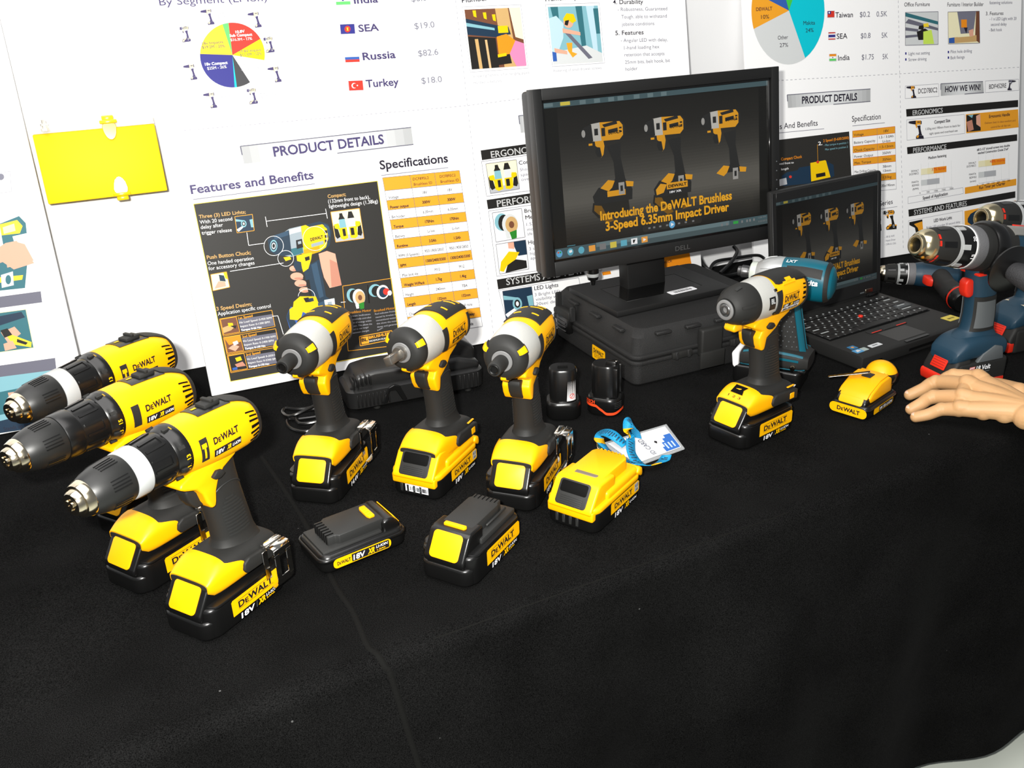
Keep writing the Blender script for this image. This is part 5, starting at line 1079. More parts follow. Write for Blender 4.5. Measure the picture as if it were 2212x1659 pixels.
p.begin().text('Stands up to harsh use', (9, 931), (105, 913), 9, 'ink', 1).end('feature_text')
# ---------------------------------------------------------------- yellow case fixed between the two boards
YB = mat('bright_yellow_acrylic', (.92, .60, .0), .6, spec=.25); CLR = mat('clear_acrylic', (.85, .85, .80), .12, spec=.5, alpha=.45); CLY = mat('clear_yellow_acrylic', (.85, .62, .0), .15, spec=.5, alpha=.8)
t = bpy.data.objects.new('storage_case', None); COL.objects.link(t); t.matrix_world = MID.matrix() @ Matrix.Translation((-.094, .352, -.006)); tag(t, 'flat yellow plastic case with two clasps held between the left and middle poster boards', 'case')
mb = MB(); mb.bm(rbox(0, .0545, -.028, .180, .107, .056, .002, 2), YB); mb.build('case_body', t)
mb = MB(); mb.bm(rbox(0, .1145, -.028, .180, .010, .056, .0015, 2), CLR); mb.bm(rbox(0, .1090, .0008, .180, .0022, .002, .0005, 1), CLR); o = mb.build('lid_rim', t); plabel(o, 'clear lid rim')
for (x, y, s_) in ((.022, .117, 1), (.020, .004, -1)):
    mb = MB(); mb.bm(rbox(x, y, .003, .026, .006, .008, .0015, 2), CLY); mb.bm(rbox(x, y+.006*s_, .002, .018, .008, .006, .002, 2), CLY); mb.bm(extr(smooth([(x-.012, y), (x+.012, y), (x+.009, y-.022*s_), (x, y-.030*s_), (x-.009, y-.022*s_)], 2), .0005, .0035, .0008, 1, 'xy'), CLY); mb.build('clasp', t)
mb = MB(); b = Matrix.Translation((-.070, .115, .006)) @ Matrix.Rotation(R(90), 4, 'Z')
mb.add(*lathe([(-.004, 0), (-.004, .006), (0, .006), (0, .0035), (.004, .0035), (.004, .0055), (.0075, .0055), (.0075, .003), (.013, .003), (.0135, .002), (.0135, 0)], 0, 6), CHR, b); o = mb.build('hex_bolt', t); plabel(o, 'steel hex bolt on the rim')
# ================================================================== monitor, laptop, carrying case, charger, cables
def glow(n, col, s=1.0): return mat('screen_' + n, (.004, .004, .004), .25, spec=.3, emit=col, estr=s)
SCR = dict(black=(.006, .006, .005), gold=(.60, .27, .012), silver=(.28, .27, .25), lsilver=(.42, .40, .36), ink=(.017, .017, .016), g0=(.010, .009, .008), g1=(.016, .015, .012), g2=(.026, .024, .020), g3=(.045, .042, .034), g4=(.075, .070, .058), g5=(.055, .052, .043), g6=(.035, .033, .027), g7=(.020, .019, .016),
           dim=(.16, .075, .006), bar0=(.05, .085, .095), bar1=(.11, .16, .17), bar2=(.055, .08, .085), title=(.70, .33, .012), blue=(.10, .32, .55), cyan=(.10, .35, .45), white=(.75, .75, .75), grey=(.16, .16, .16), pill=(.022, .020, .017), ior=(.70, .30, .05), green=(.03, .28, .05), yel=(.55, .45, .06), red=(.5, .08, .02))
def screen_content(fn, mb, k=1.0):
    G = lambda n: glow(n + ('' if k == 1 else '_dim'), tuple(v*k for v in SCR[n]))
    def Q(u0, v0, u1, v1, c, l=0): mb.add([fn(u0, v0, l), fn(u1, v0, l), fn(u1, v1, l), fn(u0, v1, l)], [[3, 2, 1, 0]], G(c))
    def poly(pts, c, l): mb.add([fn(u, v, l) for u, v in pts], [list(range(len(pts)))[::-1]], G(c))
    Q(0, 0, 1, 1, 'black')
    stops = [(.04, .009), (.22, .014), (.38, .028), (.50, .052), (.58, .082), (.66, .086), (.74, .052), (.82, .024), (.93, .010)]
    for i in range(44):
        a = .04 + .89*i/44; b2 = .04 + .89*(i+1)/44; mid = (a+b2)/2
        for (v0, g0), (v1, g1) in zip(stops, stops[1:]):
            if v0 <= mid <= v1: g = g0 + (g1-g0)*(mid-v0)/(v1-v0)
        g = round(g*k, 4); m_ = glow('floor_%04d' % int(g*10000), (g, g*.94, g*.80))
        mb.add([fn(.055, a, 1), fn(.955, a, 1), fn(.955, b2, 1), fn(.055, b2, 1)], [[3, 2, 1, 0]], m_)
    Q(0, 0, 1, .033, 'bar0', 1); Q(.0, .004, .04, .026, 'bar1', 2); Q(.07, .004, .11, .026, 'yel', 2)
    for u in (.15, .21, .27, .31, .38, .44, .5): Q(u, .004, u+.025, .03, 'bar1', 2)
    def pic(kind, cu, cv, sc, l, flipv=1, dim=False):
        for pts, c in tool_picture(kind):
            if flipv < 0 and max(y for x, y in pts) > -.30: continue
            if c in ('black', 'ink') and flipv > 0: c = 'ink'
            poly([(cu + x*sc*.60, cv - y*sc*flipv) for x, y in (pts if flipv > 0 else pts[::-1])], ('dim' if c == 'gold' else 'g1') if dim else c, l); l += .12
    pic('impact', .235, .92, .25, 2, -1, True); pic('impact', .505, .925, .25, 2, -1, True)
    pic('impact_slim', .245, .42, .265, 5); pic('impact', .515, .43, .265, 5); pic('impact_bare', .775, .43, .265, 5)
    def T(s, u0, v0, u1, v1, h, c, l, bold=.02):
        def f(x, y): t = (x-u0)/(u1-u0) if u1 != u0 else 0; return fn(x, v0 + (v1-v0)*t - y, l)
        put_text(mb, s, G(c), f, u0, 0, u1-u0, h, bold)
    T('Introducing the DeWALT Brushless', .205, .79, .815, .785, .062, 'title', 8, .03); T('3-Speed 6.35mm Impact Driver', .225, .865, .80, .862, .062, 'title', 8, .03)
    T('DEWALT', .262, .238, .315, .236, .018, 'black', 8, .04); T('DEWALT', .535, .245, .59, .243, .018, 'black', 8, .04); T('DEWALT', .793, .243, .848, .241, .018, 'black', 8, .04); Q(.508, .607, .605, .650, 'gold', 7.5); T('DEWALT', .515, .640, .60, .638, .020, 'black', 8, .04); T('18V XR', .520, .678, .575, .676, .014, 'white', 8, .03)
    poly([(.40 + .012*cos(R(a)), .895 + .022*sin(R(a))) for a in range(90, 271, 20)] + [(.655 + .012*cos(R(a)), .895 + .022*sin(R(a))) for a in range(-90, 91, 20)], 'pill', 7)
    poly([(.525 + .014*cos(R(a)), .895 + .026*sin(R(a))) for a in range(0, 360, 18)], 'blue', 8); poly([(.520, .882), (.534, .895), (.520, .908)], 'white', 9)
    for u in (.415, .437, .465, .497, .553, .585, .62): Q(u, .889, u+.010, .901, 'grey', 8)
    Q(.055, .925, .09, .928, 'cyan', 6)
    Q(0, .935, 1, 1, 'bar0', 2); Q(.18, .935, .80, .965, 'bar1', 3); Q(.4, .965, 1, 1, 'bar2', 3)
    for i, c in enumerate(('blue', 'cyan', 'cyan', 'ior', 'grey', 'yel', 'cyan', 'white', 'ior')):
        u = .006 + i*.047; poly([(u + .014 + .013*cos(R(a)), .968 + .024*sin(R(a))) for a in range(0, 360, 20)] if i in (0, 1, 2) else [(u, .948), (u+.028, .948), (u+.028, .988), (u, .988)], c, 5)
        if i in (0,): poly([(u+.006, .955), (u+.013, .952), (u+.013, .965), (u+.006, .966)], 'red', 6); poly([(u+.015, .953), (u+.022, .956), (u+.022, .966), (u+.015, .965)], 'green', 6)
        if i == 1: poly([(u+.008, .958), (u+.02, .955), (u+.022, .97), (u+.01, .975)], 'white', 6)
        if i == 7: poly([(u+.008, .957), (u+.02, .957), (u+.012, .982), (u+.008, .975)], 'black', 6)
        if i == 8: poly([(u+.008, .957), (u+.022, .968), (u+.008, .98)], 'white', 6)
    Q(.82, .945, .845, .965, 'green', 5)
    for u in (.76, .785, .86, .885, .90, .92): Q(u, .948, u+.008, .966, 'grey', 5)
    T('1:08 PM', .945, .955, .985, .954, .012, 'grey', 6, 0); T('5/22/2012', .945, .982, .99, .981, .012, 'grey', 6, 0)
MBK = mat('satin_black_bezel', (.0085, .0085, .0085), .45, spec=.4); MBD = mat('piano_black', (.004, .004, .004), .12, spec=.5)
mon = bpy.data.objects.new('monitor', None); COL.objects.link(mon); tag(mon, 'black widescreen monitor on the carrying case, showing three yellow drivers', 'monitor')
MC = Vector((.2824, 1.599, TZ+.3311)); myaw = R(23.07)
mon.location = (.263, 1.628, TZ+.0995); mon.rotation_euler = (0, 0, myaw)
Mi = mon.matrix_basis.inverted()
MPN = Plane(MC, 23.07, 7.26); mm = MPN.matrix(); LM = Matrix.Translation(-mon.location); 
mon_inv = (Matrix.Translation(mon.location) @ Matrix.Rotation(myaw, 4, 'Z')).inverted()
W2, H2 = .485/2, .3037/2
FR = mon_inv @ mm                                   # panel frame -> monitor thing frame
mb = MB()
for (x0, x1, y0, y1) in ((-W2, -W2+.0165, -H2, H2), (W2-.0165, W2, -H2, H2), (-W2+.0165, W2-.0165, H2-.0185, H2), (-W2+.0165, W2-.0165, -H2, -H2+.0245)):
    mb.bm(rbox((x0+x1)/2, (y0+y1)/2, -.011, x1-x0, y1-y0, .022, .0012, 2), MBK, FR)
mb.bm(rbox(0, 0, -.030, W2*2-.004, H2*2-.004, .040, .006, 3), MBK, FR)
mb.bm(rbox(0, -.01, -.058, W2*1.3, H2*1.3, .03, .010, 3), MBK, FR)
mb.build('panel_housing', mon)
mb = MB()
x0, x1, y0, y1 = -W2+.0165, W2-.0165, -H2+.0245, H2-.0185
for a, b2, c, d in ((x0, x0+.004, y0, y1), (x1-.004, x1, y0, y1), (x0, x1, y1-.004, y1), (x0, x1, y0, y0+.004)): mb.bm(rbox((a+b2)/2, (c+d)/2, -.006, b2-a, d-c, .006, .0004, 1), MBD, FR)
mb.build('inner_bezel', mon)
x0 += .004; x1 -= .004; y0 += .004; y1 -= .004
mb = MB(); screen_content(lambda u, v, l: FR @ Vector((x0 + (x1-x0)*u, y1 - (y1-y0)*v, -.0065 + .00012*l)), mb)
o = mb.build('display', mon, flat=True); plabel(o, 'lit display with three yellow impact drivers and a caption')
mb = MB(); put_text(mb, 'DELL', mat('bezel_lettering', (.05, .05, .05), .4), lambda x, y: FR @ Vector((x, y, .0004)), .012, -H2+.008, .031, .0085, .01); mb.build('maker_lettering', mon, flat=True)
mb = MB()
for k in range(4): mb.bm(rbox(W2-.007, -.062+k*.0165, .0003, .0020, .0020, .0006, 0), GRY, FR)
mb.build('control_button', mon)
mb = MB(); mb.add(*lathe([(0, 0), (0, .0042), (.001, .0042), (.001, 0)], 0, 20), mat('button_glow', (.01, .02, .1), .3, emit=(.02, .10, .9), estr=1.2), FR @ Matrix.Translation((W2-.008, -H2+.014, .0002)) @ Matrix.Rotation(R(-90), 4, 'Y'))
mb.add(*lathe([(0, 0), (0, .0028), (.0012, .0028), (.0012, 0)], 0, 20), MBD, FR @ Matrix.Translation((W2-.008, -H2+.014, .0003)) @ Matrix.Rotation(R(-90), 4, 'Y')); o = mb.build('power_button', mon); plabel(o, 'power button with a blue ring light')
RB = Matrix.Rotation(R(26)-myaw, 4, 'Z')
mb = MB(); mb.bm(rbox(0, 0, .0060, .250, .165, .0105, .0015, 2), MBD if False else MBK, RB)
mb.bm(rbox(0, -.005, .0112, .165, .085, .0006, .0002, 1), MBD, RB)
sb = mb.build('stand_base', mon)
mb = MB()
for (a, b2, c, d) in ((-.0835, .0835, .0375, .0385), (-.0835, -.0825, -.0475, .0385), (.0825, .0835, -.0475, .0385)): mb.bm(rbox((a+b2)/2, (c+d)/2, .0117, b2-a, d-c, .0006, 0), DGR, RB)
mb.build('base_groove', sb)
mb = MB(); mb.bm(rbox(.0, .022, .075, .085, .030, .135, .004, 2), MBK, RB @ Matrix.Rotation(R(-6), 4, 'X')); mb.build('stand_neck', mon)
mb = MB(); SR = RB @ Matrix.Translation((.034, -.053, .0117)) @ Matrix.Rotation(R(2), 4, 'Z')
mb.bm(extr(rrect(-.029, -.009, .029, .009, .003), 0, .0003, 0, 1, 'xy'), INKW, SR)
x = -.018
while x < .020:
    w = random.choice((.0005, .0009, .0014)); mb.bm(rbox(x, -.001, .00045, w, .007, .0002, 0), INKK, SR); x += w + .0011
put_poly(mb, [(-.022, .0050), (.018, .0050), (.018, .0062), (-.022, .0062)], GRY, lambda a, b2: SR @ Vector((a, b2, .0005))); o = mb.build('barcode_sticker', sb); plabel(o, 'white barcode sticker')
# speaker-like plug hanging under the screen
mb = MB(); V = Matrix.Translation(FR @ Vector((-.137, -H2-.012, -.035))) @ Matrix.Rotation(R(90), 4, 'Y')
mb.add(*lathe([(-.012, 0), (-.012, .010), (.004, .011), (.012, .009), (.014, .005), (.022, .004), (.022, 0)], 0, 20), BPL, V)
mb.add(*lathe([(.0, .0112), (.003, .0115), (.006, .0108)], 0, 20), SIL, V); mb.build('cable_plug', mon)
# ------------------------------------------------------------------ carrying case under the monitor
CPL = mat('pebbled_black_case', (.0105, .0105, .0105), .6, spec=.4, bump=.9, bscale=1100)
cs = thing('carrying_case', 'black plastic tool carrying case lying flat under the monitor', 'tool case', (.205, 1.415, TZ), R(24))
cw, cdp = .335, .305
mb = MB(); mb.bm(extr(rrect(.006, .006, cw-.006, cdp-.006, .014), .0015, .047, .004, 3, 'xy'), CPL)
mb.bm(extr(rrect(0, 0, cw, cdp, .018), .0395, .0475, .002, 2, 'xy'), CPL); mb.build('case_base', cs)
mb = MB(); mb.bm(extr(rrect(.0, .0, cw, cdp, .018), .0500, .0575, .002, 2, 'xy'), CPL)
mb.add(*loft([[(x, y, z) for x, y in rrect(i, i, cw-i, cdp-i, .016)] for i, z in ((.006, .054), (.008, .086), (.018, .0985), (.021, .0990))]), CPL)
lid = mb.build('case_lid', cs)
for x in (.06, .12, .18, .24): mb = MB(); mb.bm(rbox(x, .0055, .0905, .030, .010, .006, .0015, 1), CPL); mb.build('lid_rib', lid)
for y in (.06, .14, .22): mb = MB(); mb.bm(rbox(.0055, y, .0905, .010, .030, .006, .0015, 1), CPL); mb.build('lid_rib', lid)
for x in (.150, .265):
    mb = MB(); mb.bm(rbox(x, -.004, .060, .044, .016, .050, .004, 3), BLK); mb.bm(rbox(x, -.0125, .030, .050, .006, .030, .002, 2), BLK); mb.build('latch', cs)
for x in (.095, .215):
    mb = MB(); mb.bm(rbox(x, -.001, .046, .040, .008, .012, .002, 2), BLK); mb.bm(rbox(x-.012, -.0035, .046, .006, .006, .014, .001, 1), CPL); mb.bm(rbox(x+.012, -.0035, .046, .006, .006, .014, .001, 1), CPL); mb.build('hinge', cs)
mb = MB(); mb.bm(rbox(-.003, .238, .066, .014, .050, .016, .003, 2), BLK); mb.bm(rbox(-.004, .238, .045, .012, .046, .030, .003, 2), BPL)
for z in (.050, .042, .034): mb.bm(rbox(-.0105, .240, z, .003, .036, .0035, .001, 1), BPL)
mb.bm(rbox(-.001, .268, .078, .012, .006, .040, .002, 1), CPL); mb.bm(rbox(-.001, .212, .070, .012, .006, .030, .002, 1), CPL); mb.build('side_latch', cs)
mb = MB(); fz = lambda u, v, k=0: Vector((.0052 - k, .150 - u, v-.006))
mb.add([fz(*p_) for p_ in rrect(0, .0115, .046, .0375, .003)], [list(range(24))], LABY)
logo(mb, INKK, lambda u, v: fz(u, v, .0004), .005, .0245, .036, .008, lines=False); put_text(mb, 'DC742K', INKK, lambda u, v: fz(u, v, .0004), .009, .0155, .026, .0055)
put_poly(mb, [(.0025, .0220), (.0435, .0220), (.0435, .0226), (.0025, .0226)], INKK, lambda u, v: fz(u, v, .0004)); o = mb.build('model_label', cs, flat=True); plabel(o, 'yellow maker label')

# ------------------------------------------------------------------ laptop
LBK = mat('laptop_black', (.0125, .0125, .012), .58, spec=.35, bump=.08, bscale=1500)
lp = thing('laptop', 'open black laptop to the right of the monitor, mirroring its picture', 'laptop', (.6015, 1.4450, TZ), R(29.4))
lw, ld = .2948, .2155
mb = MB(); mb.bm(extr([(0, .0045), (0, .0255), (.008, .028), (ld, .028), (ld, .003), (.012, .003)], 0, lw, .0014, 2, 'yz'), LBK)
base = mb.build('laptop_base', lp)
mb = MB(); mb.bm(rbox(.146, .006, .0283, .062, .006, .0006, 0), MBD); mb.bm(rbox(.165, .0, .013, .09, .0012, .005, .0003, 1), HOLE); mb.bm(rbox(.045, .0, .012, .010, .0012, .006, .0003, 1), HOLE); mb.build('front_slot', base)
# keyboard
KX0, KX1, KY0, KY1 = .012, .283, .083, .190
mb = MB(); mb.bm(rbox((KX0+KX1)/2, (KY0+KY1)/2, .0282, KX1-KX0, KY1-KY0, .0012, .0004, 1), HOLE); kb = mb.build('keyboard', lp)
KEY = mat('key_black', (.009, .009, .009), .5, spec=.4); LEG = mat('key_legend', (.42, .45, .45), .6); BLUE = mat('key_blue', (.02, .05, .16), .5)
kcache = {}
def key(x, y, w, h, m=KEY, mark=1):
    kk = (round(w, 4), round(h, 4), m.name, mark)
    if kk in kcache:
        o = kcache[kk].copy(); COL.objects.link(o); o.parent = kb
    else:
        q = MB(); q.bm(extr([(-w/2+.0005, -h/2+.0005), (w/2-.0005, -h/2+.0005), (w/2-.0005, h/2-.0005), (-w/2+.0005, h/2-.0005)], .0283, .0312, .0009, 1, 'xy'), m)
        if mark == 1: q.bm(rbox(-w*.18, h*.12, .03125, .0030, .0032, .0003, 0), LEG)
        if mark == 2: q.bm(rbox(-w*.06, h*.1, .03125, w*.5, .0026, .0003, 0), LEG)
        o = q.build('key', kb); kcache[kk] = o
    o.location = (x, y, 0); return o
pit = (KX1-KX0-.004)/15.0; rowsy = [KY0 + .0025 + .0175*(i+.5) for i in range(5)]; n_key = 0
layout = [[1.2, 1, 1, 1.2, 4.6, 1.2, 1, 1, 1.0, .9, .9], [2.2] + [1]*10 + [2.8], [1.75] + [1]*11 + [2.25], [1.5] + [1]*12 + [1.5], [1]*13 + [2]]
for r_, row in enumerate(layout):
    x = KX0+.002
    for i, kw in enumerate(row):
        w = kw*pit; big = kw > 1.4
        key(x+w/2, rowsy[r_], w, .0175, mat('key_grey_blue', (.030, .036, .040), .45) if (big and i == len(row)-1 and r_ == 2) else KEY, 0 if (r_ == 0 and i == 4) else (2 if big else 1)); x += w
for i in range(16): key(KX0+.002 + (i+.5)*(KX1-KX0-.004)/16, KY1-.0085, (KX1-KX0-.004)/16, .0110, KEY, 1)
mb = MB(); mb.add(*lathe([(0, 0), (0, .0042), (.002, .0046), (.0035, .0040), (.0042, .002), (.0042, 0)], 0, 16), RED, Matrix.Translation((.147, .132, .0305)) @ Matrix.Rotation(R(-90), 4, 'Y')); o = mb.build('pointing_stick', lp); plabel(o, 'red pointing stick')
for x, s_ in ((.112, -1), (.146, 0), (.178, 1)):
    mb = MB(); mb.bm(extr(rrect(x-.016, .064, x+.016, .079, .002), .0278, .0296, .0006, 1, 'xy'), LBK)
    if s_: mb.bm(rbox(x, .0655, .0296, .026, .0022, .0008, .0003, 1), RED)
    mb.build('pointer_button', lp)
mb = MB(); mb.bm(extr(rrect(.108, .014, .182, .061, .002), .0279, .0284, .0002, 1, 'xy'), mat('touchpad_black', (.014, .014, .0135), .42)); mb.build('touchpad', lp)
for nm, x, y, w, h, m, lab in (('palm_sticker', .012, .034, .016, .013, mat('sticker_blue', (.03, .16, .32), .35), 'small blue system sticker'), ('palm_sticker', .006, .017, .018, .014, mat('sticker_sky', (.08, .30, .55), .3), 'light blue processor sticker'), ('palm_sticker', .024, .018, .013, .012, mat('sticker_pale', (.35, .42, .40), .3), 'pale green sticker'), ('palm_sticker', .046, .020, .028, .011, mat('sticker_white', (.62, .64, .66), .3), 'white sticker with grey print'), ('palm_sticker', .277, .024, .030, .022, mat('sticker_yellow', (.66, .52, .06), .4), 'yellow sticker on the right palm rest')):
    mb = MB(); mb.bm(extr(rrect(x, y, x+w, y+h, .0015) if nm == 0 else rrect(min(x, lw-w-.002), y, min(x, lw-w-.002)+w, y+h, .0015), .0280, .0284, 0, 1, 'xy'), m)
    xx = min(x, lw-w-.002)
    if 'yellow' in m.name: put_text(mb, 'DEWALT', INKK, lambda u, v: Vector((u, v, .0286)), xx+.006, y+.008, w-.012, .0045, .03)
    elif 'sky' in m.name: put_poly(mb, [(xx+.003, y+.003), (xx+.015, y+.005), (xx+.012, y+.011), (xx+.006, y+.010)], mat('sticker_white', ()), lambda u, v: Vector((u, v, .0286)))
    elif 'sticker_blue' == m.name: put_poly(mb, [(xx+.005, y+.004), (xx+.011, y+.004), (xx+.011, y+.009), (xx+.005, y+.009)], mat('sticker_orange', (.7, .3, .08), .4), lambda u, v: Vector((u, v, .0286)))
    elif 'white' in m.name: put_poly(mb, [(xx+.007, y+.0045), (xx+.020, y+.0045), (xx+.020, y+.0068), (xx+.007, y+.0068)], GRY, lambda u, v: Vector((u, v, .0286)))
    o = mb.build(nm, lp); plabel(o, lab)
# lid
lt = R(7.8); LFm = Matrix.Translation((0, ld-.006, .030)) @ Matrix.Rotation(R(90)-lt, 4, 'X')
mb = MB(); mb.bm(rbox(lw/2, .118, -.005, lw, .250, .012, .004, 2), LBK, LFm); ldo = mb.build('laptop_lid', lp)
mb = MB()
for (a, b2, c, d) in ((.002, .012, .004, .239), (lw-.012, lw-.002, .004, .239), (.012, lw-.012, .222, .239), (.012, lw-.012, .004, .030)): mb.bm(rbox((a+b2)/2, (c+d)/2, .0012, b2-a, d-c, .0024, .0006, 1), MBK, LFm)
mb.build('screen_bezel', ldo)
mb = MB(); screen_content(lambda u, v, l: LFm @ Vector((.012 + (lw-.024)*u, .222 - .192*v, .0012 + .0001*l)), mb, .42); o = mb.build('display', lp, flat=True); plabel(o, 'dimmer display repeating the monitor picture')
mb = MB(); mb.bm(rbox(lw-.036, .010, .0026, .020, .008, .0012, .0003, 1), STE, LFm); put_poly(mb, [(lw-.062, .008), (lw-.050, .008), (lw-.050, .0105), (lw-.062, .0105)], GRY, lambda x, y: LFm @ Vector((x, y, .0028)))
mb.build('model_plate', ldo)
for x in (.028, lw-.028):
    mb = MB(); mb.bm(rbox(x, ld-.006, .030, .032, .014, .010, .004, 2), MBD); mb.build('hinge', lp)
# ------------------------------------------------------------------ battery charger with its cord
CHB = mat('charger_black', (.0085, .0085, .0085), .36, spec=.5, bump=.15, bscale=1200)
ch = thing('battery_charger', 'black battery charger behind the first two impact drivers, cord coiled at its left', 'charger', (-.172, 1.446, TZ), R(20))
mb = MB(); HX, HY = .118, .043
mb.add(*loft([[(x, y, z) for x, y in rrect(-HX+i, -HY+i, HX-i, HY-i, .016)] for i, z in ((.004, .004), (0, .008), (0, .036), (.006, .040))]), CHB)
mb.bm(extr([(-HX+.004, .036), (-HX+.020, .062), (-HX+.050, .066), (HX-.040, .062), (HX-.004, .050), (HX-.004, .036)], -HY+.008, HY-.008, .007, 3), CHB)
mb.bm(extr([(.020, .040), (.030, .084), (.070, .100), (HX-.006, .070), (HX-.004, .040)], -.018, HY-.004, .008, 3), CHB)
mb.build('charger_body', ch)
mb = MB()
for k in range(9): mb.bm(rbox(-HX+.016+k*.0065, -HY-.0008, .021, .0022, .004, .022, .0008, 1), CHB)
for k in range(5): mb.bm(rbox(HX-.012-k*.008, -HY-.0008, .021, .0025, .004, .026, .0008, 1), CHB)
for k in range(5): mb.bm(rbox(-HX+.012+k*.007, -HY+.014, .056-abs(k-3)*.002, .0024, .030, .016, .001, 1), CHB)
mb.build('cooling_rib', ch)
mb = MB(); mb.bm(extr([(-.062, .010), (-.050, .036), (-.040, .040), (-.030, .036), (-.020, .010), (-.028, .010), (-.038, .030), (-.048, .030), (-.054, .010)], -HY-.003, -HY+.002, .0008, 1), BPL); mb.build('front_badge', ch)
for x in (-.07, .09):
    for y in (-HY+.010, HY-.010): mb = MB(); mb.add(*lathe([(0, 0), (0, .006), (.006, .007), (.006, 0)], 0, 14), BLK, Matrix.Translation((x, y, 0)) @ Matrix.Rotation(R(-90), 4, 'Y')); mb.build('rubber_foot', ch)
chi = (Matrix.Translation(ch.location) @ Matrix.Rotation(R(20), 4, 'Z')).inverted()
def tp(px, z): return on_table(px, z)
cord = [chi @ tp(q, z) for q, z in (((700, 868), .02), ((672, 880), .006), ((640, 884), .004), ((616, 882), .004), ((612, 893), .004), ((632, 898), .012), ((690, 872), .020), ((715, 868), .016), ((700, 895), .010), ((650, 905), .006), ((622, 907), .004), ((628, 924), .004), ((662, 932), .004), ((712, 912), .006), ((720, 888), .010), ((680, 884), .014), ((642, 895), .010), ((650, 915), .008), ((700, 905), .010), ((730, 880), .012))]
mb = MB(); mb.add(*tube(spline(cord, 8), .0028, 8), BPL); mb.build('power_cord', ch)
# ------------------------------------------------------------------ cables behind the monitor
def px3(px, d):      # point on the sight line of a pixel at a given depth along the view
    return EYE + ray(px)*d
mb = MB(); mb.add(*tube(spline([px3((1502, 520), 2.0), px3((1508, 548), 1.98), px3((1524, 578), 1.95), px3((1560, 596), 1.94), px3((1600, 590), 1.96), px3((1640, 578), 2.0), px3((1660, 560), 2.05)], 8), .0045, 8), BPL)
tag(mb.build('video_cable'), 'thick black cable drooping in a curve from the right of the monitor', 'cable')
mb = MB(); mb.add(*tube(spline([px3((1585, 532), 1.98), px3((1592, 545), 1.97), px3((1578, 568), 1.95), px3((1556, 590), 1.93)], 8), .0040, 8), BPL)
tag(mb.build('power_cable'), 'black power lead crossing in front of the drooping cable behind the monitor', 'cable')
mb = MB(); mb.add(*tube(spline([px3((1530, 590), 1.99), px3((1545, 566), 2.02), px3((1585, 558), 2.04), px3((1640, 552), 2.06), px3((1652, 575), 2.05), px3((1600, 600), 2.0)], 8), .0035, 8), BPL)
tag(mb.build('coiled_cable'), 'thin black cable looping low behind the case, left of the teal impact driver', 'cable')
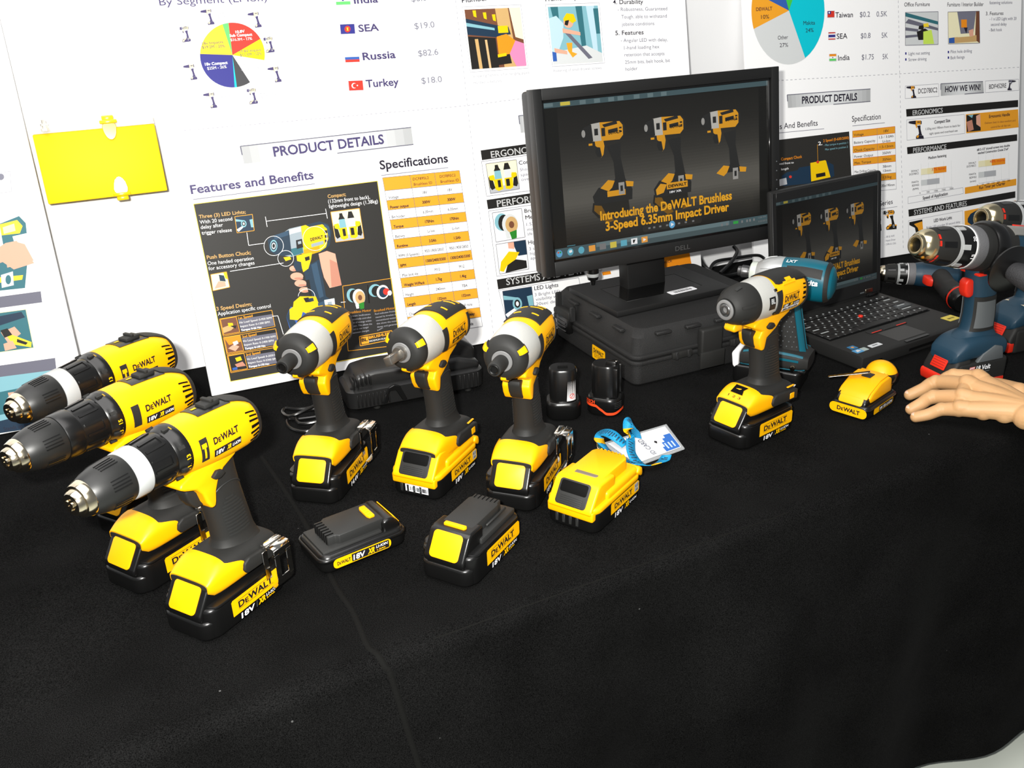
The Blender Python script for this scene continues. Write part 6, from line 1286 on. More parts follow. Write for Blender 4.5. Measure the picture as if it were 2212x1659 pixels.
# ================================================================== teal driver, navy drills, loose cells, flashlight, badge, hand
def make_teal(loc, yaw):
    t = thing('impact_driver', 'teal and black impact driver with silver nose, standing in front of the laptop', 'impact driver', (loc[0], loc[1], TZ), yaw)
    zc = .186
    B = Body([(-.074, zc-.006, .012, .014, .012, 2), (-.070, zc-.006, .024, .026, .022, 2.1), (-.055, zc-.003, .030, .032, .034, 2.3), (-.02, zc, .031, .032, .036, 2.4), (.015, zc, .031, .031, .034, 2.2), (.020, zc, .031, .031, .032, 2.0)])
    mb = MB(); mb.add(*B.mesh(nx=24, nt=44), TEAL); h = mb.build('motor_housing', t)
    mb = MB(); mb.bm(B.patch(-.066, lambda a: -.0585, 0, 2*pi, .0016, 4, 48), BLK)
    for a0, a1 in ((R(18), R(48)), (R(132), R(162))): mb.bm(B.patch(-.054, .008, a0, a1, .0015, 12, 8), BLK)
    mb.build('rubber_band', h)
    mb = MB()
    for sg in (1, -1):
        X = .022 if sg > 0 else -.046
        fn = side_fn(B, X, .0009, sg); put_text(mb, 'makita', INKW, fn, .033, zc-.002, .038, .0095, .03, .22)
    f2 = lambda u, v: B.pt(.012 - u, R(62) + v/.031, .0012); put_text(mb, 'LXT', INKW, f2, 0, 0, .018, .007, .02, .15)
    mb.build('brand_lettering', h, flat=True)
    mb = MB(); mb.add(*lathe([(.018, .026), (.018, .0315), (.030, .0318), (.046, .0285), (.058, .0235), (.064, .0200), (.066, .0185), (.066, .012)], zc, 44), mat('silver_paint', (.45, .46, .46), .35, metal=.5))
    fl = Body([(.020, zc, .0318, .0318, .0318, 2), (.046, zc, .0287, .0287, .0287, 2), (.060, zc, .0225, .0225, .0225, 2)])
    for k in range(10): a = 2*pi*k/10; mb.bm(fl.patch(.034, .056, a-R(2), a+R(2), .0010, 6, 3), mat('silver_paint', ()))
    o = mb.build('gear_case', t); plabel(o, 'silver gear case')
    mb = MB(); mb.add(*lathe([(.064, .012), (.065, .0185), (.068, .0190), (.076, .0185), (.078, .016), (.078, .010)], zc, 40), mat('clear_cap', (.62, .66, .60), .2, trans=.3)); mb.build('light_ring', t)
    mb = MB(); mb.add(*lathe([(.076, .008), (.082, .0095), (.084, .0105), (.094, .0110), (.096, .0085), (.101, .0085), (.102, .0065), (.102, 0)], zc, 6 if False else 24), mat('dark_steel', ()) if 'dark_steel' in MATS else BPL); mb.build('bit_holder', t)
    G = Body([(.165, -.016, .017, .026, .028, 2.3), (.14, -.018, .017, .024, .027, 2.2), (.10, -.024, .0175, .023, .029, 2.2), (.066, -.030, .018, .025, .030, 2.3), (.052, -.030, .024, .036, .036, 2.6)], 'z')
    mb = MB(); mb.add(*G.mesh(nx=24, nt=32), BLK); g = mb.build('grip', t)
    mb = MB()
    for sg in (0, 1):
        a0, a1 = (R(-76), R(-44)) if sg == 0 else (R(224), R(256)); mb.bm(G.patch(.060, .158, a0, a1, .0014, 12, 6), TEAL)
    mb.build('grip_edge', g)
    mb = MB()
    for i in range(9):
        for j in range(5):
            q = G.pt(.072 + i*.0085, R(-36 + j*16 + (8 if i % 2 else 0)), .0002); mb.bm(rbox(q.x, q.y, q.z, .0016, .0016, .0016, 0), GRY)
    mb.build('grip_dots', g)
    mb = MB(); mb.bm(extr([(.008, .158), (.030, .160), (.028, .146), (.020, .132), (.008, .130)], -.009, .009, .003, 2), BLK); mb.build('trigger', t)
    F_ = Body([(-.070, .047, .026, .012, .012, 4), (-.055, .049, .032, .016, .016, 4), (0, .050, .033, .018, .018, 4), (.035, .046, .031, .015, .016, 4), (.046, .042, .026, .008, .010, 4)])
    mb = MB(); mb.add(*F_.mesh(nx=20, nt=40), BLK); f = mb.build('foot', t)
    mb = MB()
    for sg in (0, 1):
        for a, x0, x1, w in ((34, -.062, .036, 9), (4, -.056, -.010, 3), (-34, -.066, .040, 4), (-16, .0, .018, 6)):
            aa = R(a) if sg == 0 else pi - R(a); mb.bm(F_.patch(x0, x1, aa-R(w), aa+R(w), .0012, 8, 4), TEAL)
    mb.build('foot_stripe', f)
    mb = MB(); mb.add(*lathe([(0, 0), (0, .0045), (.003, .0045), (.0035, .003), (.0035, 0)], 0, 16), STE, Matrix.Translation((-.048, .033, .042)) @ Matrix.Rotation(R(90), 4, 'Z')); mb.build('foot_screw', f)
    mb = MB(); mb.bm(extr(rrect(-.062, -.0355, .052, .0355, .010), .001, .033, .004, 3, 'xy'), BPL); mb.bm(rbox(-.058, 0, .034, .020, .060, .005, .001, 1), BPL)
    b = mb.build('battery_pack', t)
    mb = MB(); fb = lambda u, v: Vector((.002 - u, .0359, v)); put_text(mb, '14.4V', INKW, fb, .006, .010, .018, .0068, .03, .2); put_poly(mb, [(.025, .010), (.056, .010), (.058, .0145), (.0265, .0145)], INKW, fb); mb.build('voltage_lettering', b, flat=True)
    mb = MB(); mb.bm(extr([(.050, .020), (.060, .030), (.0625, .052), (.058, .058), (.050, .056)], -.012, .034, .003, 3), WHT); o = mb.build('front_lens', t); plabel(o, 'white reflective front panel')
    HD = Matrix.Translation((0, 0, zc)) @ Matrix.Diagonal((.89, .96, .96, 1)) @ Matrix.Translation((0, 0, -zc))
    for o in t.children:
        nm = o.name.split('.')[0]
        o.matrix_local = HD if nm in ('motor_housing', 'gear_case', 'light_ring', 'bit_holder') else Matrix.Translation((.030 if nm != 'front_lens' else .022, 0, 0))
    return t
def chuck_set(t, zc, s, body=BLK, gold=True, spikes=True, x0=.0, tilt=None):
    """jaw nose, sleeve, toothed ring and collar; s scales the set; x0 = rear of the collar"""
    X = lambda p: [(x0 + x*s, r*s) for x, r in p]
    parts = []
    mb = MB(); mb.add(*lathe(X([(.0, .026), (.0, .0335), (.004, .0345), (.020, .0340), (.022, .031)]), zc, 48), mat('knurled_grey', (.13, .13, .135), .5, bump=.5, bscale=700))
    col = mb.build('torque_collar', t)
    for k in range(0): pass
    mb = MB(); mb.add(*lathe(X([(.022, .028), (.022, .0338), (.0245, .0338), (.0245, .028)]), zc, 48), WHT); mb.build('collar_ring', col)
    cl = Body([(x0+.020*s, zc, .0336*s, .0336*s, .0336*s, 2), (x0+.045*s, zc, .0322*s, .0322*s, .0322*s, 2)])
    for k, a in (('20', 34), ('15', -12), ('10', -58)): mb = MB(); put_text(mb, k, INKW, lambda u, v, a=a: cl.pt(x0+.0265*s+v, R(a)+u/(.034*s), .0012), -.004*s, 0, .008*s, .0052*s, .02); mb.build('torque_numeral', col, flat=True)
    mb = MB(); mb.add(*lathe(X([(.0245, .028), (.0245, .0332), (.048, .0310), (.049, .027)]), zc, 48), BPL)
    mb.add(*lathe(X([(.053, .026), (.053, .0305), (.060, .0304), (.082, .0275), (.090, .0255), (.091, .022)]), zc, 48), BLK)
    fl = Body([(x0+.053*s, zc, .0306*s, .0306*s, .0306*s, 2), (x0+.082*s, zc, .0276*s, .0276*s, .0276*s, 2)])
    for k in range(6): a = 2*pi*k/6+.3; mb.bm(fl.patch(x0+.060*s, x0+.082*s, a-R(9), a+R(9), .0006, 4, 6), BPL)
    c = mb.build('chuck', t)
    mb = MB(); mb.add(*lathe(X([(.047, .028), (.047, .0312), (.0535, .0310), (.0545, .028)]), zc, 48), SIL)
    ring = Body([(x0+.036*s, zc, .0325*s, .0325*s, .0325*s, 2), (x0+.060*s, zc, .0306*s, .0306*s, .0306*s, 2)])
    for k in range(6):
        a = 2*pi*k/6+.2; mb.bm(ring.patch(x0+.036*s, x0+.049*s, a-R(7), a+R(7), .0010, 3, 4), SIL)
    o = mb.build('chuck_ring', c); plabel(o, 'silver toothed chuck ring')
    mb = MB(); mb.add(*lathe(X([(.090, .020), (.090, .0252), (.096, .0248), (.106, .0205), (.108, .0170), (.1105, .0168), (.1130, .0155), (.1135, .0138), (.1130, .0110), (.1080, .0095), (.1020, .0085)]), zc, 40), mat('brass_tinted_steel', (.60, .52, .34), .2, metal=1) if gold else STE)
    mb.add(*lathe(X([(.1035, .010), (.1040, .0088), (.1040, 0)]), zc, 30), HOLE)
    o = mb.build('chuck_jaws', c); plabel(o, 'bright metal chuck nose')
    if gold:
        mb = MB()
        for a in (20, 44, -30, -52): mb.bm(fl.patch(x0+.084*s, x0+.090*s, R(a)-R(9), R(a)+R(9), -.0012, 2, 5), RED)
        mb.build('sleeve_mark', c)
def make_navy(label, loc, yaw, side_handle=False, pitch=0.0):
    t = thing('cordless_drill', label, 'drill', (loc[0], loc[1], TZ), yaw, 'navy cordless drills at the right end of the table')
    zc = .2225
    B = Body([(-.128, zc-.004, .016, .016, .018, 2.2), (-.122, zc-.004, .028, .028, .030, 2.3), (-.095, zc, .035, .036, .038, 2.4), (-.045, zc, .036, .037, .040, 2.4), (-.030, zc, .036, .037, .040, 2.3)])
    mb = MB(); mb.add(*B.mesh(nx=24, nt=44), NAVY); h = mb.build('motor_housing', t)
    mb = MB()
    mb.bm(B.patch(-.095, -.062, R(62), R(100), .0020, 6, 8), RED); mb.bm(B.patch(-.122, -.108, R(-30), R(40), .0016, 4, 10), RED); o = mb.build('gear_switch', h); plabel(o, 'red switch on top')
    mb = MB(); mb.bm(B.patch(-.070, -.034, R(45), R(82), .0022, 6, 8), mat('worn_silver', (.38, .37, .34), .35, metal=.6)); mb.build('trim_plate', h)
    GB = Body([(-.040, zc, .0375, .0385, .042, 2.2), (-.015, zc, .0372, .0375, .040, 2.1), (.012, zc, .0352, .0352, .036, 2.0), (.018, zc, .034, .034, .034, 2.0)])
    mb = MB(); mb.add(*GB.mesh(nx=16, nt=44), BLK); mb.build('gear_housing', t)
    chuck_set(t, zc, 1.0, x0=.0175)
    G = Body([(.195, -.012, .020, .027, .030, 2.5), (.172, -.012, .019, .023, .030, 2.4), (.150, -.014, .0185, .021, .030, 2.3), (.115, -.018, .0185, .023, .031, 2.3), (.092, -.018, .0195, .026, .032, 2.3), (.080, -.016, .026, .038, .038, 2.6)], 'z')
    mb = MB(); mb.add(*G.mesh(nx=26, nt=36), NAVY); g = mb.build('grip', t)
    mb = MB()
    for sg in (0, 1):
        c0 = R(10) if sg == 0 else pi - R(10)
        mb.bm(G.patch(.092, .150, c0-R(52), c0+R(48), .0012, 10, 12), BLK); mb.bm(G.patch(.098, .143, c0-R(38), c0+R(34), .0024, 10, 12), GRY)
    mb.build('grip_pad', g)
    mb = MB(); mb.bm(extr([(.004, .178), (.018, .181), (.0235, .175), (.0225, .160), (.0175, .150), (.010, .148), (.004, .152)], -.0085, .0085, .004, 3), RED); mb.build('trigger', t)
    mb = MB(); mb.bm(rbox(.004, 0, .189, .016, .041, .005, .002, 2), RED); mb.build('direction_button', t)
    F_ = Body([(-.070, .058, .026, .012, .010, 4), (-.058, .060, .034, .018, .014, 3.6), (-.01, .064, .036, .024, .018, 3.2), (.030, .062, .0355, .020, .018, 3.4), (.052, .056, .032, .010, .014, 3.8), (.058, .052, .026, .004, .008, 4)])
    mb = MB(); mb.add(*F_.mesh(nx=26, nt=44), NAVY); f = mb.build('foot', t)
    mb = MB(); mb.bm(extr([(-.052, .044), (-.046, .066), (-.028, .070), (-.002, .058), (.010, .044)], .030, .0385, .002, 2), GRY); mb.build('foot_side_grip', f)
    mb = MB(); mb.add(*lathe([(0, 0), (0, .0045), (.002, .005), (.003, .003), (.003, 0)], 0, 16), CHR, Matrix.Translation((.020, .0, .0815)) @ Matrix.Rotation(R(-70), 4, 'Y')); mb.build('charge_light', f)
    mb = MB(); mb.bm(extr(rrect(-.068, -.038, .054, .038, .011), .001, .045, .005, 3, 'xy'), BLK)
    mb.bm(extr([(.020, .012), (.020, .052), (.052, .050), (.064, .030), (.066, .012)], -.036, .036, .006, 3), BLK); b = mb.build('battery_pack', t)
    mb = MB(); slope_plate(mb, RED, (.0535, .0520), (.0645, .0310), .0165, .0022, .002, .0002, 0.0)
    for k in range(5): slope_plate(mb, mat('dark_red_plastic', (.30, .012, .006), .45), (.0546+k*.0020, .0500-k*.0037), (.0551+k*.0020, .0491-k*.0037), .0140, .0005, .0003, .0024)
    mb.build('release_button', b)
    mb = MB(); mb.bm(extr([(.050, .003), (.050, .024), (.0675, .0235), (.0690, .016), (.0660, .004)], -.0365, .0365, .004, 3), RED); o = mb.build('front_bumper', b); plabel(o, 'red battery front')
    mb = MB(); fb = lambda u, v: Vector((.026 - u, .0384, v)); put_text(mb, '18 Volt', INKW, fb, .015, .031, .034, .0085, .03, .1)
    put_poly(mb, [(-.003, .027), (.010, .027), (.0125, .039), (-.0005, .039)], mat('pale_red_ink', (.70, .22, .20), .5), fb)
    for k in range(3): put_poly(mb, [(-.002+k*.0006, .0285+k*.0035), (.009+k*.0006, .0300+k*.0035), (.009+k*.0006, .0312+k*.0035), (-.002+k*.0006, .0297+k*.0035)], INKW, lambda u, v: Vector((.026 - u, .0387, v)))
    put_poly(mb, [(.015, .0265), (.048, .0265), (.048, .028), (.015, .028)], GRY, fb); mb.build('voltage_lettering', b, flat=True)
    mb = MB(); mb.bm(extr([(-.060, .004), (-.060, .012), (.010, .012), (.022, .004)], .0372, .0392, .0008, 1), RED); mb.build('red_stripe', b)
    if side_handle:
        mb = MB(); mb.add(*lathe([(-.019, .030), (-.019, .0415), (-.014, .0430), (-.002, .0425), (.003, .039), (.003, .030)], zc, 44), BPL)
        mb.bm(rbox(-.008, .040, zc-.012, .026, .020, .026, .004, 2), BPL)
        hm = Matrix.Translation((-.008, .052, zc-.018)) @ Matrix.Rotation(R(90), 4, 'Z') @ Matrix.Rotation(R(8), 4, 'Y')
        mb.add(*lathe([(-.006, 0), (-.006, .014), (.002, .030), (.004, .0375), (.007, .0380), (.009, .034), (.012, .020), (.014, .012), (.014, 0)], 0, 44), BPL, hm)
        s_ = mb.build('side_handle_clamp', t)
        mb = MB(); mb.add(*lathe([(.010, 0), (.010, .0135), (.020, .0165), (.050, .0185), (.085, .0180), (.110, .0165), (.118, .010), (.119, 0)], 0, 32), mat('ribbed_grip', (.028, .028, .030), .6, bump=1.0, bscale=420), hm); mb.build('side_handle', t)
    TL_ = Matrix.Translation((-.03, 0, zc)) @ Matrix.Rotation(R(-9.6), 4, 'Y') @ Matrix.Translation((.03, 0, -zc))
    FT = Matrix.Translation((-.008, 0, 0)) @ Matrix.Diagonal((.86, .92, 1, 1))
    for o in t.children:
        nm = o.name.split('.')[0]
        if nm in ('motor_housing', 'gear_housing', 'torque_collar', 'chuck', 'side_handle_clamp', 'side_handle'): o.matrix_local = TL_
        if nm in ('foot', 'battery_pack'): o.matrix_local = FT
    return t
# ---------------- place the yellow tools
make_drill('front yellow cordless drill of the three at the left, with silver chuck band', True, True, ('13', '11'), (-.3376, .8734), 4.1808)
make_drill('middle yellow cordless drill of the row at the left, its chuck band all black', False, False, ('15', '13'), (-.4385, .9640), 4.1429)
make_drill('rearmost yellow cordless drill of the three at the left, with silver chuck band', True, True, ('13', '11'), (-.4980, 1.0864), 4.1898)
make_impact('leftmost yellow impact driver, black hex nose, standing on a black 14.4V battery', 'hex', 'full', '14.4V', True, (-.2633, 1.1497), 4.4631)
make_impact('yellow impact wrench with a square steel anvil, standing on a yellow-topped battery', 'square', 'yellow', '18V', False, (-.1118, 1.1505), 4.2514)
make_impact('yellow impact driver third from the left, black hex nose, just behind the loose yellow battery', 'hex', 'full', '18V', True, (.0112, 1.1095), 4.3485)
make_brushless('yellow brushless impact driver standing alone in front of the carrying case and laptop', (.3585, 1.2451), 3.7932)
t = thing('battery_pack', 'loose tall black battery with a yellow front plate, in front of the middle drivers', 'battery', (-.057, .9489, TZ), 4.1759); battery_full(t)
t = thing('battery_pack', 'loose battery with a yellow upper shell and dark window, beside the identity badge', 'battery', (.1035, 1.0497, TZ), 4.0788); battery_yellow(t)
t = thing('battery_pack', 'loose low slim black battery lying nearest the front, with a long yellow side label', 'battery', (-.2085, .9790, TZ), R(34.5)); battery_slim(t)
make_teal((.4620, 1.4200), R(150))
make_navy('navy drill with a large steel chuck and a side handle, standing behind the hand', (.744, 1.396), R(198.5), True)
make_navy('navy drill at the right edge, behind the one with the side handle', (.908, 1.535), R(200))
nv = [o for o in bpy.data.objects if o.name.startswith('cordless_drill')][-1]
nf = [c for c in nv.children if c.name.startswith('foot')][0]
mb = MB(); FB = Body([(-.01, .064, .036, .024, .018, 3.2), (.030, .062, .0355, .020, .018, 3.4)])
sk = lambda u, v: FB.pt(.026 - v, R(118) - u/.034, .0012)
sheet(mb, 0, 0, .034, .024, mat('pale_sticker', (.62, .55, .40), .45), sk, 6, 4)
sk2 = lambda u, v: FB.pt(.026 - v, R(118) - u/.034, .0016); sheet(mb, .005, .005, .012, .012, mat('sticker_orange', ()) if 'sticker_orange' in MATS else RED, sk2, 3, 3); sheet(mb, .020, .004, .009, .004, RED, sk2, 3, 2)
o = mb.build('foot_sticker', nf, flat=True); plabel(o, 'pale sticker with orange print')
# ---------------- small navy drill lying on its side
def small_drill(loc, yaw, tilt):
    t = thing('pocket_drill', 'small navy drill lying on its side between the laptop and the large navy drill', 'drill', (loc[0], loc[1], TZ + .0330), rot=(R(tilt), 0, yaw))
    B = Body([(-.060, 0, .015, .015, .016, 2.2), (-.052, 0, .024, .024, .026, 2.2), (-.02, 0, .0262, .026, .028, 2.3), (.018, 0, .0255, .0255, .026, 2.1), (.030, 0, .0235, .0235, .0235, 2)])
    mb = MB(); mb.add(*B.mesh(nx=20, nt=36), NAVY); h = mb.build('motor_housing', t)
    mb = MB(); mb.bm(B.patch(-.030, -.008, R(-20), R(10), .0014, 5, 5), RED); mb.build('gear_switch', h)
    chuck_set(t, 0, .68, gold=False, x0=.029)
    path = [(-.018, 0, -.010), (-.020, 0, -.045), (-.026, 0, -.085), (-.034, 0, -.118)]
    mb = MB(); mb.add(*tube(spline(path, 6), [.021]*6+[.020]*6+[.0215]*7, 24), BLK); mb.build('grip', t)
    mb = MB(); mb.bm(extr([(.000, -.022), (.016, -.020), (.018, -.030), (.012, -.046), (.000, -.052)], -.009, .009, .004, 2), RED); mb.build('trigger', t)
    mb = MB(); hm = Matrix.Translation((-.034, 0, -.118)) @ Matrix.Rotation(R(105), 4, 'Y')
    mb.add(*lathe([(-.004, .018), (-.002, .0235), (.006, .0240), (.026, .0235), (.031, .020), (.032, 0)], 0, 32), BPL, hm); b = mb.build('battery_pack', t)
    mb = MB(); mb.add(*lathe([(.004, .022), (.004, .0244), (.0085, .0244), (.0085, .022)], 0, 32), RED, hm); mb.build('red_ring', b)
    mb = MB(); mb.add([hm @ Vector(q) for q in ((.0325, -.006, -.006), (.0325, .008, -.006), (.0325, .008, .007), (.0325, -.006, .005))], [[0, 1, 2, 3]], mat('pale_red_ink', (.70, .22, .20), .5)); mb.build('maker_emblem', b, flat=True)
    return t
small_drill((.893, 1.860), R(166), 86)
# ---------------- two small stick batteries
def cell_pack(label, px, red):
    q = on_table(px); t = thing('stick_battery', label, 'battery', (q.x, q.y, TZ), R(-22) if red else R(-2))
    mb = MB(); b0 = .0275
    mb.add(*loft([[(x*s_, y*s_, z) for x, y in rrect(-b0, -.0245, b0, .0245, .018, 7)] for s_, z in ((.92, .0008), (1, .004), (1, .024), (.97, .028), (.90, .030))]), BPL); base = mb.build('battery_case', t)
    mb = MB()
    mb.add(*loft([[(x, y, z) for x, y in rrect(-.0215, -.0190, .0215, .0190, .0165, 7)] for z in (.026, .080)] + [[(x*.92, y*.92, .083) for x, y in rrect(-.0215, -.0190, .0215, .0190, .0165, 7)]]), BPL)
    if red: mb.bm(rbox(.010, 0, .083, .018, .014, .012, .003, 2), BPL); mb.bm(rbox(.0175, .012, .055, .012, .006, .050, .002, 2), BPL); mb.bm(rbox(.0175, -.012, .055, .012, .006, .050, .002, 2), BPL)
    else: mb.bm(rbox(.0, 0, .0832, .016, .006, .002, .0005, 1), HOLE)
    s = mb.build('battery_stem', t)
    mb = MB(); mb.bm(rbox(.0212 if not red else .018, 0, .0745 if not red else .0885, .003, .007, .010 if not red else .002, .0008, 1), CHR); o = mb.build('contact', t); plabel(o, 'shiny metal contact')
    if red:
        mb = MB(); H_ = Body([(.001, 0, .0250, .0282, .0282, 2.6), (.030, 0, .0250, .0282, .0282, 2.6)], 'z')
        pts = []
        zz = lambda a: .0185 if a > 196 else (.0060 + .0125*sstep((a-166)/28) if a > 150 else .0060 + .0045*sstep((150-a)/50))
        for i in range(41): a = 258 - i*4.2; pts.append(a)
        vs = [H_.pt(zz(a)+d, R(a), .0012) for d in (-.0022, .0022) for a in pts]; n_ = len(pts)
        mb.add(vs, [[i, i+1, n_+i+1, n_+i] for i in range(n_-1)], mat('orange_red', (.75, .06, .012), .4)); mb.build('red_stripe', base)
        mb = MB(); put_text(mb, 'BOSCH', mat('orange_red', ()), lambda u, v: H_.pt(v, R(240) - u/.027, .0014), 0, .0218, .021, .0058, .03); mb.build('maker_lettering', base, flat=True)
        mb = MB()
        for k in range(4): mb.bm(H_.patch(.0145+k*.003, .0155+k*.003, R(102), R(140), .0008, 1, 8), DGR)
        mb.build('grip_rib', base)
    else:
        mb = MB(); vs = []; 
        H_ = Body([(.026, 0, .0192, .0217, .0217, 2.5), (.080, 0, .0192, .0217, .0217, 2.5)], 'z')
        A_ = [R(122 + 6*i) for i in range(9)]
        vs = [H_.pt(z, a, .0006) for z in (.032, .066) for a in A_]; mb.add(vs, [[i, i+1, 10+i-1+0, 9+i] for i in range(8)], mat('white_paper_label', (.72, .70, .70), .5)); 
        cc = [(H_.pt(.040 + .0045*sin(R(k*20)), R(146)+.0045*cos(R(k*20))/.02, .0010), H_.pt(.040 + .0036*sin(R(k*20)), R(146)+.0036*cos(R(k*20))/.02, .0010)) for k in range(18)]
        for k in range(18): mb.add([cc[k][0], cc[(k+1) % 18][0], cc[(k+1) % 18][1], cc[k][1]], [[0, 1, 2, 3]], RED)
        mb.add([H_.pt(.0430, R(137), .001), H_.pt(.0437, R(139), .001), H_.pt(.0370, R(155), .001), H_.pt(.0363, R(153), .001)], [[0, 1, 2, 3]], RED)
        mb.build('warning_label', s, flat=True)
    return t
cell_pack('short black stick battery with a white warning label, right of the third impact driver', (1217, 895), False)
cell_pack('black stick battery with a red stripe, in front of the carrying case', (1308, 886), True)
# ---------------- flashlight built on a slim battery
def flashlight(loc, yaw):
    t = thing('work_light', 'small yellow flashlight on a slim black battery, left of the hand', 'flashlight', (loc[0], loc[1], TZ), yaw)
    battery_slim(t, 'battery_pack', False, False)
    for sgn in (1,):
        mb = MB(); fn = lambda u, v: Vector((.0388-u, .0391, v)); put_poly(mb, rrect(0, .008, .075, .020, .003), LABY, fn)
        f2 = lambda u, v: Vector((.0388-u, .0394, v)); put_poly(mb, [(.020, .009), (.073, .009), (.073, .019), (.020, .019)], INKK, f2); put_text(mb, '18V XR LI-ION', INKW, lambda u, v: Vector((.0388-u, .0397, v)), .022, .011, .048, .006, .02); mb.build('brand_label', t, flat=True)
    mb = MB(); fn = lambda u, v: Vector((.0604, -u, v)); put_poly(mb, rrect(-.036, .0045, .036, .0235, .0090), LABY, fn); logo(mb, INKK, lambda u, v: Vector((.0608, u, v)), -.021, .0105, .044, .0080, lines=False); o = mb.build('front_label', t, flat=True)
    mb = MB(); mb.bm(extr([(.036, .027), (.044, .038), (.034, .046), (.004, .058), (-.028, .060), (-.040, .054), (-.044, .026)], -.0315, .0315, .004, 3), YEL)
    mb.bm(extr([(.050, .038), (.040, .047), (.002, .0610), (-.030, .0625), (-.030, .060), (.000, .058), (.034, .046), (.046, .037)], -.024, .028, .0012, 2), YEL)
    hsg = mb.build('light_housing', t)
    mb = MB(); mb.bm(extr([(.004, -.009), (.004, .009), (-.016, .009), (-.016, -.009)], .0605, .0632, .002, 2, 'xy'), DGR); mb.build('switch', t)
    mb = MB()
    for k in range(2): mb.bm(rbox(-.016, .018+k*.006, .0605, .036, .0016, .0022, .0006, 1), YEL)
    mb.build('housing_rib', hsg)
    hd = Matrix.Translation((-.062, 0, .046))
    mb = MB(); b = bmesh.new(); bmesh.ops.create_uvsphere(b, u_segments=32, v_segments=20, radius=.0265)
    for v in b.verts: v.co.y *= 1.12
    mb.bm(b, YEL, hd); head = mb.build('light_head', t)
    mb = MB(); b = bmesh.new(); bmesh.ops.create_uvsphere(b, u_segments=32, v_segments=20, radius=.0272)
    bmesh.ops.delete(b, geom=[v for v in b.verts if not (v.co.x < -.006 or (v.co.y > .016 and v.co.z < .012 and v.co.z > -.014))], context='VERTS')
    for v in b.verts: v.co.y *= 1.12
    mb.bm(b, BPL, hd); mb.build('lens_surround', head)
    mb = MB(); mb.bm(rbox(-.050, 0, .034, .020, .050, .026, .004, 2), YEL); mb.build('head_bracket', t)
    mb = MB(); mb.bm(extr(rrect(-.004, -.045, .008, .030, .004), .0655, .0672, .0004, 1, 'xy'), CHR, Matrix.Rotation(R(16), 4, 'X') @ Matrix.Rotation(R(22), 4, 'Z') @ Matrix.Translation((.010, -.006, .0015))); o = mb.build('belt_clip', t); plabel(o, 'metal belt clip')
    return t
flashlight((.556, 1.314), R(223)).scale = (.85, .85, .85)
# ---------------- badge on a lanyard
LAN = mat('cyan_ribbon', (.0, .26, .52), .55, bump=.5, bscale=900); LDK = mat('ribbon_print', (.004, .045, .09), .6)
q0 = on_table((1390, 965)); t = thing('identity_badge', 'white identity card tangled in its cyan lanyard, beside the loose yellow battery', 'badge', (q0.x, q0.y, TZ))
W_ = lambda px, z=0: on_table(px, z) - Vector((q0.x, q0.y, TZ))
C4 = [W_(p_) for p_ in ((1313, 962), (1436, 925), (1471, 970), (1372, 1006))]
def cardp(u, v, z): a = C4[0].lerp(C4[1], u); b2 = C4[3].lerp(C4[2], u); r = a.lerp(b2, v); return Vector((r.x, r.y, z))
mb = MB(); vs = [cardp(u, v, z) for z in (.0012, .0030) for u, v in ((-.06, -.08), (1.05, -.08), (1.05, 1.08), (-.06, 1.08))]
mb.add(vs, [[3, 2, 1, 0], [4, 5, 6, 7], [0, 1, 5, 4], [1, 2, 6, 5], [2, 3, 7, 6], [3, 0, 4, 7]], mat('clear_vinyl', (.75, .78, .80), .15, alpha=.28)); mb.build('clear_sleeve', t)
mb = MB(); 
def cq(u0, v0, u1, v1, z, m): mb.add([cardp(u0, v1, z), cardp(u1, v1, z), cardp(u1, v0, z), cardp(u0, v0, z)], [[0, 1, 2, 3]], m)
cq(0, 0, 1, 1, .0034, WHT); cb_ = mat('card_blue', (.03, .13, .45), .4)
cq(.80, .46, .99, .98, .0037, cb_); cq(.74, .60, .80, .98, .0037, cb_); cq(.69, .78, .74, .98, .0037, cb_); cq(.86, .34, .99, .46, .0037, cb_)
for k in range(3): cq(.76+k*.07, .66, .79+k*.07, .90, .0039, mat('card_pale', (.45, .55, .75), .5))
mb.add([cardp(.66, .44, .0037), cardp(.69, .50, .0037), cardp(.66, .58, .0037), cardp(.63, .50, .0037)], [[0, 1, 2, 3]], INKK)
put_text(mb, 'ID CARD', mat('card_grey', (.12, .13, .17), .5), lambda u, v: cardp(.50 - v, .92 - u, .0037), 0, 0, .70, .085, .015)
mb.build('card', t)
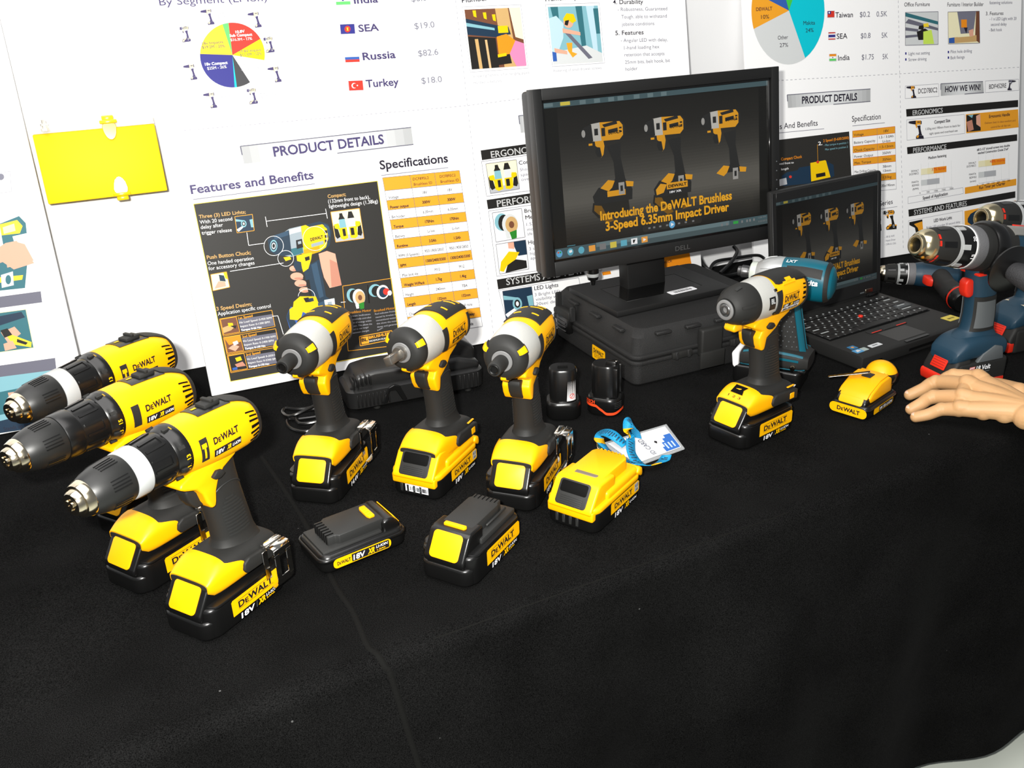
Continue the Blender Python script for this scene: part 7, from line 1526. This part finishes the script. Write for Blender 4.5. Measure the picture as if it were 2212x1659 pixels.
def ribbon(pts, name, w=.0075):
    P_ = spline([W_(p_, z) for p_, z in pts], 10); vs = []; fs = []; 
    n_ = len(P_)
    for i, p_ in enumerate(P_):
        d = (P_[min(i+1, n_-1)] - P_[max(i-1, 0)]).normalized(); s_ = d.cross(Vector((0, 0, 1)))
        if s_.length < .05: s_ = Vector((1, 0, 0))
        s_.normalize(); tw = .55*sin(i*.11); s2 = (s_*cos(tw) + Vector((0, 0, 1))*sin(tw)).normalized()
        if s2.z < 0 and p_.z < .012: s2.z = abs(s2.z)
        vs += [p_ - s2*w + Vector((0, 0, w*abs(s2.z))), p_ + s2*w + Vector((0, 0, w*abs(s2.z)))]
    m_ = MB()
    for i in range(n_-1): m_.add([vs[2*i], vs[2*i+1], vs[2*i+3], vs[2*i+2]], [[0, 1, 2, 3]], LAN if (i//7) % 6 != 4 else LABY)
    for i in range(2, n_-3):
        if (i//7) % 6 in (1, 2, 0) and i % 2 == 0:
            a, b2, c, d = vs[2*i], vs[2*i+1], vs[2*i+3], vs[2*i+2]; up = Vector((0, 0, .0006)); k0, k1 = .2 + .1*(i % 3), .75
            m_.add([a.lerp(b2, k0)+up, a.lerp(b2, k1)+up, (d.lerp(c, k1)).lerp(a.lerp(b2, k1), .2)+up, (d.lerp(c, k0)).lerp(a.lerp(b2, k0), .2)+up], [[0, 1, 2, 3]], LDK)
    o = m_.build(name, t, sharp=60)
    sm = o.modifiers.new('thickness', 'SOLIDIFY'); sm.thickness = .0009
    return o
ribbon([((1350, 962), .010), ((1325, 945), .016), ((1303, 938), .010), ((1294, 950), .004), ((1308, 972), .004), ((1330, 988), .006), ((1362, 1002), .007), ((1390, 1008), .005)], 'lanyard_strap')
ribbon([((1376, 945), .010), ((1370, 925), .030), ((1358, 914), .040), ((1357, 930), .030), ((1362, 955), .012), ((1364, 980), .007), ((1380, 1002), .006), ((1404, 1010), .004), ((1428, 1000), .004), ((1440, 985), .005)], 'lanyard_strap')
mb = MB(); a = W_((1296, 968), .002); mb.bm(rbox(a.x, a.y, .004, .010, .018, .005, .0015, 2), STE); mb.build('lanyard_clip', t)

# ---------------- the hand of a person resting on the cloth
def blob_mesh(name, chains, voxel=.0011, smooth_it=7):
    m_ = MB()
    for pts, rad in chains:
        P_ = spline(pts, 6); n_ = len(P_); k = (n_-1)/(len(rad)-1)
        rr = [rad[int(i/k)] + (rad[min(int(i/k)+1, len(rad)-1)]-rad[int(i/k)])*((i/k) % 1) if i < n_-1 else rad[-1] for i in range(n_)]
        m_.add(*tube(P_, rr, 18), SKIN)
        for p_, r_ in ((P_[0], rr[0]), (P_[-1], rr[-1])):
            b = bmesh.new(); bmesh.ops.create_uvsphere(b, u_segments=18, v_segments=12, radius=r_); m_.bm(b, SKIN, Matrix.Translation(p_))
    o = m_.build(name)
    md = o.modifiers.new('fuse', 'REMESH'); md.mode = 'VOXEL'; md.voxel_size = voxel
    sm = o.modifiers.new('soften', 'SMOOTH'); sm.factor = .5; sm.iterations = smooth_it
    me = bpy.data.meshes.new_from_object(o.evaluated_get(bpy.context.evaluated_depsgraph_get()))
    o.modifiers.clear(); o.data = me
    me.polygons.foreach_set('use_smooth', [True]*len(me.polygons)); me.update()
    return o
SKIN = mat('skin', (.50, .29, .135), .5, spec=.35, bump=.15, bscale=260, vary=.06, vscale=40)
SKIN.node_tree.nodes['Principled BSDF'].inputs['Subsurface Weight'].default_value = .12
SKIN.node_tree.nodes['Principled BSDF'].inputs['Subsurface Radius'].default_value = (.006, .002, .001)
T_ = lambda px, z: on_table(px, z)
FING = dict(
    little=([T_((1978, 901), .0085), T_((2005, 895), .015), T_((2034, 885), .022), T_((2072, 884), .029)], [0.0082, 0.0091, 0.0097, 0.0114]),
    ring=([T_((1968, 884), .0090), T_((1990, 872), .018), T_((2016, 858), .026), T_((2078, 858), .039)], [0.0087, 0.0096, 0.0105, 0.0120]),
    middle=([T_((1965, 853), .0090), T_((1994, 840), .019), T_((2022, 826), .028), T_((2088, 830), .045)], [0.0089, 0.0098, 0.0108, 0.0128]),
    index=([T_((2010, 842), .0130), T_((2034, 824), .031), T_((2060, 812), .042), T_((2112, 818), .046)], [0.0087, 0.0096, 0.0106, 0.0131]),
    thumb=([T_((2082, 840), .011), T_((2108, 834), .017), T_((2145, 832), .025), T_((2200, 850), .036)], [0.0097, 0.0108, 0.0125, 0.0171]))
WR = T_((2226, 890), .040)
chains = list(FING.values())
for nm, r0 in (('little', .0125), ('ring', .0135), ('middle', .0140), ('index', .0140)):
    k = FING[nm][0][-1]; mid = k.lerp(WR, .5) + Vector((0, 0, .001)); chains.append(([k, mid, WR], [r0*.85, r0*1.15, .0185]))
kl = FING['little'][0][-1]; kr = FING['ring'][0][-1]; km = FING['middle'][0][-1]; ki = FING['index'][0][-1]
for a, b2, r_ in ((kl, kr, .0102), (kr, km, .0112), (km, ki, .0115)):
    chains.append(([a - Vector((0, 0, .002)), b2 - Vector((0, 0, .002))], [r_, r_])); chains.append(([a.lerp(WR, .35) - Vector((0, 0, .002)), b2.lerp(WR, .35) - Vector((0, 0, .002))], [.0135, .0135]))
    chains.append(([a.lerp(WR, .65) - Vector((0, 0, .003)), b2.lerp(WR, .65) - Vector((0, 0, .003))], [.0155, .0155]))
for nm in ('little', 'ring', 'middle', 'index'):
    P_, r_ = FING[nm]
    chains.append(([P_[2] + Vector((0, 0, .0010)), P_[2].lerp(P_[1], .12) + Vector((0, 0, .0010))], [r_[2]*1.06, r_[2]*1.04]))
    chains.append(([P_[3] + Vector((0, 0, .0030)), P_[3].lerp(WR, .10) + Vector((0, 0, .0030))], [r_[3]*1.0, r_[3]*.95]))
    chains.append(([P_[3] + Vector((0, 0, .0075)), P_[3].lerp(WR, .5) + Vector((0, 0, .0100)), WR + Vector((0, 0, .012))], [.0042, .0040, .0040]))
fd = (WR - (kr+km)/2); fd.z = .0; fd.normalize(); side = Vector((-fd.y, fd.x, 0))
for o_ in (-.014, 0, .012): chains.append(([WR + side*o_*.8 - Vector((0, 0, .004)), WR + fd*.04 + side*o_ + Vector((0, 0, .004)), WR + fd*.11 + side*o_*1.2 + Vector((0, 0, .022)), WR + fd*.22 + side*o_*1.5 + Vector((0, 0, .055)), WR + fd*.33 + side*o_*1.4 + Vector((0, 0, .095))], [.0190, .0195, .0235, .0290, .0320]))
hand = blob_mesh('person', chains)
tag(hand, 'hand and bare forearm of a person reaching in from the right, palm down', 'person')
for nm in ('little', 'ring', 'middle'):
    P0, P1 = FING[nm][0][0], FING[nm][0][1]; d = (P1-P0); d.normalize(); r_ = FING[nm][1][0]
    up = (Vector((0, 0, 1)) - d*d.z).normalized(); sd = d.cross(up)
    m_ = MB(); vs = []; nu, nv = 6, 6
    for i in range(nu+1):
        for j in range(nv+1):
            s_ = (i/nu-.5)*1.5; u_ = -.6 + 1.25*(j/nv); wdt = math.sqrt(max(0, 1-abs(2*j/nv-1)**3.5))
            a = s_*wdt; vs.append(P0 + d*(u_*r_*1.05) + (up*cos(a) + sd*sin(a))*(r_*.94 if u_ > 0 else r_*.94*math.sqrt(max(.1, 1-(u_)**2*.9))) + up*.0004)
    m_.add(vs, [[i*(nv+1)+j, i*(nv+1)+j+1, (i+1)*(nv+1)+j+1, (i+1)*(nv+1)+j] for i in range(nu) for j in range(nv)], mat('fingernail', (.72, .44, .32), .3, spec=.5)); m_.build('fingernail', hand)
